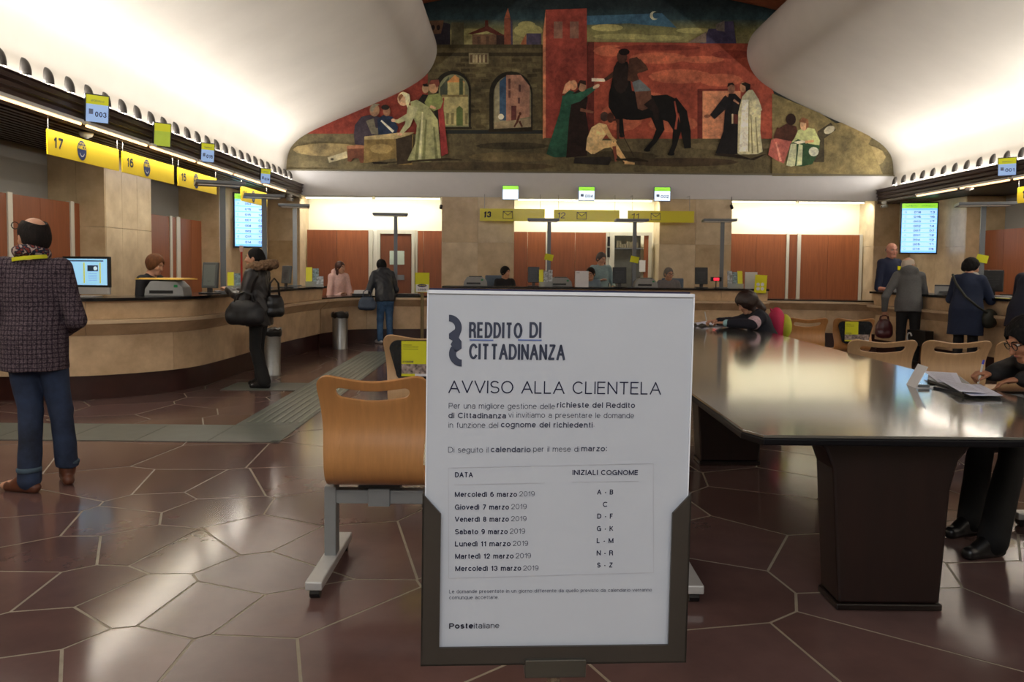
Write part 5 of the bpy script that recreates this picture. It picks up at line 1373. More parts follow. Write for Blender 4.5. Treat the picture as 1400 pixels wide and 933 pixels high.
# things on the writing table
t = thing('crumpled_paper', 'crumpled white sheets beside the schoolgirl hands on table', 'paper', tuple(WZ(975, 445, TZ)[:2]) + (TZ,))
b = MB(); n = 9; rr_ = random.Random(8); g = [[(x * .05 - .22, y * .04 - .14, abs(rr_.gauss(.0, .012)) + .004 + .03 * math.exp(-((x - 2) ** 2 + (y - 3) ** 2) / 4)) for x in range(n)] for y in range(7)]
b.add([v for r_ in g for v in r_], [(j * n + i, j * n + i + 1, (j + 1) * n + i + 1, (j + 1) * n + i) for j in range(6) for i in range(n - 1)])
o = b.build('sheet', M('white_sheet', (224, 228, 246), .7, var=.0), t, smooth=False); o.modifiers.new('s', 'SOLIDIFY').thickness = .002
b = MB(); b.box(-.05, .24, -.17, .02, .001, .004); b.build('form', M('white_sheet', (224, 228, 246)), t)
FZ = TZ + .028
P = WZ(1300, 528, FZ)
t = thing('folder_of_forms', 'open dark folder with white printed forms on table, under writing hand', 'folder', (P.x, P.y, TZ))
def quadpx(pts, z): return [(q.x - P.x, q.y - P.y) for q in [WZ(a_, c_, z) for a_, c_ in pts]]
b = MB(); b.prism(quadpx([(1276, 531), (1318, 540), (1368, 546), (1352, 536), (1292, 524)][::-1], TZ + .002)[::-1], .0, .012); b.build('cover', M('folder_black', (20, 24, 34), .35), t)
b = MB(); b.prism(quadpx([(1268, 520), (1316, 537), (1340, 536), (1308, 513), (1270, 510)], TZ + .02), .012, .026); b.build('cover', M('folder_black', (20, 24, 34)), t)
for k, (pts, z) in enumerate(([[(1263, 507.5), (1308, 510), (1316, 526), (1282, 522)], .030], [[(1290, 527), (1340, 525.5), (1371, 541), (1328, 541)], .020], [[(1282, 518), (1328, 526), (1348, 537), (1312, 535)], .034])):
    q = quadpx(pts, TZ + z); b = MB(); b.prism(q, z - .002, z); b.build('form_sheet', M('white_sheet', (224, 228, 246)), t)
    b = MB(); A_, B_, C_, D_ = [Vector((u, v, z + .0006)) for u, v in q]
    for j in range(8):
        f0 = .12 + j * .1; p0 = A_.lerp(D_, f0).lerp(B_.lerp(C_, f0), .12); p1 = A_.lerp(D_, f0).lerp(B_.lerp(C_, f0), .8); dd = (D_ - A_) * .018
        b.poly([p0, p1, p1 + dd, p0 + dd])
    b.build('printed_lines', M('faint_ink', (150, 152, 166), .7, var=0), t)
P = WZ(1249, 530, TZ)
t = thing('standing_leaflet', 'folded leaflet standing on its edge at the folder corner', 'leaflet', (P.x, P.y, TZ), R(-8))
b = MB(); T = Matrix.Rotation(R(26), 4, 'Y'); b.box(0, .004, -.03, .12, 0, .14, T=T); b.build('cover', paper, t)
b = MB(); b.box(.0, .07, -.03, -.026, .0, .006).box(.03, .20, -.02, .05, .0, .006); b.build('flap', paper, t)
b = MB(); b.box(.015, .075, -.035, -.022, .006, .022); b.build('dark_clip', greypost, t)
# ------------------------------------------------------------------ people: smooth implicit bodies turned into one mesh each
class SDF:
    def __init__(s, k=.03): s.p = []; s.k = k
    def cap(s, a, b_, ra, rb=None, flat=None, k=None, neg=False, noise=0): s.p.append(('c', np.array(a, float), np.array(b_, float), ra, ra if rb is None else rb, flat, s.k if k is None else k, neg)); return s
    def ell(s, c, r, rot=None, k=None, neg=False): s.p.append(('e', np.array(c, float), np.array(r, float), rot, None, None, s.k if k is None else k, neg)); return s
    def half(s, pt, n): s.p.append(('h', np.array(pt, float), np.array(n, float), None, None, None, 0, True)); return s   # cut away the side n points to
    def mesh(s, vx, fold=0., fscale=30.):
        lo = np.full(3, 9.); hi = -lo
        for q in s.p:
            if q[7]: continue
            if q[0] == 'c': r = max(q[3], q[4]); lo = np.minimum(lo, np.minimum(q[1], q[2]) - r); hi = np.maximum(hi, np.maximum(q[1], q[2]) + r)
            else: r = max(q[2]); lo = np.minimum(lo, q[1] - r); hi = np.maximum(hi, q[1] + r)
        lo -= 3 * vx + .012; hi += 3 * vx + .012
        n = np.ceil((hi - lo) / vx).astype(int) + 1
        F = np.full(n, 1.0, np.float32)
        ax = [lo[i] + vx * np.arange(n[i]) for i in range(3)]
        for q in s.p:
            k = q[6]
            if q[0] == 'h':
                X, Y, Z = ax[0][:, None, None], ax[1][None, :, None], ax[2][None, None, :]
                d = (X - q[1][0]) * q[2][0] + (Y - q[1][1]) * q[2][1] + (Z - q[1][2]) * q[2][2]
                F = np.maximum(F, d.astype(np.float32)); continue
            m = k + 2.5 * vx
            if q[0] == 'c': r = max(q[3], q[4]); a = np.minimum(q[1], q[2]) - r - m; b_ = np.maximum(q[1], q[2]) + r + m
            else: r = max(q[2]); a = q[1] - r - m; b_ = q[1] + r + m
            i0 = np.clip(np.floor((a - lo) / vx).astype(int), 0, n - 1); i1 = np.clip(np.ceil((b_ - lo) / vx).astype(int) + 1, 1, n)
            if (i1 <= i0).any(): continue
            X = ax[0][i0[0]:i1[0]][:, None, None]; Y = ax[1][i0[1]:i1[1]][None, :, None]; Z = ax[2][i0[2]:i1[2]][None, None, :]
            if q[0] == 'c':
                A, B = q[1], q[2]; u = B - A; L2 = max(1e-9, u @ u)
                px, py, pz = X - A[0], Y - A[1], Z - A[2]
                if q[5] is not None:      # flattened along direction
                    nrm, f = q[5]; nrm = np.array(nrm, float); nrm /= np.linalg.norm(nrm)
                    t = np.clip((px * u[0] + py * u[1] + pz * u[2]) / L2, 0, 1)
                    dx, dy, dz = px - t * u[0], py - t * u[1], pz - t * u[2]
                    dn = dx * nrm[0] + dy * nrm[1] + dz * nrm[2]; g = (1 / f) ** 2 - 1
                    d = np.sqrt(dx * dx + dy * dy + dz * dz + g * dn * dn) - (q[3] + (q[4] - q[3]) * t)
                    d = d * np.where(d > 0, f, f) 
                else:
                    t = np.clip((px * u[0] + py * u[1] + pz * u[2]) / L2, 0, 1)
                    d = np.sqrt((px - t * u[0]) ** 2 + (py - t * u[1]) ** 2 + (pz - t * u[2]) ** 2) - (q[3] + (q[4] - q[3]) * t)
            else:
                px, py, pz = X - q[1][0], Y - q[1][1], Z - q[1][2]
                if q[3] is not None:
                    Rm = np.array(q[3])   # columns = axes
                    px, py, pz = (px * Rm[0, 0] + py * Rm[1, 0] + pz * Rm[2, 0], px * Rm[0, 1] + py * Rm[1, 1] + pz * Rm[2, 1], px * Rm[0, 2] + py * Rm[1, 2] + pz * Rm[2, 2])
                k0 = np.sqrt((px / q[2][0]) ** 2 + (py / q[2][1]) ** 2 + (pz / q[2][2]) ** 2)
                d = (k0 - 1) * min(q[2]) * (1 + .35 * (np.mean(q[2]) / min(q[2]) - 1))
            sl = (slice(i0[0], i1[0]), slice(i0[1], i1[1]), slice(i0[2], i1[2]))
            f = F[sl]
            if q[7]:
                kk = max(k * .4, 1e-4); h = np.clip(.5 - .5 * (f + d) / kk, 0, 1); F[sl] = f * (1 - h) + (-d) * h + kk * h * (1 - h)
            else:
                kk = max(k, 1e-4); h = np.clip(.5 + .5 * (f - d) / kk, 0, 1); F[sl] = f * (1 - h) + d * h - kk * h * (1 - h)
        if fold:
            X, Y, Z = ax[0][:, None, None], ax[1][None, :, None], ax[2][None, None, :]
            w_ = np.sin(X * fscale + 2.1 * np.sin(Z * fscale * .33 + 1)) * np.sin(Z * fscale * .55 + 1.7 * np.sin(Y * fscale * .6) + 2.3 * np.sin(X * fscale * .31))
            F = F + (fold * w_).astype(np.float32)
        return nets(F, lo, vx)
def nets(F, lo, vx):
    S = F < 0
    c = np.zeros(tuple(k - 1 for k in F.shape), np.int8)
    for a in (0, 1):
        for b_ in (0, 1):
            for d in (0, 1): c += S[a:F.shape[0] - 1 + a, b_:F.shape[1] - 1 + b_, d:F.shape[2] - 1 + d]
    act = np.argwhere((c > 0) & (c < 8))
    idx = np.full(c.shape, -1, np.int64); idx[act[:, 0], act[:, 1], act[:, 2]] = np.arange(len(act))
    P = np.zeros((len(act), 3)); W_ = np.zeros(len(act))
    co = [np.array(v) for v in ((0, 0, 0), (1, 0, 0), (0, 1, 0), (1, 1, 0), (0, 0, 1), (1, 0, 1), (0, 1, 1), (1, 1, 1))]
    for a, b_ in ((0, 1), (2, 3), (4, 5), (6, 7), (0, 2), (1, 3), (4, 6), (5, 7), (0, 4), (1, 5), (2, 6), (3, 7)):
        A = act + co[a]; B = act + co[b_]
        fa = F[A[:, 0], A[:, 1], A[:, 2]]; fb = F[B[:, 0], B[:, 1], B[:, 2]]
        m = (fa < 0) != (fb < 0); t = np.where(m, fa / np.where(m, fa - fb, 1), 0)
        P += m[:, None] * (co[a] + (co[b_] - co[a]) * t[:, None]); W_ += m
    P = (act + P / np.maximum(W_, 1)[:, None]) * vx + lo
    Q = []
    for axn in range(3):
        o1, o2 = [(1, 2), (2, 0), (0, 1)][axn]
        e = np.zeros(3, int); e[axn] = 1
        sA = S[tuple(slice(0, F.shape[i] - e[i]) for i in range(3))]; sB = S[tuple(slice(e[i], F.shape[i]) for i in range(3))]
        E = np.argwhere(sA != sB)
        ok = (E[:, o1] > 0) & (E[:, o2] > 0) & (E[:, o1] < c.shape[o1]) & (E[:, o2] < c.shape[o2]) & (E[:, axn] < c.shape[axn]); E = E[ok]
        if not len(E): continue
        u = np.zeros(3, int); u[o1] = 1; v = np.zeros(3, int); v[o2] = 1
        g = lambda T: idx[T[:, 0], T[:, 1], T[:, 2]]
        q = np.stack([g(E - u - v), g(E - v), g(E), g(E - u)], 1)
        ins = S[E[:, 0], E[:, 1], E[:, 2]]
        q = np.where(ins[:, None], q, q[:, ::-1]); Q.append(q)
    Q = np.concatenate(Q); Q = Q[(Q >= 0).all(1)]
    return P, Q
def sdf_obj(name, sdf, vx, m, parent=None, fold=0., fscale=30., label=None):
    P, Q = sdf.mesh(vx, fold, fscale)
    me = bpy.data.meshes.new(name)
    me.vertices.add(len(P)); me.vertices.foreach_set('co', P.astype(np.float32).ravel())
    me.loops.add(Q.size); me.loops.foreach_set('vertex_index', Q.astype(np.int32).ravel())
    me.polygons.add(len(Q)); me.polygons.foreach_set('loop_start', np.arange(0, Q.size, 4, dtype=np.int32))
    me.polygons.foreach_set('loop_total', np.full(len(Q), 4, np.int32))
    me.polygons.foreach_set('use_smooth', np.ones(len(Q), bool))
    me.update(calc_edges=True); me.validate()
    me.materials.append(m)
    return link(name, me, parent, label=label)

V = lambda *a: np.array(a, float)
def rotx(p, c, a): q = p - c; ca, sa = math.cos(a), math.sin(a); return c + V(q[0], q[1] * ca - q[2] * sa, q[1] * sa + q[2] * ca)
def roty(p, c, a): q = p - c; ca, sa = math.cos(a), math.sin(a); return c + V(q[0] * ca + q[2] * sa, q[1], -q[0] * sa + q[2] * ca)
def rotz(p, c, a): q = p - c; ca, sa = math.cos(a), math.sin(a); return c + V(q[0] * ca - q[1] * sa, q[0] * sa + q[1] * ca, q[2])
def skeleton(h=1.70, lean=0, seat=None, side=0, twist=0, arms=None, legs=None, yaw=0, nod=0, head_fwd=0.):
    """local frame: faces +y, right hand at +x. Joints in metres for the given height"""
    s = h / 1.70; J = {}
    P = V(0, 0, .95) if seat is None else V(0, 0, seat / s + .09)
    up = {'waist': V(0, 0, .13), 'chest': V(0, .005, .32), 'neck': V(0, -.015, .505), 'head': V(0, .015 + head_fwd, .655)}
    for k, v in up.items(): J[k] = P + v
    for sg, n in ((1, 'R'), (-1, 'L')): J['sh' + n] = P + V(.170 * sg, -.01, .455)
    for k in list(J):
        J[k] = rotz(roty(rotx(J[k], P, -R(lean)), P, R(side)), P, R(twist) * min(1, (np.linalg.norm(J[k] - P)) / .4))
    J['pelvis'] = P
    for sg, n in ((1, 'R'), (-1, 'L')):
        J['hip' + n] = P + V(.088 * sg, 0, -.03)
        if seat is None: J['kn' + n] = V(.095 * sg, .015, .50); J['an' + n] = V(.10 * sg, -.02, .085); J['to' + n] = V(.125 * sg, .14, .03)
        else: J['kn' + n] = P + V(.11 * sg, .44, -.0); J['an' + n] = V(.11 * sg, P[1] + .42, .085); J['to' + n] = V(.12 * sg, P[1] + .58, .03)
        J['el' + n] = J['sh' + n] + V(.06 * sg, -.03, -.285); J['wr' + n] = J['el' + n] + V(-.01 * sg, .06, -.25)
    for d in (arms or {}, legs or {}):
        for k, v in d.items(): J[k] = V(*v) / s
    for k in J: J[k] = J[k] * s
    J['s'] = s; J['yaw'] = R(yaw); J['nod'] = R(nod)
    return J
def hframe(J):
    Rz = np.array(Matrix.Rotation(J['yaw'], 3, 'Z') @ Matrix.Rotation(-J['nod'], 3, 'X')); return Rz
def hand(S, J, n, curl=.5, spread=1.0, aim=None):
    s = J['s']; w_ = J['wr' + n]; d = (w_ - J['el' + n]) if aim is None else np.array(aim, float); d = d / np.linalg.norm(d)
    sg = 1 if n == 'R' else -1
    side = np.cross(d, V(0, 0, 1)); 
    if np.linalg.norm(side) < .3: side = V(0, 1, 0) * -sg
    side /= np.linalg.norm(side); pn = np.cross(side, d)          # palm normal
    if pn[2] > 0: pn = -pn
    palm = w_ + d * .045 * s
    Rm = np.stack([side, d, pn], 1)
    S.ell(palm + d * .0, (.040 * s, .050 * s, .017 * s), Rm, k=.012)
    L_ = (.062, .074, .070, .056)
    for i, l in enumerate(L_):
        o = (-.030 + .020 * i) * s * (1 if sg > 0 else -1) * -1
        a = palm + d * .035 * s + side * o; l *= s
        a1 = a + (d * math.cos(curl * .7) + pn * math.sin(curl * .7)) * l * .5
        a2 = a1 + (d * math.cos(curl * 1.9) + pn * math.sin(curl * 1.9)) * l * .5
        S.cap(a, a1, .0088 * s, .0080 * s, k=.003); S.cap(a1, a2, .0080 * s, .0068 * s, k=.002)
    th = side * (1 if sg < 0 else -1) * 1
    b0 = w_ + d * .02 * s + th * .028 * s; b1 = b0 + (d * .7 + th * .6 + pn * .35) * .040 * s; b2 = b1 + (d * .9 + pn * .5 * curl + th * .1) * .030 * s
    S.cap(b0, b1, .012 * s, .0095 * s, k=.008); S.cap(b1, b2, .0095 * s, .008 * s, k=.003)
def body(J, g=1.0, hands=None, sleeves=True, face=True):
    s = J['s']; S = SDF(.03); H = J['head']; Rh = hframe(J)
    f = lambda x, y, z: H + Rh @ (V(x, y, z) * s)
    # head
    S.ell(f(0, -.012, .022), (.076 * s, .096 * s, .092 * s), Rh, k=.0)
    S.ell(f(0, .018, -.035), (.060 * s, .076 * s, .082 * s), Rh, k=.03)
    S.cap(f(-.022, .066, -.098), f(.022, .066, -.098), .021 * s, k=.025)                     # chin
    S.cap(f(0, .088, .012), f(0, .108, -.034), .009 * s, .0135 * s, k=.010)                    # nose
    for q in (-1, 1):
        S.ell(f(.078 * q, -.004, -.012), (.010 * s, .020 * s, .032 * s), Rh, k=.006)          # ear
        S.ell(f(.034 * q, .092, .008), (.019 * s, .012 * s, .012 * s), Rh, k=.010, neg=True)      # eye socket
        S.cap(f(.015 * q, .090, .026), f(.050 * q, .078, .024), .008 * s, k=.010)              # brow
        S.ell(f(.042 * q, .060, -.030), (.022 * s, .022 * s, .020 * s), Rh, k=.02)            # cheek
    S.cap(f(-.020, .088, -.062), f(.020, .088, -.062), .008 * s, k=.008)                      # lips
    S.cap(J['neck'] + V(0, 0, -.02) * s, f(0, -.022, -.055), .056 * s, .052 * s, k=.03)
    # trunk and limbs, slimmer than the clothes
    y = V(0, 1, 0)
    S.cap(J['shR'], J['shL'], .050 * s, k=.05); S.cap(J['chest'], J['neck'], .10 * s, .052 * s, (y, .8), k=.05)
    S.cap(J['waist'], J['chest'], .105 * g * s, .125 * g * s, (y, .72), k=.05); S.cap(J['pelvis'], J['waist'], .125 * g * s, .105 * g * s, (y, .75), k=.05)
    for n in 'RL':
        S.cap(J['hip' + n], J['kn' + n], .070 * s, .048 * s, k=.03); S.cap(J['kn' + n], J['an' + n], .048 * s, .032 * s, k=.02)
        S.cap(J['an' + n], J['to' + n], .030 * s, .022 * s, k=.02)
        S.cap(J['sh' + n], J['el' + n], .042 * s, .034 * s, k=.03); S.cap(J['el' + n], J['wr' + n], .035 * s, .024 * s, k=.02)
        hand(S, J, n, *(hands or {}).get(n, (.5, 1.0)))
    return S, f
def face_bits(root, J, f, glasses=None, lip=(150, 84, 76)):
    s = J['s']
    for q in (-1, 1):
        b = MB(); c = f(.033 * q, .074, .006); b.ball(c, (.0125 * s,) * 3, n=10, m=6); b.build('eyeball', M('eye_white', (225, 220, 212), .25, var=0), root, smooth=True)
        b = MB(); c = f(.033 * q, .0825, .006); b.ball(c, (.006 * s,) * 3, n=8, m=5); b.build('iris', M('iris_dark', (40, 26, 20), .2, var=0), root, smooth=True)
        b = MB(); b.tube([f(.016 * q, .096, .026), f(.034 * q, .093, .031), f(.053 * q, .080, .026)], .0035 * s, 5); b.build('eyebrow', M('brow', (40, 28, 22), .8, var=0), root)
    b = MB(); b.tube([f(-.022, .089, -.062), f(-.008, .096, -.060), f(.008, .096, -.060), f(.022, .089, -.062)], .0045 * s, 6); b.build('mouth', M('lip_%d' % lip[0], lip, .5, var=0), root, smooth=True)
    if glasses:
        b = MB()
        for q in (-1, 1):
            ring = [f(.035 * q + .024 * math.cos(a_), .104 - .006 * abs(math.cos(a_)), .004 + .020 * math.sin(a_)) for a_ in [2 * PI * k / 14 for k in range(15)]]
            b.tube(ring, .0026 * s, 5); b.tube([f(.059 * q, .096, .008), f(.080 * q, .03, .008), f(.080 * q, -.02, .0)], .0024 * s, 5)
        b.tube([f(-.011, .104, .006), f(.011, .104, .006)], .0026 * s, 5); b.build('glasses', glasses, root)
def hair_short(J, f, thick=.013, top=True, bald=False, back=-.07):
    s = J['s']; Rh = hframe(J); S = SDF(.01); t = thick
    S.ell(f(0, -.016, .024), ((.076 + t) * s, (.096 + t) * s, (.092 + t) * s), Rh, k=.0)
    S.ell(f(0, -.05, -.02), ((.070 + t) * s, (.062 + t) * s, (.075 + t) * s), Rh, k=.02)
    S.ell(f(0, .10, -.045), (.086 * s, .095 * s, .105 * s), Rh, k=.02, neg=True)         # face
    S.ell(f(0, .115, .02), (.070 * s, .060 * s, .05 * s), Rh, k=.02, neg=True)
    if bald: S.ell(f(0, -.045, .118), (.062 * s, .098 * s, .075 * s), Rh, k=.02, neg=True)
    S.ell(f(0, -.03, -.15), (.12 * s, .14 * s, .075 * s), Rh, k=.02, neg=True)
    return S
def hair_bob(J, f, t=.022, low=-.09, back=0):
    s = J['s']; Rh = hframe(J); S = SDF(.02)
    S.ell(f(0, -.016, .028), ((.076 + t) * s, (.096 + t) * s, (.092 + t) * s), Rh, k=.0)
    S.cap(f(-.060, -.03, .0), f(-.062, -.02, low), .034 * s, .026 * s); S.cap(f(.060, -.03, .0), f(.062, -.02, low), .034 * s, .026 * s)
    S.cap(f(0, -.07, .0), f(0, -.06 - back, low), .058 * s, .042 * s)
    S.ell(f(0, .105, -.045), (.072 * s, .098 * s, .112 * s), Rh, k=.02, neg=True)
    return S
def trousers(J, r=1.0, cuff=.055, top=.0, cut=-.055):
    s = J['s']; S = SDF(.035); y = V(0, 1, 0)
    S.cap(J['pelvis'] + V(0, 0, .06 * s + top), J['pelvis'] + V(0, 0, -.05) * s, .150 * r * s, .150 * r * s, (y, .74))
    for n in 'RL':
        S.cap(J['hip' + n], J['kn' + n], .092 * r * s, .066 * r * s); S.cap(J['kn' + n], J['an' + n] + V(0, 0, .0), .066 * r * s, (cuff + .008) * s, k=.02)
        S.half(J['an' + n] + V(0, 0, cut) * s, (0, 0, -1)) if n == 'R' else None
    return S
def shoes(J, n, h=.0):
    s = J['s']; S = SDF(.018)
    if 1:
        a, t_ = J['an' + n], J['to' + n]; d = t_ - a; d[2] = 0; d = d / max(1e-6, np.linalg.norm(d)); z0 = a[2] - .085 * s
        heel = V(a[0], a[1], z0) - d * .04 * s
        S.cap(heel + V(0, 0, .034 * s), V(a[0], a[1], z0) + d * .15 * s + V(0, 0, .030 * s), .036 * s, .036 * s)
        S.cap(a + V(0, 0, .018) * s, V(a[0], a[1], z0) + d * .09 * s + V(0, 0, .052 * s), .046 * s, .038 * s)
        if h: S.cap(a, a + V(0, 0, h), .046 * s, .050 * s)
    zmin = J['an' + n][2] - .085 * s
    S.half((0, 0, zmin + .001), (0, 0, -1)); return S
def top(J, g=1.0, hem=None, flare=1.0, puff=0., sleeve=1.0, cuff=None, neck=.066, short=False, armk=.03):
    s = J['s']; S = SDF(.04); y = V(0, 1, 0); ax = J['chest'] - J['pelvis']; p = puff
    S.cap(J['shR'] + V(-.02, 0, -.005) * s, J['shL'] + V(.02, 0, -.005) * s, (.066 + p * .6) * s, k=.05)
    S.cap(J['chest'] + V(0, 0, -.02) * s, J['neck'] + V(0, 0, -.01) * s, (.135 * g + p) * s, neck * s, (y, .80), k=.05)
    S.cap(J['waist'], J['chest'] + V(0, 0, .02) * s, (.148 * g + p) * s, (.160 * g + p) * s, (y, .74), k=.05)
    S.cap(J['pelvis'], J['waist'], (.160 * g * flare + p) * s, (.148 * g + p) * s, (y, .78), k=.05)
    if hem is not None:
        d = J['pelvis'] - J['waist']; d = d / np.linalg.norm(d); d = d * .5 + V(0, 0, -1) * .5; d /= np.linalg.norm(d)
        S.cap(J['pelvis'], J['pelvis'] + V(d[0], d[1] * .5, d[2]) * hem * s, (.160 * g * flare + p) * s, (.165 * g * flare * flare + p) * s, (y, .80), k=.05)
    for n in 'RL':
        e, w_ = J['el' + n], J['wr' + n]
        S.cap(J['sh' + n], e, (.060 * sleeve + p * .7) * s, (.050 * sleeve + p * .6) * s, k=armk)
        if not short:
            dd = w_ - e; S.cap(e, e + dd * (cuff or .94), (.050 * sleeve + p * .6) * s, (.038 * sleeve + p * .4) * s, k=.02)
    return S
def torso_cut(S, J, hem):
    """flat hem"""
    s = J['s']; d = J['pelvis'] - J['waist']; d /= np.linalg.norm(d); d = d * .35 + V(0, 0, -1) * .65; d /= np.linalg.norm(d)
    S.half(J['pelvis'] + d * hem * s, d); return S
def person(label, loc, rz, J, skin=skin_m, g=1.0, vx=.009, hands=None, glasses=None, group=None):
    S, f = body(J, g, hands)
    o = sdf_obj('person', S, vx, skin); o.location = loc; o.rotation_euler = (0, 0, rz)
    tag(o, label, 'person', group); face_bits(o, J, f, glasses)
    return o, f
def cloth(n, c, rough=.85, var=.12, scale=30, **k): return M(n, c, rough, var=var, scale=scale, sheen=.0, **k)
def seg_tube(name, pts, r, m, parent, n=8):
    b = MB(); b.tube(pts, r, n); return b.build(name, m, parent, smooth=True)
def to_local(o, p):   # world -> person's local
    q = Matrix.Rotation(-o[1], 3, 'Z') @ (Vector(p) - Vector(o[0])); return tuple(q)

# fabrics
def tweed():
    m = bpy.data.materials.new('tweed_check'); m.use_nodes = True; nt = m.node_tree; N = nt.nodes; L = nt.links; b = N['Principled BSDF']
    tc = N.new('ShaderNodeTexCoord'); n = N.new('ShaderNodeTexNoise'); n.inputs['Scale'].default_value = 120
    L.new(tc.outputs['Object'], n.inputs['Vector'])
    cr = N.new('ShaderNodeValToRGB'); cr.color_ramp.elements[0].color = (*lin((56, 48, 54)), 1); cr.color_ramp.elements[1].color = (*lin((112, 98, 104)), 1)
    cr.color_ramp.elements[0].position = .35; cr.color_ramp.elements[1].position = .68
    L.new(n.outputs[0], cr.inputs[0]); last = cr.outputs[0]
    for dire, ph in (('X', 24), ('Z', 20)):
        w_ = N.new('ShaderNodeTexWave'); w_.bands_direction = dire; w_.inputs['Scale'].default_value = ph / 1.9; w_.inputs['Distortion'].default_value = .8; w_.inputs['Detail'].default_value = 2
        L.new(tc.outputs['Object'], w_.inputs['Vector'])
        r2 = N.new('ShaderNodeValToRGB'); r2.color_ramp.elements[0].position = .05; r2.color_ramp.elements[1].position = .32; r2.color_ramp.elements[0].color = (.45, .42, .50, 1)
        L.new(w_.outputs['Fac'], r2.inputs[0]); mx_ = N.new('ShaderNodeMix'); mx_.data_type = 'RGBA'; mx_.blend_type = 'MULTIPLY'; mx_.inputs[0].default_value = 1
        L.new(last, mx_.inputs[6]); L.new(r2.outputs[0], mx_.inputs[7]); last = mx_.outputs[2]
    L.new(last, b.inputs['Base Color']); b.inputs['Roughness'].default_value = .9; b.inputs['Specular IOR Level'].default_value = .2
    return m
def spots():
    m = bpy.data.materials.new('scarf_pattern'); m.use_nodes = True; nt = m.node_tree; N = nt.nodes; L = nt.links; b = N['Principled BSDF']
    tc = N.new('ShaderNodeTexCoord'); v = N.new('ShaderNodeTexVoronoi'); v.inputs['Scale'].default_value = 42; v.feature = 'F1'
    L.new(tc.outputs['Object'], v.inputs['Vector'])
    cr = N.new('ShaderNodeValToRGB'); cr.color_ramp.interpolation = 'CONSTANT'
    cr.color_ramp.elements[0].color = (*lin((120, 52, 42)), 1); e = cr.color_ramp.elements[1]; e.position = .34; e.color = (*lin((24, 28, 48)), 1)
    e = cr.color_ramp.elements.new(.60); e.color = (*lin((170, 150, 142)), 1)
    L.new(v.outputs['Distance'], cr.inputs[0]); L.new(cr.outputs[0], b.inputs['Base Color']); b.inputs['Roughness'].default_value = .9
    return m
jeans = M('denim_dark', (20, 30, 52), .85, var=.45, scale=4, rgb2=(46, 62, 92)); jeans2 = M('denim_blue', (40, 76, 118), .85, var=.4, scale=6, rgb2=(80, 118, 160))
blackc = cloth('black_cloth', (22, 21, 23)); hair_dk = M('hair_dark', (26, 19, 16), .75, var=.5, scale=40, bump=.8, bscale=90, spec=.25, stretch=(1, 1, .3)); hair_bk = M('hair_black', (15, 13, 13), .75, var=.5, scale=40, bump=.8, bscale=90, spec=.25, stretch=(1, 1, .3))
hair_br = M('hair_brown', (104, 66, 40), .75, var=.35, scale=40, bump=.6, bscale=90, spec=.25, stretch=(1, 1, .3)); hair_gr = M('hair_grey', (120, 116, 112), .75, var=.25, scale=40, bump=.6, bscale=90, spec=.25)
F = R

# 1 man in tweed jacket, seen from behind
q = WZ(47, 675); loc = (q.x + .02 - .075, 5.10, 0)
J = skeleton(1.74, yaw=48, nod=4, arms={'elR': (.27, -.02, 1.10), 'wrR': (.12, .20, 1.02), 'elL': (-.27, -.03, 1.12), 'wrL': (-.12, .20, 1.0)},
             legs={'knR': (.135, .05, .50), 'anR': (.150, .09, .085), 'toR': (.07, .24, .03), 'knL': (-.03, .0, .50), 'anL': (-.005, -.10, .085), 'toL': (-.19, -.03, .03)})
o, f = person('man in checked tweed jacket and cuffed jeans, back to the camera', loc, R(8), J)
s = J['s']
sdf_obj('hair', hair_short(J, f, .012, bald=True), .006, hair_dk, o)
sdf_obj('jeans', trousers(J, 1.02, .060, cut=.03), .010, jeans, o, fold=.003)
for n in 'RL':
    a = J['an' + n]; S = SDF(.01); S.cap(a + V(0, 0, .085), a + V(0, 0, .060), .073); S.half(a + V(0, 0, .048), (0, 0, -1)); S.half(a + V(0, 0, .078), (0, 0, 1)); sdf_obj('jeans_cuff', S, .008, M('denim_cuff', (66, 84, 98), .85, var=.15, scale=30), o)
[sdf_obj('shoe', shoes(J, n, h=.05), .008, M('brown_leather', (92, 52, 34), .42, var=.25, scale=14), o) for n in 'RL']
S = top(J, 1.08, hem=.17, flare=1.05, sleeve=1.12); torso_cut(S, J, .19); sdf_obj('jacket', S, .010, tweed(), o, fold=.004, fscale=22)
S = SDF(.02)
for k in range(12):
    a0, a1 = 2 * PI * k / 12, 2 * PI * (k + 1) / 12; n_ = J['neck']
    S.cap(n_ + V(.076 * math.cos(a0), .080 * math.sin(a0) + .01, .045 - .02 * math.sin(a0)), n_ + V(.076 * math.cos(a1), .080 * math.sin(a1) + .01, .045 - .02 * math.sin(a1)), .032)
S.cap(J['neck'] + V(-.05, .10, .02), J['neck'] + V(-.09, .13, -.06), .04, .03)
sdf_obj('scarf', S, .008, spots(), o, fold=.003, fscale=60)
b = MB(); pts = [J['neck'] + V(.103 * math.cos(a), -.012 + .103 * math.sin(a), .012 + .012 * math.cos(a)) for a in [R(180 + 15 * k) for k in range(13)]]
vs = [p_ + V(0, 0, dz) for p_ in pts for dz in (-.012, .012)]; b.add(vs, [(2 * i, 2 * i + 2, 2 * i + 3, 2 * i + 1) for i in range(12)]); oo = b.build('lanyard', yellowpaper, o); oo.modifiers.new('s', 'SOLIDIFY').thickness = .004
b = MB(); ring = [f(-.055 + .022 * math.cos(a), .105, .075 + .022 * math.sin(a)) for a in [2 * PI * k / 12 for k in range(13)]]
b.tube(ring, .003, 6); b.tube([ring[0], f(-.03, .08, .06), f(.0, .06, .10)], .003, 6); b.build('glasses', blackpl, o, label='dark glasses pushed up on the forehead')

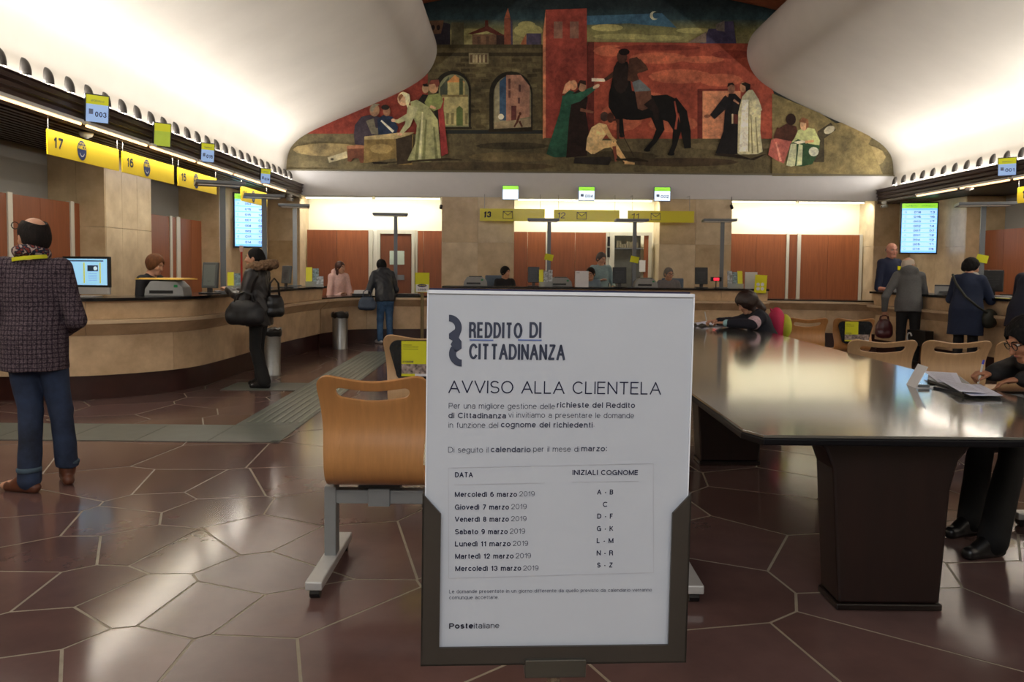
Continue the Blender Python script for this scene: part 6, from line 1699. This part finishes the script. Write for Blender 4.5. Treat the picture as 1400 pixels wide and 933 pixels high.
# 2 seated clerk with bob, left counter
SEATED = []; GIRL = {'o': None}
def seated(label, px, Y, seatz, h, rz, **kw):
    sk = {k: kw.pop(k) for k in list(kw) if k in ('lean', 'yaw', 'nod', 'arms', 'head_fwd', 'twist')}
    x = WY(px, 370, Y).x; J = skeleton(h, seat=seatz, **sk); o, f = person(label, (x, Y, 0), rz, J, **kw); SEATED.append((o, seatz, '')); return o, f, J
def seat_for(headtop, h): return headtop - (.655 + .09 + .125) * h / 1.70     # seat height that puts the top of the head there
ht = WY(198, 348, 9.15).z
o, f, J = seated('clerk with short auburn bob seated behind the left counter', 196, 9.55, seat_for(ht + .02, 1.62), 1.62, R(258), lean=14, nod=18, skin=skin_m,
                 arms={'elR': (.26, .12, .98), 'wrR': (.16, .34, 1.08), 'elL': (-.26, .12, .98), 'wrL': (-.14, .34, 1.08)})
sdf_obj('hair', hair_bob(J, f, .024, -.05), .007, hair_br, o); sdf_obj('jacket', top(J, 1.0, hem=.08), .012, cloth('black_jacket', (26, 26, 30)), o, fold=.003)
sdf_obj('trousers', trousers(J), .014, blackc, o)
# 3 woman in fur-hooded coat
q = WZ(352, 530); loc = (q.x + .02, q.y + .03, 0); rz = R(82)
lw = lambda p: to_local((loc, rz), p)
J = skeleton(1.64, lean=4, yaw=12, nod=0, arms={'elR': (.27, .06, 1.06), 'wrR': (.13, .36, 1.15), 'elL': (-.25, .08, 1.06), 'wrL': (-.08, .36, 1.17)},
             legs={'knR': (.09, .06, .48), 'anR': (.08, .02, .085), 'toR': (.10, .17, .03), 'knL': (-.08, .02, .48), 'anL': (-.09, -.10, .085), 'toL': (-.11, .05, .03)})
o, f = person('woman in black quilted coat with fur hood at the left counter', loc, rz, J, hands={'R': (.9, 1), 'L': (.9, 1)})
s = J['s']; Rh = hframe(J)
S = SDF(.015); S.ell(f(0, -.020, .028), (.086 * s, .104 * s, .102 * s), Rh, k=0); S.cap(f(0, -.08, .0), f(0, -.12, -.09), .055 * s, .05 * s); S.ell(f(0, .10, -.045), (.080 * s, .095 * s, .110 * s), Rh, neg=True, k=.02)
sdf_obj('hair', S, .007, hair_bk, o)
S = top(J, 1.05, hem=.16, flare=1.02, puff=.012, sleeve=1.15); torso_cut(S, J, .18); sdf_obj('coat', S, .010, M('quilted_black', (32, 28, 28), .45, var=.25, scale=12), o, fold=.006, fscale=48)
S = SDF(.03); N_ = J['neck']
for k in range(14):
    a0, a1 = R(-20 + 25 * k) - PI / 2 - 1.9, R(5 + 25 * k) - PI / 2 - 1.9
    g_ = lambda a: N_ + V(.15 * math.cos(a), -.055 + .14 * math.sin(a), .045 + .03 * math.sin(a) * -1)
    if k < 13: S.cap(g_(a0), g_(a1), .050, k=.02)
sdf_obj('fur_hood', S, .008, M('fur_brown', (122, 96, 72), .95, var=.45, scale=55, bump=.9, bscale=120), o, fold=.010, fscale=110)
sdf_obj('trousers', trousers(J, 1.0, .070), .011, cloth('black_trousers', (14, 14, 15)), o, fold=.003)
[sdf_obj('shoe', shoes(J, n), .008, M('black_leather', (20, 18, 18), .35), o) for n in 'RL']
def handbag(name, label, loc, rz, w_, h_, d_, m, hgt=.18, cat='bag'):
    t = thing(name, label, cat, loc, rz); S = SDF(.03)
    S.cap((-w_ / 2 + d_ / 2, 0, d_ * .5), (w_ / 2 - d_ / 2, 0, d_ * .5), d_ * .5); S.cap((-w_ * .42 + d_ / 2, 0, h_ - d_ * .4), (w_ * .42 - d_ / 2, 0, h_ - d_ * .4), d_ * .40)
    S.ell((0, 0, h_ / 2), (w_ / 2, d_ * .5, h_ / 2), k=.02)
    sdf_obj('bag_body', S, .009, m, t, fold=.003, fscale=40)
    for yy_ in (-d_ * .22, d_ * .22):
        seg_tube('handle', [(-w_ * .25, yy_, h_ * .9), (-w_ * .2, yy_ * .8, h_ + hgt * .7), (0, yy_ * .5, h_ + hgt), (w_ * .2, yy_ * .8, h_ + hgt * .7), (w_ * .25, yy_, h_ * .9)], .008, m, t)
    return t
P = WY(338, 444, 9.15); handbag('shoulder_bag', 'large black bag hanging in front of the woman in fur-hooded coat', (P.x, 9.08, P.z), R(-5), .46, .28, .17, M('bag_cloth_black', (18, 18, 22), .6, var=.2), .10)
P = WY(377, 433, 9.45); handbag('handbag', 'black handbag on the arm behind the woman in fur-hooded coat', (P.x, 9.40, P.z), R(30), .24, .26, .11, M('bag_leather_black', (16, 15, 16), .35), .20)
# 4 clerk in pink
ht = WY(459, 357, 15.9).z
o, f, J = seated('young clerk in pale pink hooded jacket behind low counter', 461, 15.75, seat_for(ht, 1.60), 1.60, R(222), lean=10, nod=4, yaw=20, arms={'elR': (.24, .10, .76), 'wrR': (.12, .36, .90), 'elL': (-.24, .14, .76), 'wrL': (-.10, .42, .90)})
sdf_obj('hair', hair_bob(J, f, .016, -.20, .02), .007, M('hair_chestnut', (74, 44, 34), .5, var=.3, scale=50), o)
S = top(J, 1.0, hem=.06, puff=.014); N_ = J['neck']; S.cap(N_ + V(-.08, -.06, .05), N_ + V(.08, -.06, .05), .055); S.cap(N_ + V(0, -.10, .06), N_ + V(0, -.09, .0), .06)
sdf_obj('pink_jacket', S, .011, cloth('pink_fleece', (226, 188, 180)), o, fold=.004); sdf_obj('trousers', trousers(J), .014, blackc, o)
# 5 customer in dark puffer
q = WZ(527, 470); loc = (q.x, q.y - .02, 0); rz = R(28)
J = skeleton(1.60, lean=22, yaw=5, nod=22, arms={'elR': (.26, .16, 1.00), 'wrR': (.12, .42, 1.02), 'elL': (-.28, .12, .98), 'wrL': (-.20, .34, .94)},
             legs={'knR': (.085, .02, .47), 'anR': (.085, -.03, .085), 'toR': (.09, .12, .03), 'knL': (-.085, .05, .47), 'anL': (-.095, .02, .085), 'toL': (-.12, .17, .03)})
o, f = person('customer in dark blue puffer jacket and jeans, leaning on low counter', loc, rz, J)
sdf_obj('hair', hair_short(J, f, .02), .008, hair_bk, o)
S = top(J, 1.05, hem=.10, puff=.020, sleeve=1.1); N_ = J['neck']; S.cap(N_ + V(-.07, -.06, .03), N_ + V(.07, -.06, .03), .06); torso_cut(S, J, .11)
sdf_obj('puffer_jacket', S, .010, M('puffer_navy', (36, 40, 48), .5, var=.2, scale=14), o, fold=.005, fscale=44)
sdf_obj('jeans', trousers(J, 1.03, .052), .011, jeans2, o, fold=.003); [sdf_obj('trainer', shoes(J, n), .008, M('white_trainer', (205, 205, 205), .5), o) for n in 'RL']
P = WY(504, 424, 14.5); handbag('handbag', 'blue-grey handbag on the arm of customer in puffer jacket', (P.x - .02, 14.45, P.z), R(10), .32, .24, .12, M('bag_blue', (62, 76, 96), .5, var=.1), .14)
# 6 dark haired clerk
ht = WY(690, 364, 16.0).z
o, f, J = seated('dark-haired clerk in black seated below sign 13', 689, 16.0, seat_for(ht, 1.60), 1.60, R(200), lean=8, nod=6, yaw=32, arms={'elR': (.25, .10, .86), 'wrR': (.12, .34, .95), 'elL': (-.25, .1, .86), 'wrL': (-.1, .34, .95)})
sdf_obj('hair', hair_bob(J, f, .018, -.04), .008, hair_bk, o); sdf_obj('cardigan', top(J, 1.02, hem=.06), .012, cloth('black_cardigan', (24, 24, 28)), o, fold=.003); sdf_obj('trousers', trousers(J), .014, blackc, o)
def office_chair(loc, rz, label, dz=0.):
    t = thing('office_chair', label, 'chair', loc, rz)
    b = MB(); b.box(-.22, .22, -.05, .0, .62 + dz, 1.16 + dz); b.build('backrest', M('chair_fabric', (96, 112, 128), .8, var=.08), t, bevel=.03)
    b = MB(); b.box(-.24, .24, .0, .46, .46 + dz, .53 + dz); b.build('seat', M('chair_fabric', (96, 112, 128)), t, bevel=.02)
    b = MB(); b.tube([(0, .22, .10), (0, .22, .46 + dz)], .03, 10).tube([(0, -.02, .65 + dz), (0, .10, .46 + dz)], .02, 8); b.build('column', blackpl, t)
    for k in range(5):
        a = 2 * PI * k / 5; b = MB(); b.tube([(0, .22, .12), (.27 * math.cos(a), .22 + .27 * math.sin(a), .055)], .018, 6); b.tube([(.27 * math.cos(a) - .015, .22 + .27 * math.sin(a), .028), (.27 * math.cos(a) + .015, .22 + .27 * math.sin(a), .028)], .028, 8); b.build('leg', blackpl, t)
# 7 clerk with glasses, 8 standing colleague
ht = WY(806, 364, 15.9).z
o, f, J = seated('dark-haired clerk with glasses bent over behind the white notice', 805, 15.9, seat_for(ht, 1.68), 1.68, R(186), lean=14, nod=16, yaw=-30, glasses=blackpl, arms={'elR': (.25, .14, .86), 'wrR': (.10, .34, .98), 'elL': (-.25, .14, .86), 'wrL': (-.1, .34, .98)})
sdf_obj('hair', hair_short(J, f, .012), .007, hair_dk, o); sdf_obj('shirt', top(J, 1.0, hem=.06), .012, cloth('pale_blue_shirt', (120, 138, 150)), o, fold=.003); sdf_obj('trousers', trousers(J), .014, blackc, o)
P = WY(820, 349, 16.7); hgt = P.z + .03
J = skeleton(hgt, lean=6, nod=22, yaw=20, arms={'elR': (.27, .14, 1.10), 'wrR': (.08, .32, 1.20), 'elL': (-.27, .06, 1.08), 'wrL': (-.2, .3, 1.08)})
o, f = person('standing clerk in pale blue shirt behind clerk with glasses', (P.x, 16.6, 0), R(190), J)
sdf_obj('hair', hair_short(J, f, .014), .007, M('hair_ash', (74, 66, 64), .6, var=.2, scale=50), o); sdf_obj('shirt', top(J, 1.05, hem=.10), .012, cloth('blue_grey_shirt', (136, 160, 164)), o, fold=.004); sdf_obj('trousers', trousers(J), .014, blackc, o); [sdf_obj('shoe', shoes(J, n), .012, blackc, o) for n in 'RL']
# 9 grey-haired clerk
ht = WY(911, 365, 15.9).z
o, f, J = seated('grey-haired clerk with glasses in grey sweater, right of centre counter', 914, 15.9, seat_for(ht, 1.68), 1.68, R(172), lean=10, nod=10, yaw=28, glasses=blackpl, arms={'elR': (.27, .12, .84), 'wrR': (.1, .34, .95), 'elL': (-.27, .12, .84), 'wrL': (-.1, .34, .95)})
sdf_obj('hair', hair_short(J, f, .012), .007, hair_gr, o); sdf_obj('sweater', top(J, 1.12, hem=.06), .012, cloth('grey_sweater', (120, 118, 120)), o, fold=.004); sdf_obj('trousers', trousers(J), .014, blackc, o)
# 10 schoolgirl at the table
P = WZ(1046, 462, TZ); loc = (2.91, 8.85, 0); rz = R(84)
J = skeleton(1.56, seat=.47, lean=24, nod=30, yaw=8, head_fwd=.02, arms={'elR': (.24, .34, .86), 'wrR': (.12, .60, .87), 'elL': (-.28, .26, .87), 'wrL': (-.14, .54, .87)})
o, f = person('schoolgirl in navy hoodie bent over her writing at the table', loc, rz, J, hands={'R': (.9, 1), 'L': (.6, 1)})
S = hair_bob(J, f, .042, -.16, .06); s = J['s']; S.cap(f(0, -.09, .0), f(.02, -.14, -.16), .07 * s, .05 * s); GIRL['o'] = o; sdf_obj('hair', S, .008, M('hair_dark_brown', (44, 28, 22), .5, var=.4, scale=30), o, fold=.004, fscale=60)
S = top(J, 1.05, hem=.08, puff=.02, sleeve=1.1, cuff=.80); sdf_obj('hoodie', S, .011, cloth('navy_hoodie', (20, 22, 36)), o, fold=.005)
for n in 'L':
    e, w_ = J['el' + n], J['wr' + n]
    S = SDF(.01); S.cap(e + (w_ - e) * .72, e + (w_ - e) * .90, .044, .042); sdf_obj('cuff', S, .008, M('aqua_cuff', (150, 190, 196), .7), o)
    S = SDF(.01); m_ = J['sh' + n] + (e - J['sh' + n]) * .72; S.cap(m_, m_ + (e - J['sh' + n]) * .10, .075); sdf_obj('sleeve_band', S, .009, M('pink_band', (196, 168, 178), .8, var=.3, scale=40), o)
sdf_obj('trousers', trousers(J), .013, blackc, o); [sdf_obj('shoe', shoes(J, n), .012, M('pink_shoe', (190, 60, 90), .6), o) for n in 'RL']
wq = Matrix.Translation(loc) @ Matrix.Rotation(rz, 4, 'Z')
pw = wq @ Vector(J['wrR'] + V(-.03, .09, .0))
t = thing('pen', 'white pen in the hand of the schoolgirl', 'pen', tuple(pw)); b = MB(); b.tube([(.0, 0, -.03), (-.03, 0, .11)], .006, 6); b.build('barrel', whitepl, t); b = MB(); b.tube([(.005, 0, -.045), (.0, 0, -.03)], (.002, .006), 6); b.build('tip', blackpl, t)
t = thing('backpack', 'pink and yellow backpack on the back of the schoolgirl', 'backpack', (3.04, 9.06, .66), R(90)); S = SDF(.04); S.ell((0, 0, .19), (.12, .08, .19)); S.cap((0, .0, .10), (0, 0, .26), .08); sdf_obj('bag_body', S, .012, M('pack_pink', (206, 52, 92), .7), t)
S = SDF(.03); S.ell((0, -.10, .16), (.12, .07, .14)); sdf_obj('front_pocket', S, .012, M('pack_lime', (196, 206, 60), .7), t)
seg_tube('strap', [(-.05, .04, .30), (0, .07, .36), (.05, .04, .30)], .009, M('pack_pink', (206, 52, 92)), t)
# 11 bald clerk standing
P = WY(1226, 334, 14.4); hgt = P.z
J = skeleton(hgt, lean=3, nod=4, yaw=-18, arms={'elR': (.29, .04, 1.14), 'wrR': (.27, .22, 1.13), 'elL': (-.27, .04, 1.10), 'wrL': (-.22, .26, 1.12)})
o, f = person('bald clerk in navy polo standing under the right wall screen', (P.x - .08, 14.5, 0), R(200), J, skin=M('skin_pink', (212, 150, 128), .5, var=.05, scale=20))
S = SDF(.01); s = J['s']; Rh = hframe(J); S.ell(f(0, -.03, -.0), (.083 * s, .092 * s, .055 * s), Rh, k=0); S.ell(f(0, .09, -.02), (.09 * s, .10 * s, .12 * s), Rh, neg=True); sdf_obj('hair', S, .007, hair_gr, o)
sdf_obj('polo_shirt', top(J, 1.12, hem=.10, short=True), .011, cloth('navy_polo', (24, 34, 62)), o, fold=.003); sdf_obj('trousers', trousers(J), .014, blackc, o); [sdf_obj('shoe', shoes(J, n), .012, blackc, o) for n in 'RL']
c = J['chest'] + V(-.06, .15, .06); b = MB(); b.box(c[0] - .035, c[0] + .035, c[1], c[1] + .008, c[2] - .035, c[2] + .035); b.build('badge', brite, o)
# 12 man in grey coat
loc = (WY(1243, 400, 12.5).x, 12.5, 0); rz = R(-22)
J = skeleton(1.70, lean=18, nod=8, yaw=-50, head_fwd=.03, arms={'elR': (.24, .22, 1.08), 'wrR': (.10, .44, 1.13), 'elL': (-.34, -.02, 1.04), 'wrL': (-.34, .06, .82)},
             legs={'knR': (.10, .0, .48), 'anR': (.11, -.02, .085), 'toR': (.12, .13, .03), 'knL': (-.10, .0, .48), 'anL': (-.11, -.06, .085), 'toL': (-.13, .09, .03)})
o, f = person('balding man in grey hooded coat holding maroon bag at right counter', loc, rz, J, glasses=metal)
sdf_obj('hair', hair_short(J, f, .008, bald=True), .007, M('hair_white', (190, 176, 160), .6, var=.1), o)
S = top(J, 1.14, hem=.12, flare=1.04, sleeve=1.18); N_ = J['neck']; S.cap(N_ + V(-.07, -.06, .03), N_ + V(.07, -.06, .03), .065); S.cap(N_ + V(0, -.05, .05), N_ + V(0, -.07, .0), .075); torso_cut(S, J, .14)
sdf_obj('coat', S, .011, cloth('grey_wool', (92, 92, 92), scale=60), o, fold=.004, fscale=20); sdf_obj('trousers', trousers(J, 1.05), .013, blackc, o); [sdf_obj('shoe', shoes(J, n), .012, blackc, o) for n in 'RL']
hw = (Matrix.Translation(loc) @ Matrix.Rotation(rz, 4, 'Z')) @ Vector(J['wrL']); handbag('briefcase', 'maroon leather bag in the hand of man in grey coat', (hw.x, hw.y, hw.z - .44), R(-10), .27, .30, .15, M('maroon_leather', (74, 28, 32), .35, var=.2), .07)
# 13 customer in blue coat
loc = (WY(1322, 400, 11.1).x, 11.1, 0); rz = R(-48)
J = skeleton(1.64, lean=10, nod=14, yaw=-42, head_fwd=.02, arms={'elR': (.26, .16, 1.06), 'wrR': (.10, .42, 1.12), 'elL': (-.26, .14, 1.06), 'wrL': (-.10, .42, 1.13)})
o, f = person('customer in long navy coat with shoulder bag at the right counter', loc, rz, J)
sdf_obj('hair', hair_short(J, f, .024), .008, hair_bk, o, fold=.003, fscale=70)
S = top(J, 1.22, hem=.36, flare=1.10, sleeve=1.2); torso_cut(S, J, .36); sdf_obj('long_coat', S, .012, cloth('navy_coat', (28, 40, 66)), o, fold=.004, fscale=18)
sdf_obj('trousers', trousers(J, 1.0), .013, blackc, o); [sdf_obj('shoe', shoes(J, n), .012, blackc, o) for n in 'RL']
S = SDF(.01); N_ = J['neck']; S.cap(N_ + V(-.06, .03, .0), N_ + V(.06, .03, .0), .06); sdf_obj('collar', S, .009, M('pale_collar', (170, 168, 160), .8), o)
bagm = M('bag_olive', (40, 42, 34), .6, var=.2)
t = thing('shoulder_bag', 'dark olive shoulder bag slung across the long navy coat', 'bag', loc, rz); S = SDF(.03); S.ell((.26, .10, .82), (.10, .16, .13)); S.cap((.26, .04, .76), (.26, .16, .76), .08); sdf_obj('bag_body', S, .010, bagm, t)
seg_tube('strap', [(-.16, -.10, 1.42), (-.08, -.20, 1.30), (.06, -.24, 1.12), (.20, -.16, .98), (.27, -.02, .90)], .016, bagm, t)
# 14 customer in dark jacket at the frame edge
loc = (WY(1405, 400, 10.0).x, 10.0, 0); rz = R(-60)
J = skeleton(1.72, lean=24, nod=20, arms={'elR': (.26, .26, 1.06), 'wrR': (.1, .5, 1.13), 'elL': (-.26, .26, 1.06), 'wrL': (-.1, .5, 1.13)})
o, f = person('customer in dark navy jacket leaning on counter at right frame edge', loc, rz, J)
sdf_obj('hair', hair_short(J, f, .014), .009, hair_dk, o); S = top(J, 1.2, hem=.18, flare=1.1, sleeve=1.2); torso_cut(S, J, .2); sdf_obj('jacket', S, .012, cloth('ink_jacket', (24, 28, 46)), o, fold=.004, fscale=18)
sdf_obj('trousers', trousers(J, 1.0), .013, jeans, o); [sdf_obj('shoe', shoes(J, n), .012, blackc, o) for n in 'RL']
# 15 person writing, right edge
loc = (3.27, 4.42, 0); rz = R(88)
TW = Matrix.Translation(loc) @ Matrix.Rotation(rz, 4, 'Z'); TWi = TW.inverted()
def tl(x, y, z): return tuple(TWi @ Vector((x, y, z)))
hq = WY(1340, 522, 4.66); hR = (hq.x + .05, 4.62, TZ + .075); hL = (hq.x + .15, 4.50, TZ + .06)
J = skeleton(1.70, seat=.46, lean=30, nod=26, yaw=0, head_fwd=.03,
             arms={'wrR': tl(*hR), 'elR': tl(3.08, 4.74, .92), 'wrL': tl(*hL), 'elL': tl(3.10, 4.26, .89)},
             legs={'knR': tl(2.72, 4.52, .50), 'anR': tl(2.58, 4.35, .085), 'toR': tl(2.44, 4.30, .03), 'knL': tl(2.70, 4.20, .50), 'anL': tl(2.50, 4.02, .085), 'toL': tl(2.36, 3.98, .03)})
o, f = person('person with round glasses in black jacket writing at table, right edge', loc, rz, J, vx=.006, hands={'R': (1.15, 1, (-1, .15, -.15)), 'L': (.35, 1, (-1, .4, -.2))} and {'R': (1.15, 1, tuple(np.array(tl(hR[0] - .09, hR[1] + .03, hR[2] - .0)) - np.array(tl(*hR)))), 'L': (.4, 1, tuple(np.array(tl(hL[0] - .09, hL[1] + .05, hL[2] - .02)) - np.array(tl(*hL))))}, glasses=blackpl, skin=skin_d)
S = hair_short(J, f, .026); sdf_obj('hair', S, .007, hair_bk, o, fold=.003, fscale=80)
S = top(J, 1.12, hem=.10, puff=.018, sleeve=1.15, cuff=.97); sdf_obj('jacket', S, .009, M('black_padded', (24, 24, 26), .75, var=.2, scale=20), o, fold=.004, fscale=40)
sdf_obj('trousers', trousers(J, 1.0, .065), .011, cloth('black_trousers', (14, 14, 15)), o, fold=.003); [sdf_obj('shoe', shoes(J, n), .008, M('black_leather', (20, 18, 18)), o) for n in 'RL']
t = thing('pen', 'white and blue pen held by the person with round glasses', 'pen', (hR[0] - .075, hR[1] + .0, hR[2] - .02)); b = MB(); b.tube([(-.01, 0, -.04), (.012, 0, .075)], .0055, 8); b.build('barrel', whitepl, t); b = MB(); b.tube([(.012, 0, .075), (.018, 0, .10)], .006, 8); b.build('cap', M('pen_blue', (60, 70, 200), .4), t)

def behind(o, d, dx=0.):
    a_ = o.rotation_euler.z; return (o.location.x + math.sin(a_) * d + dx, o.location.y - math.cos(a_) * d, 0), a_
def stool(o, seat, label):
    lc, a_ = behind(o, .0); t = thing('stool', label, 'stool', lc, a_); z = seat - .07
    b = MB(); b.lathe([(0, z - .06), (.17, z - .06), (.19, z - .03), (.17, z), (0, z)], 20); b.build('seat', M('chair_fabric', (96, 112, 128)), t, smooth=True)
    b = MB(); b.tube([(0, 0, .06), (0, 0, z - .05)], .025, 10); b.build('column', blackpl, t)
    for k in range(5):
        c_ = 2 * PI * k / 5; b = MB(); b.tube([(0, 0, .08), (.25 * math.cos(c_), .25 * math.sin(c_), .05)], .018, 6); b.tube([(.25 * math.cos(c_) - .015, .25 * math.sin(c_), .026), (.25 * math.cos(c_) + .015, .25 * math.sin(c_), .026)], .026, 8); b.build('leg', blackpl, t)
GIRL['o'] and stool(GIRL['o'], .47 * 1.56 / 1.70 + .02, 'stool under the schoolgirl at the far end of table')
for o_, seat, kind in SEATED:
    nm = {'clerk with short': 'high stool under the clerk with auburn bob', 'young clerk in p': 'stool under the young clerk in pink', 'dark-haired cler': 'blue-grey office chair of the dark-haired clerk in black', 'grey-haired cler': 'blue-grey office chair of the grey-haired clerk'}
    l = o_['label']
    if 'glasses bent' in l: stool(o_, seat, 'stool under the clerk bent behind the white notice')
    elif l.startswith('dark-haired') or l.startswith('grey-haired'):
        lc, a_ = behind(o_, .20, -.10 if l[0] == 'd' else .10); office_chair(lc, a_, nm[l[:16]], seat - .53)
    else: stool(o_, seat, nm[l[:16]])
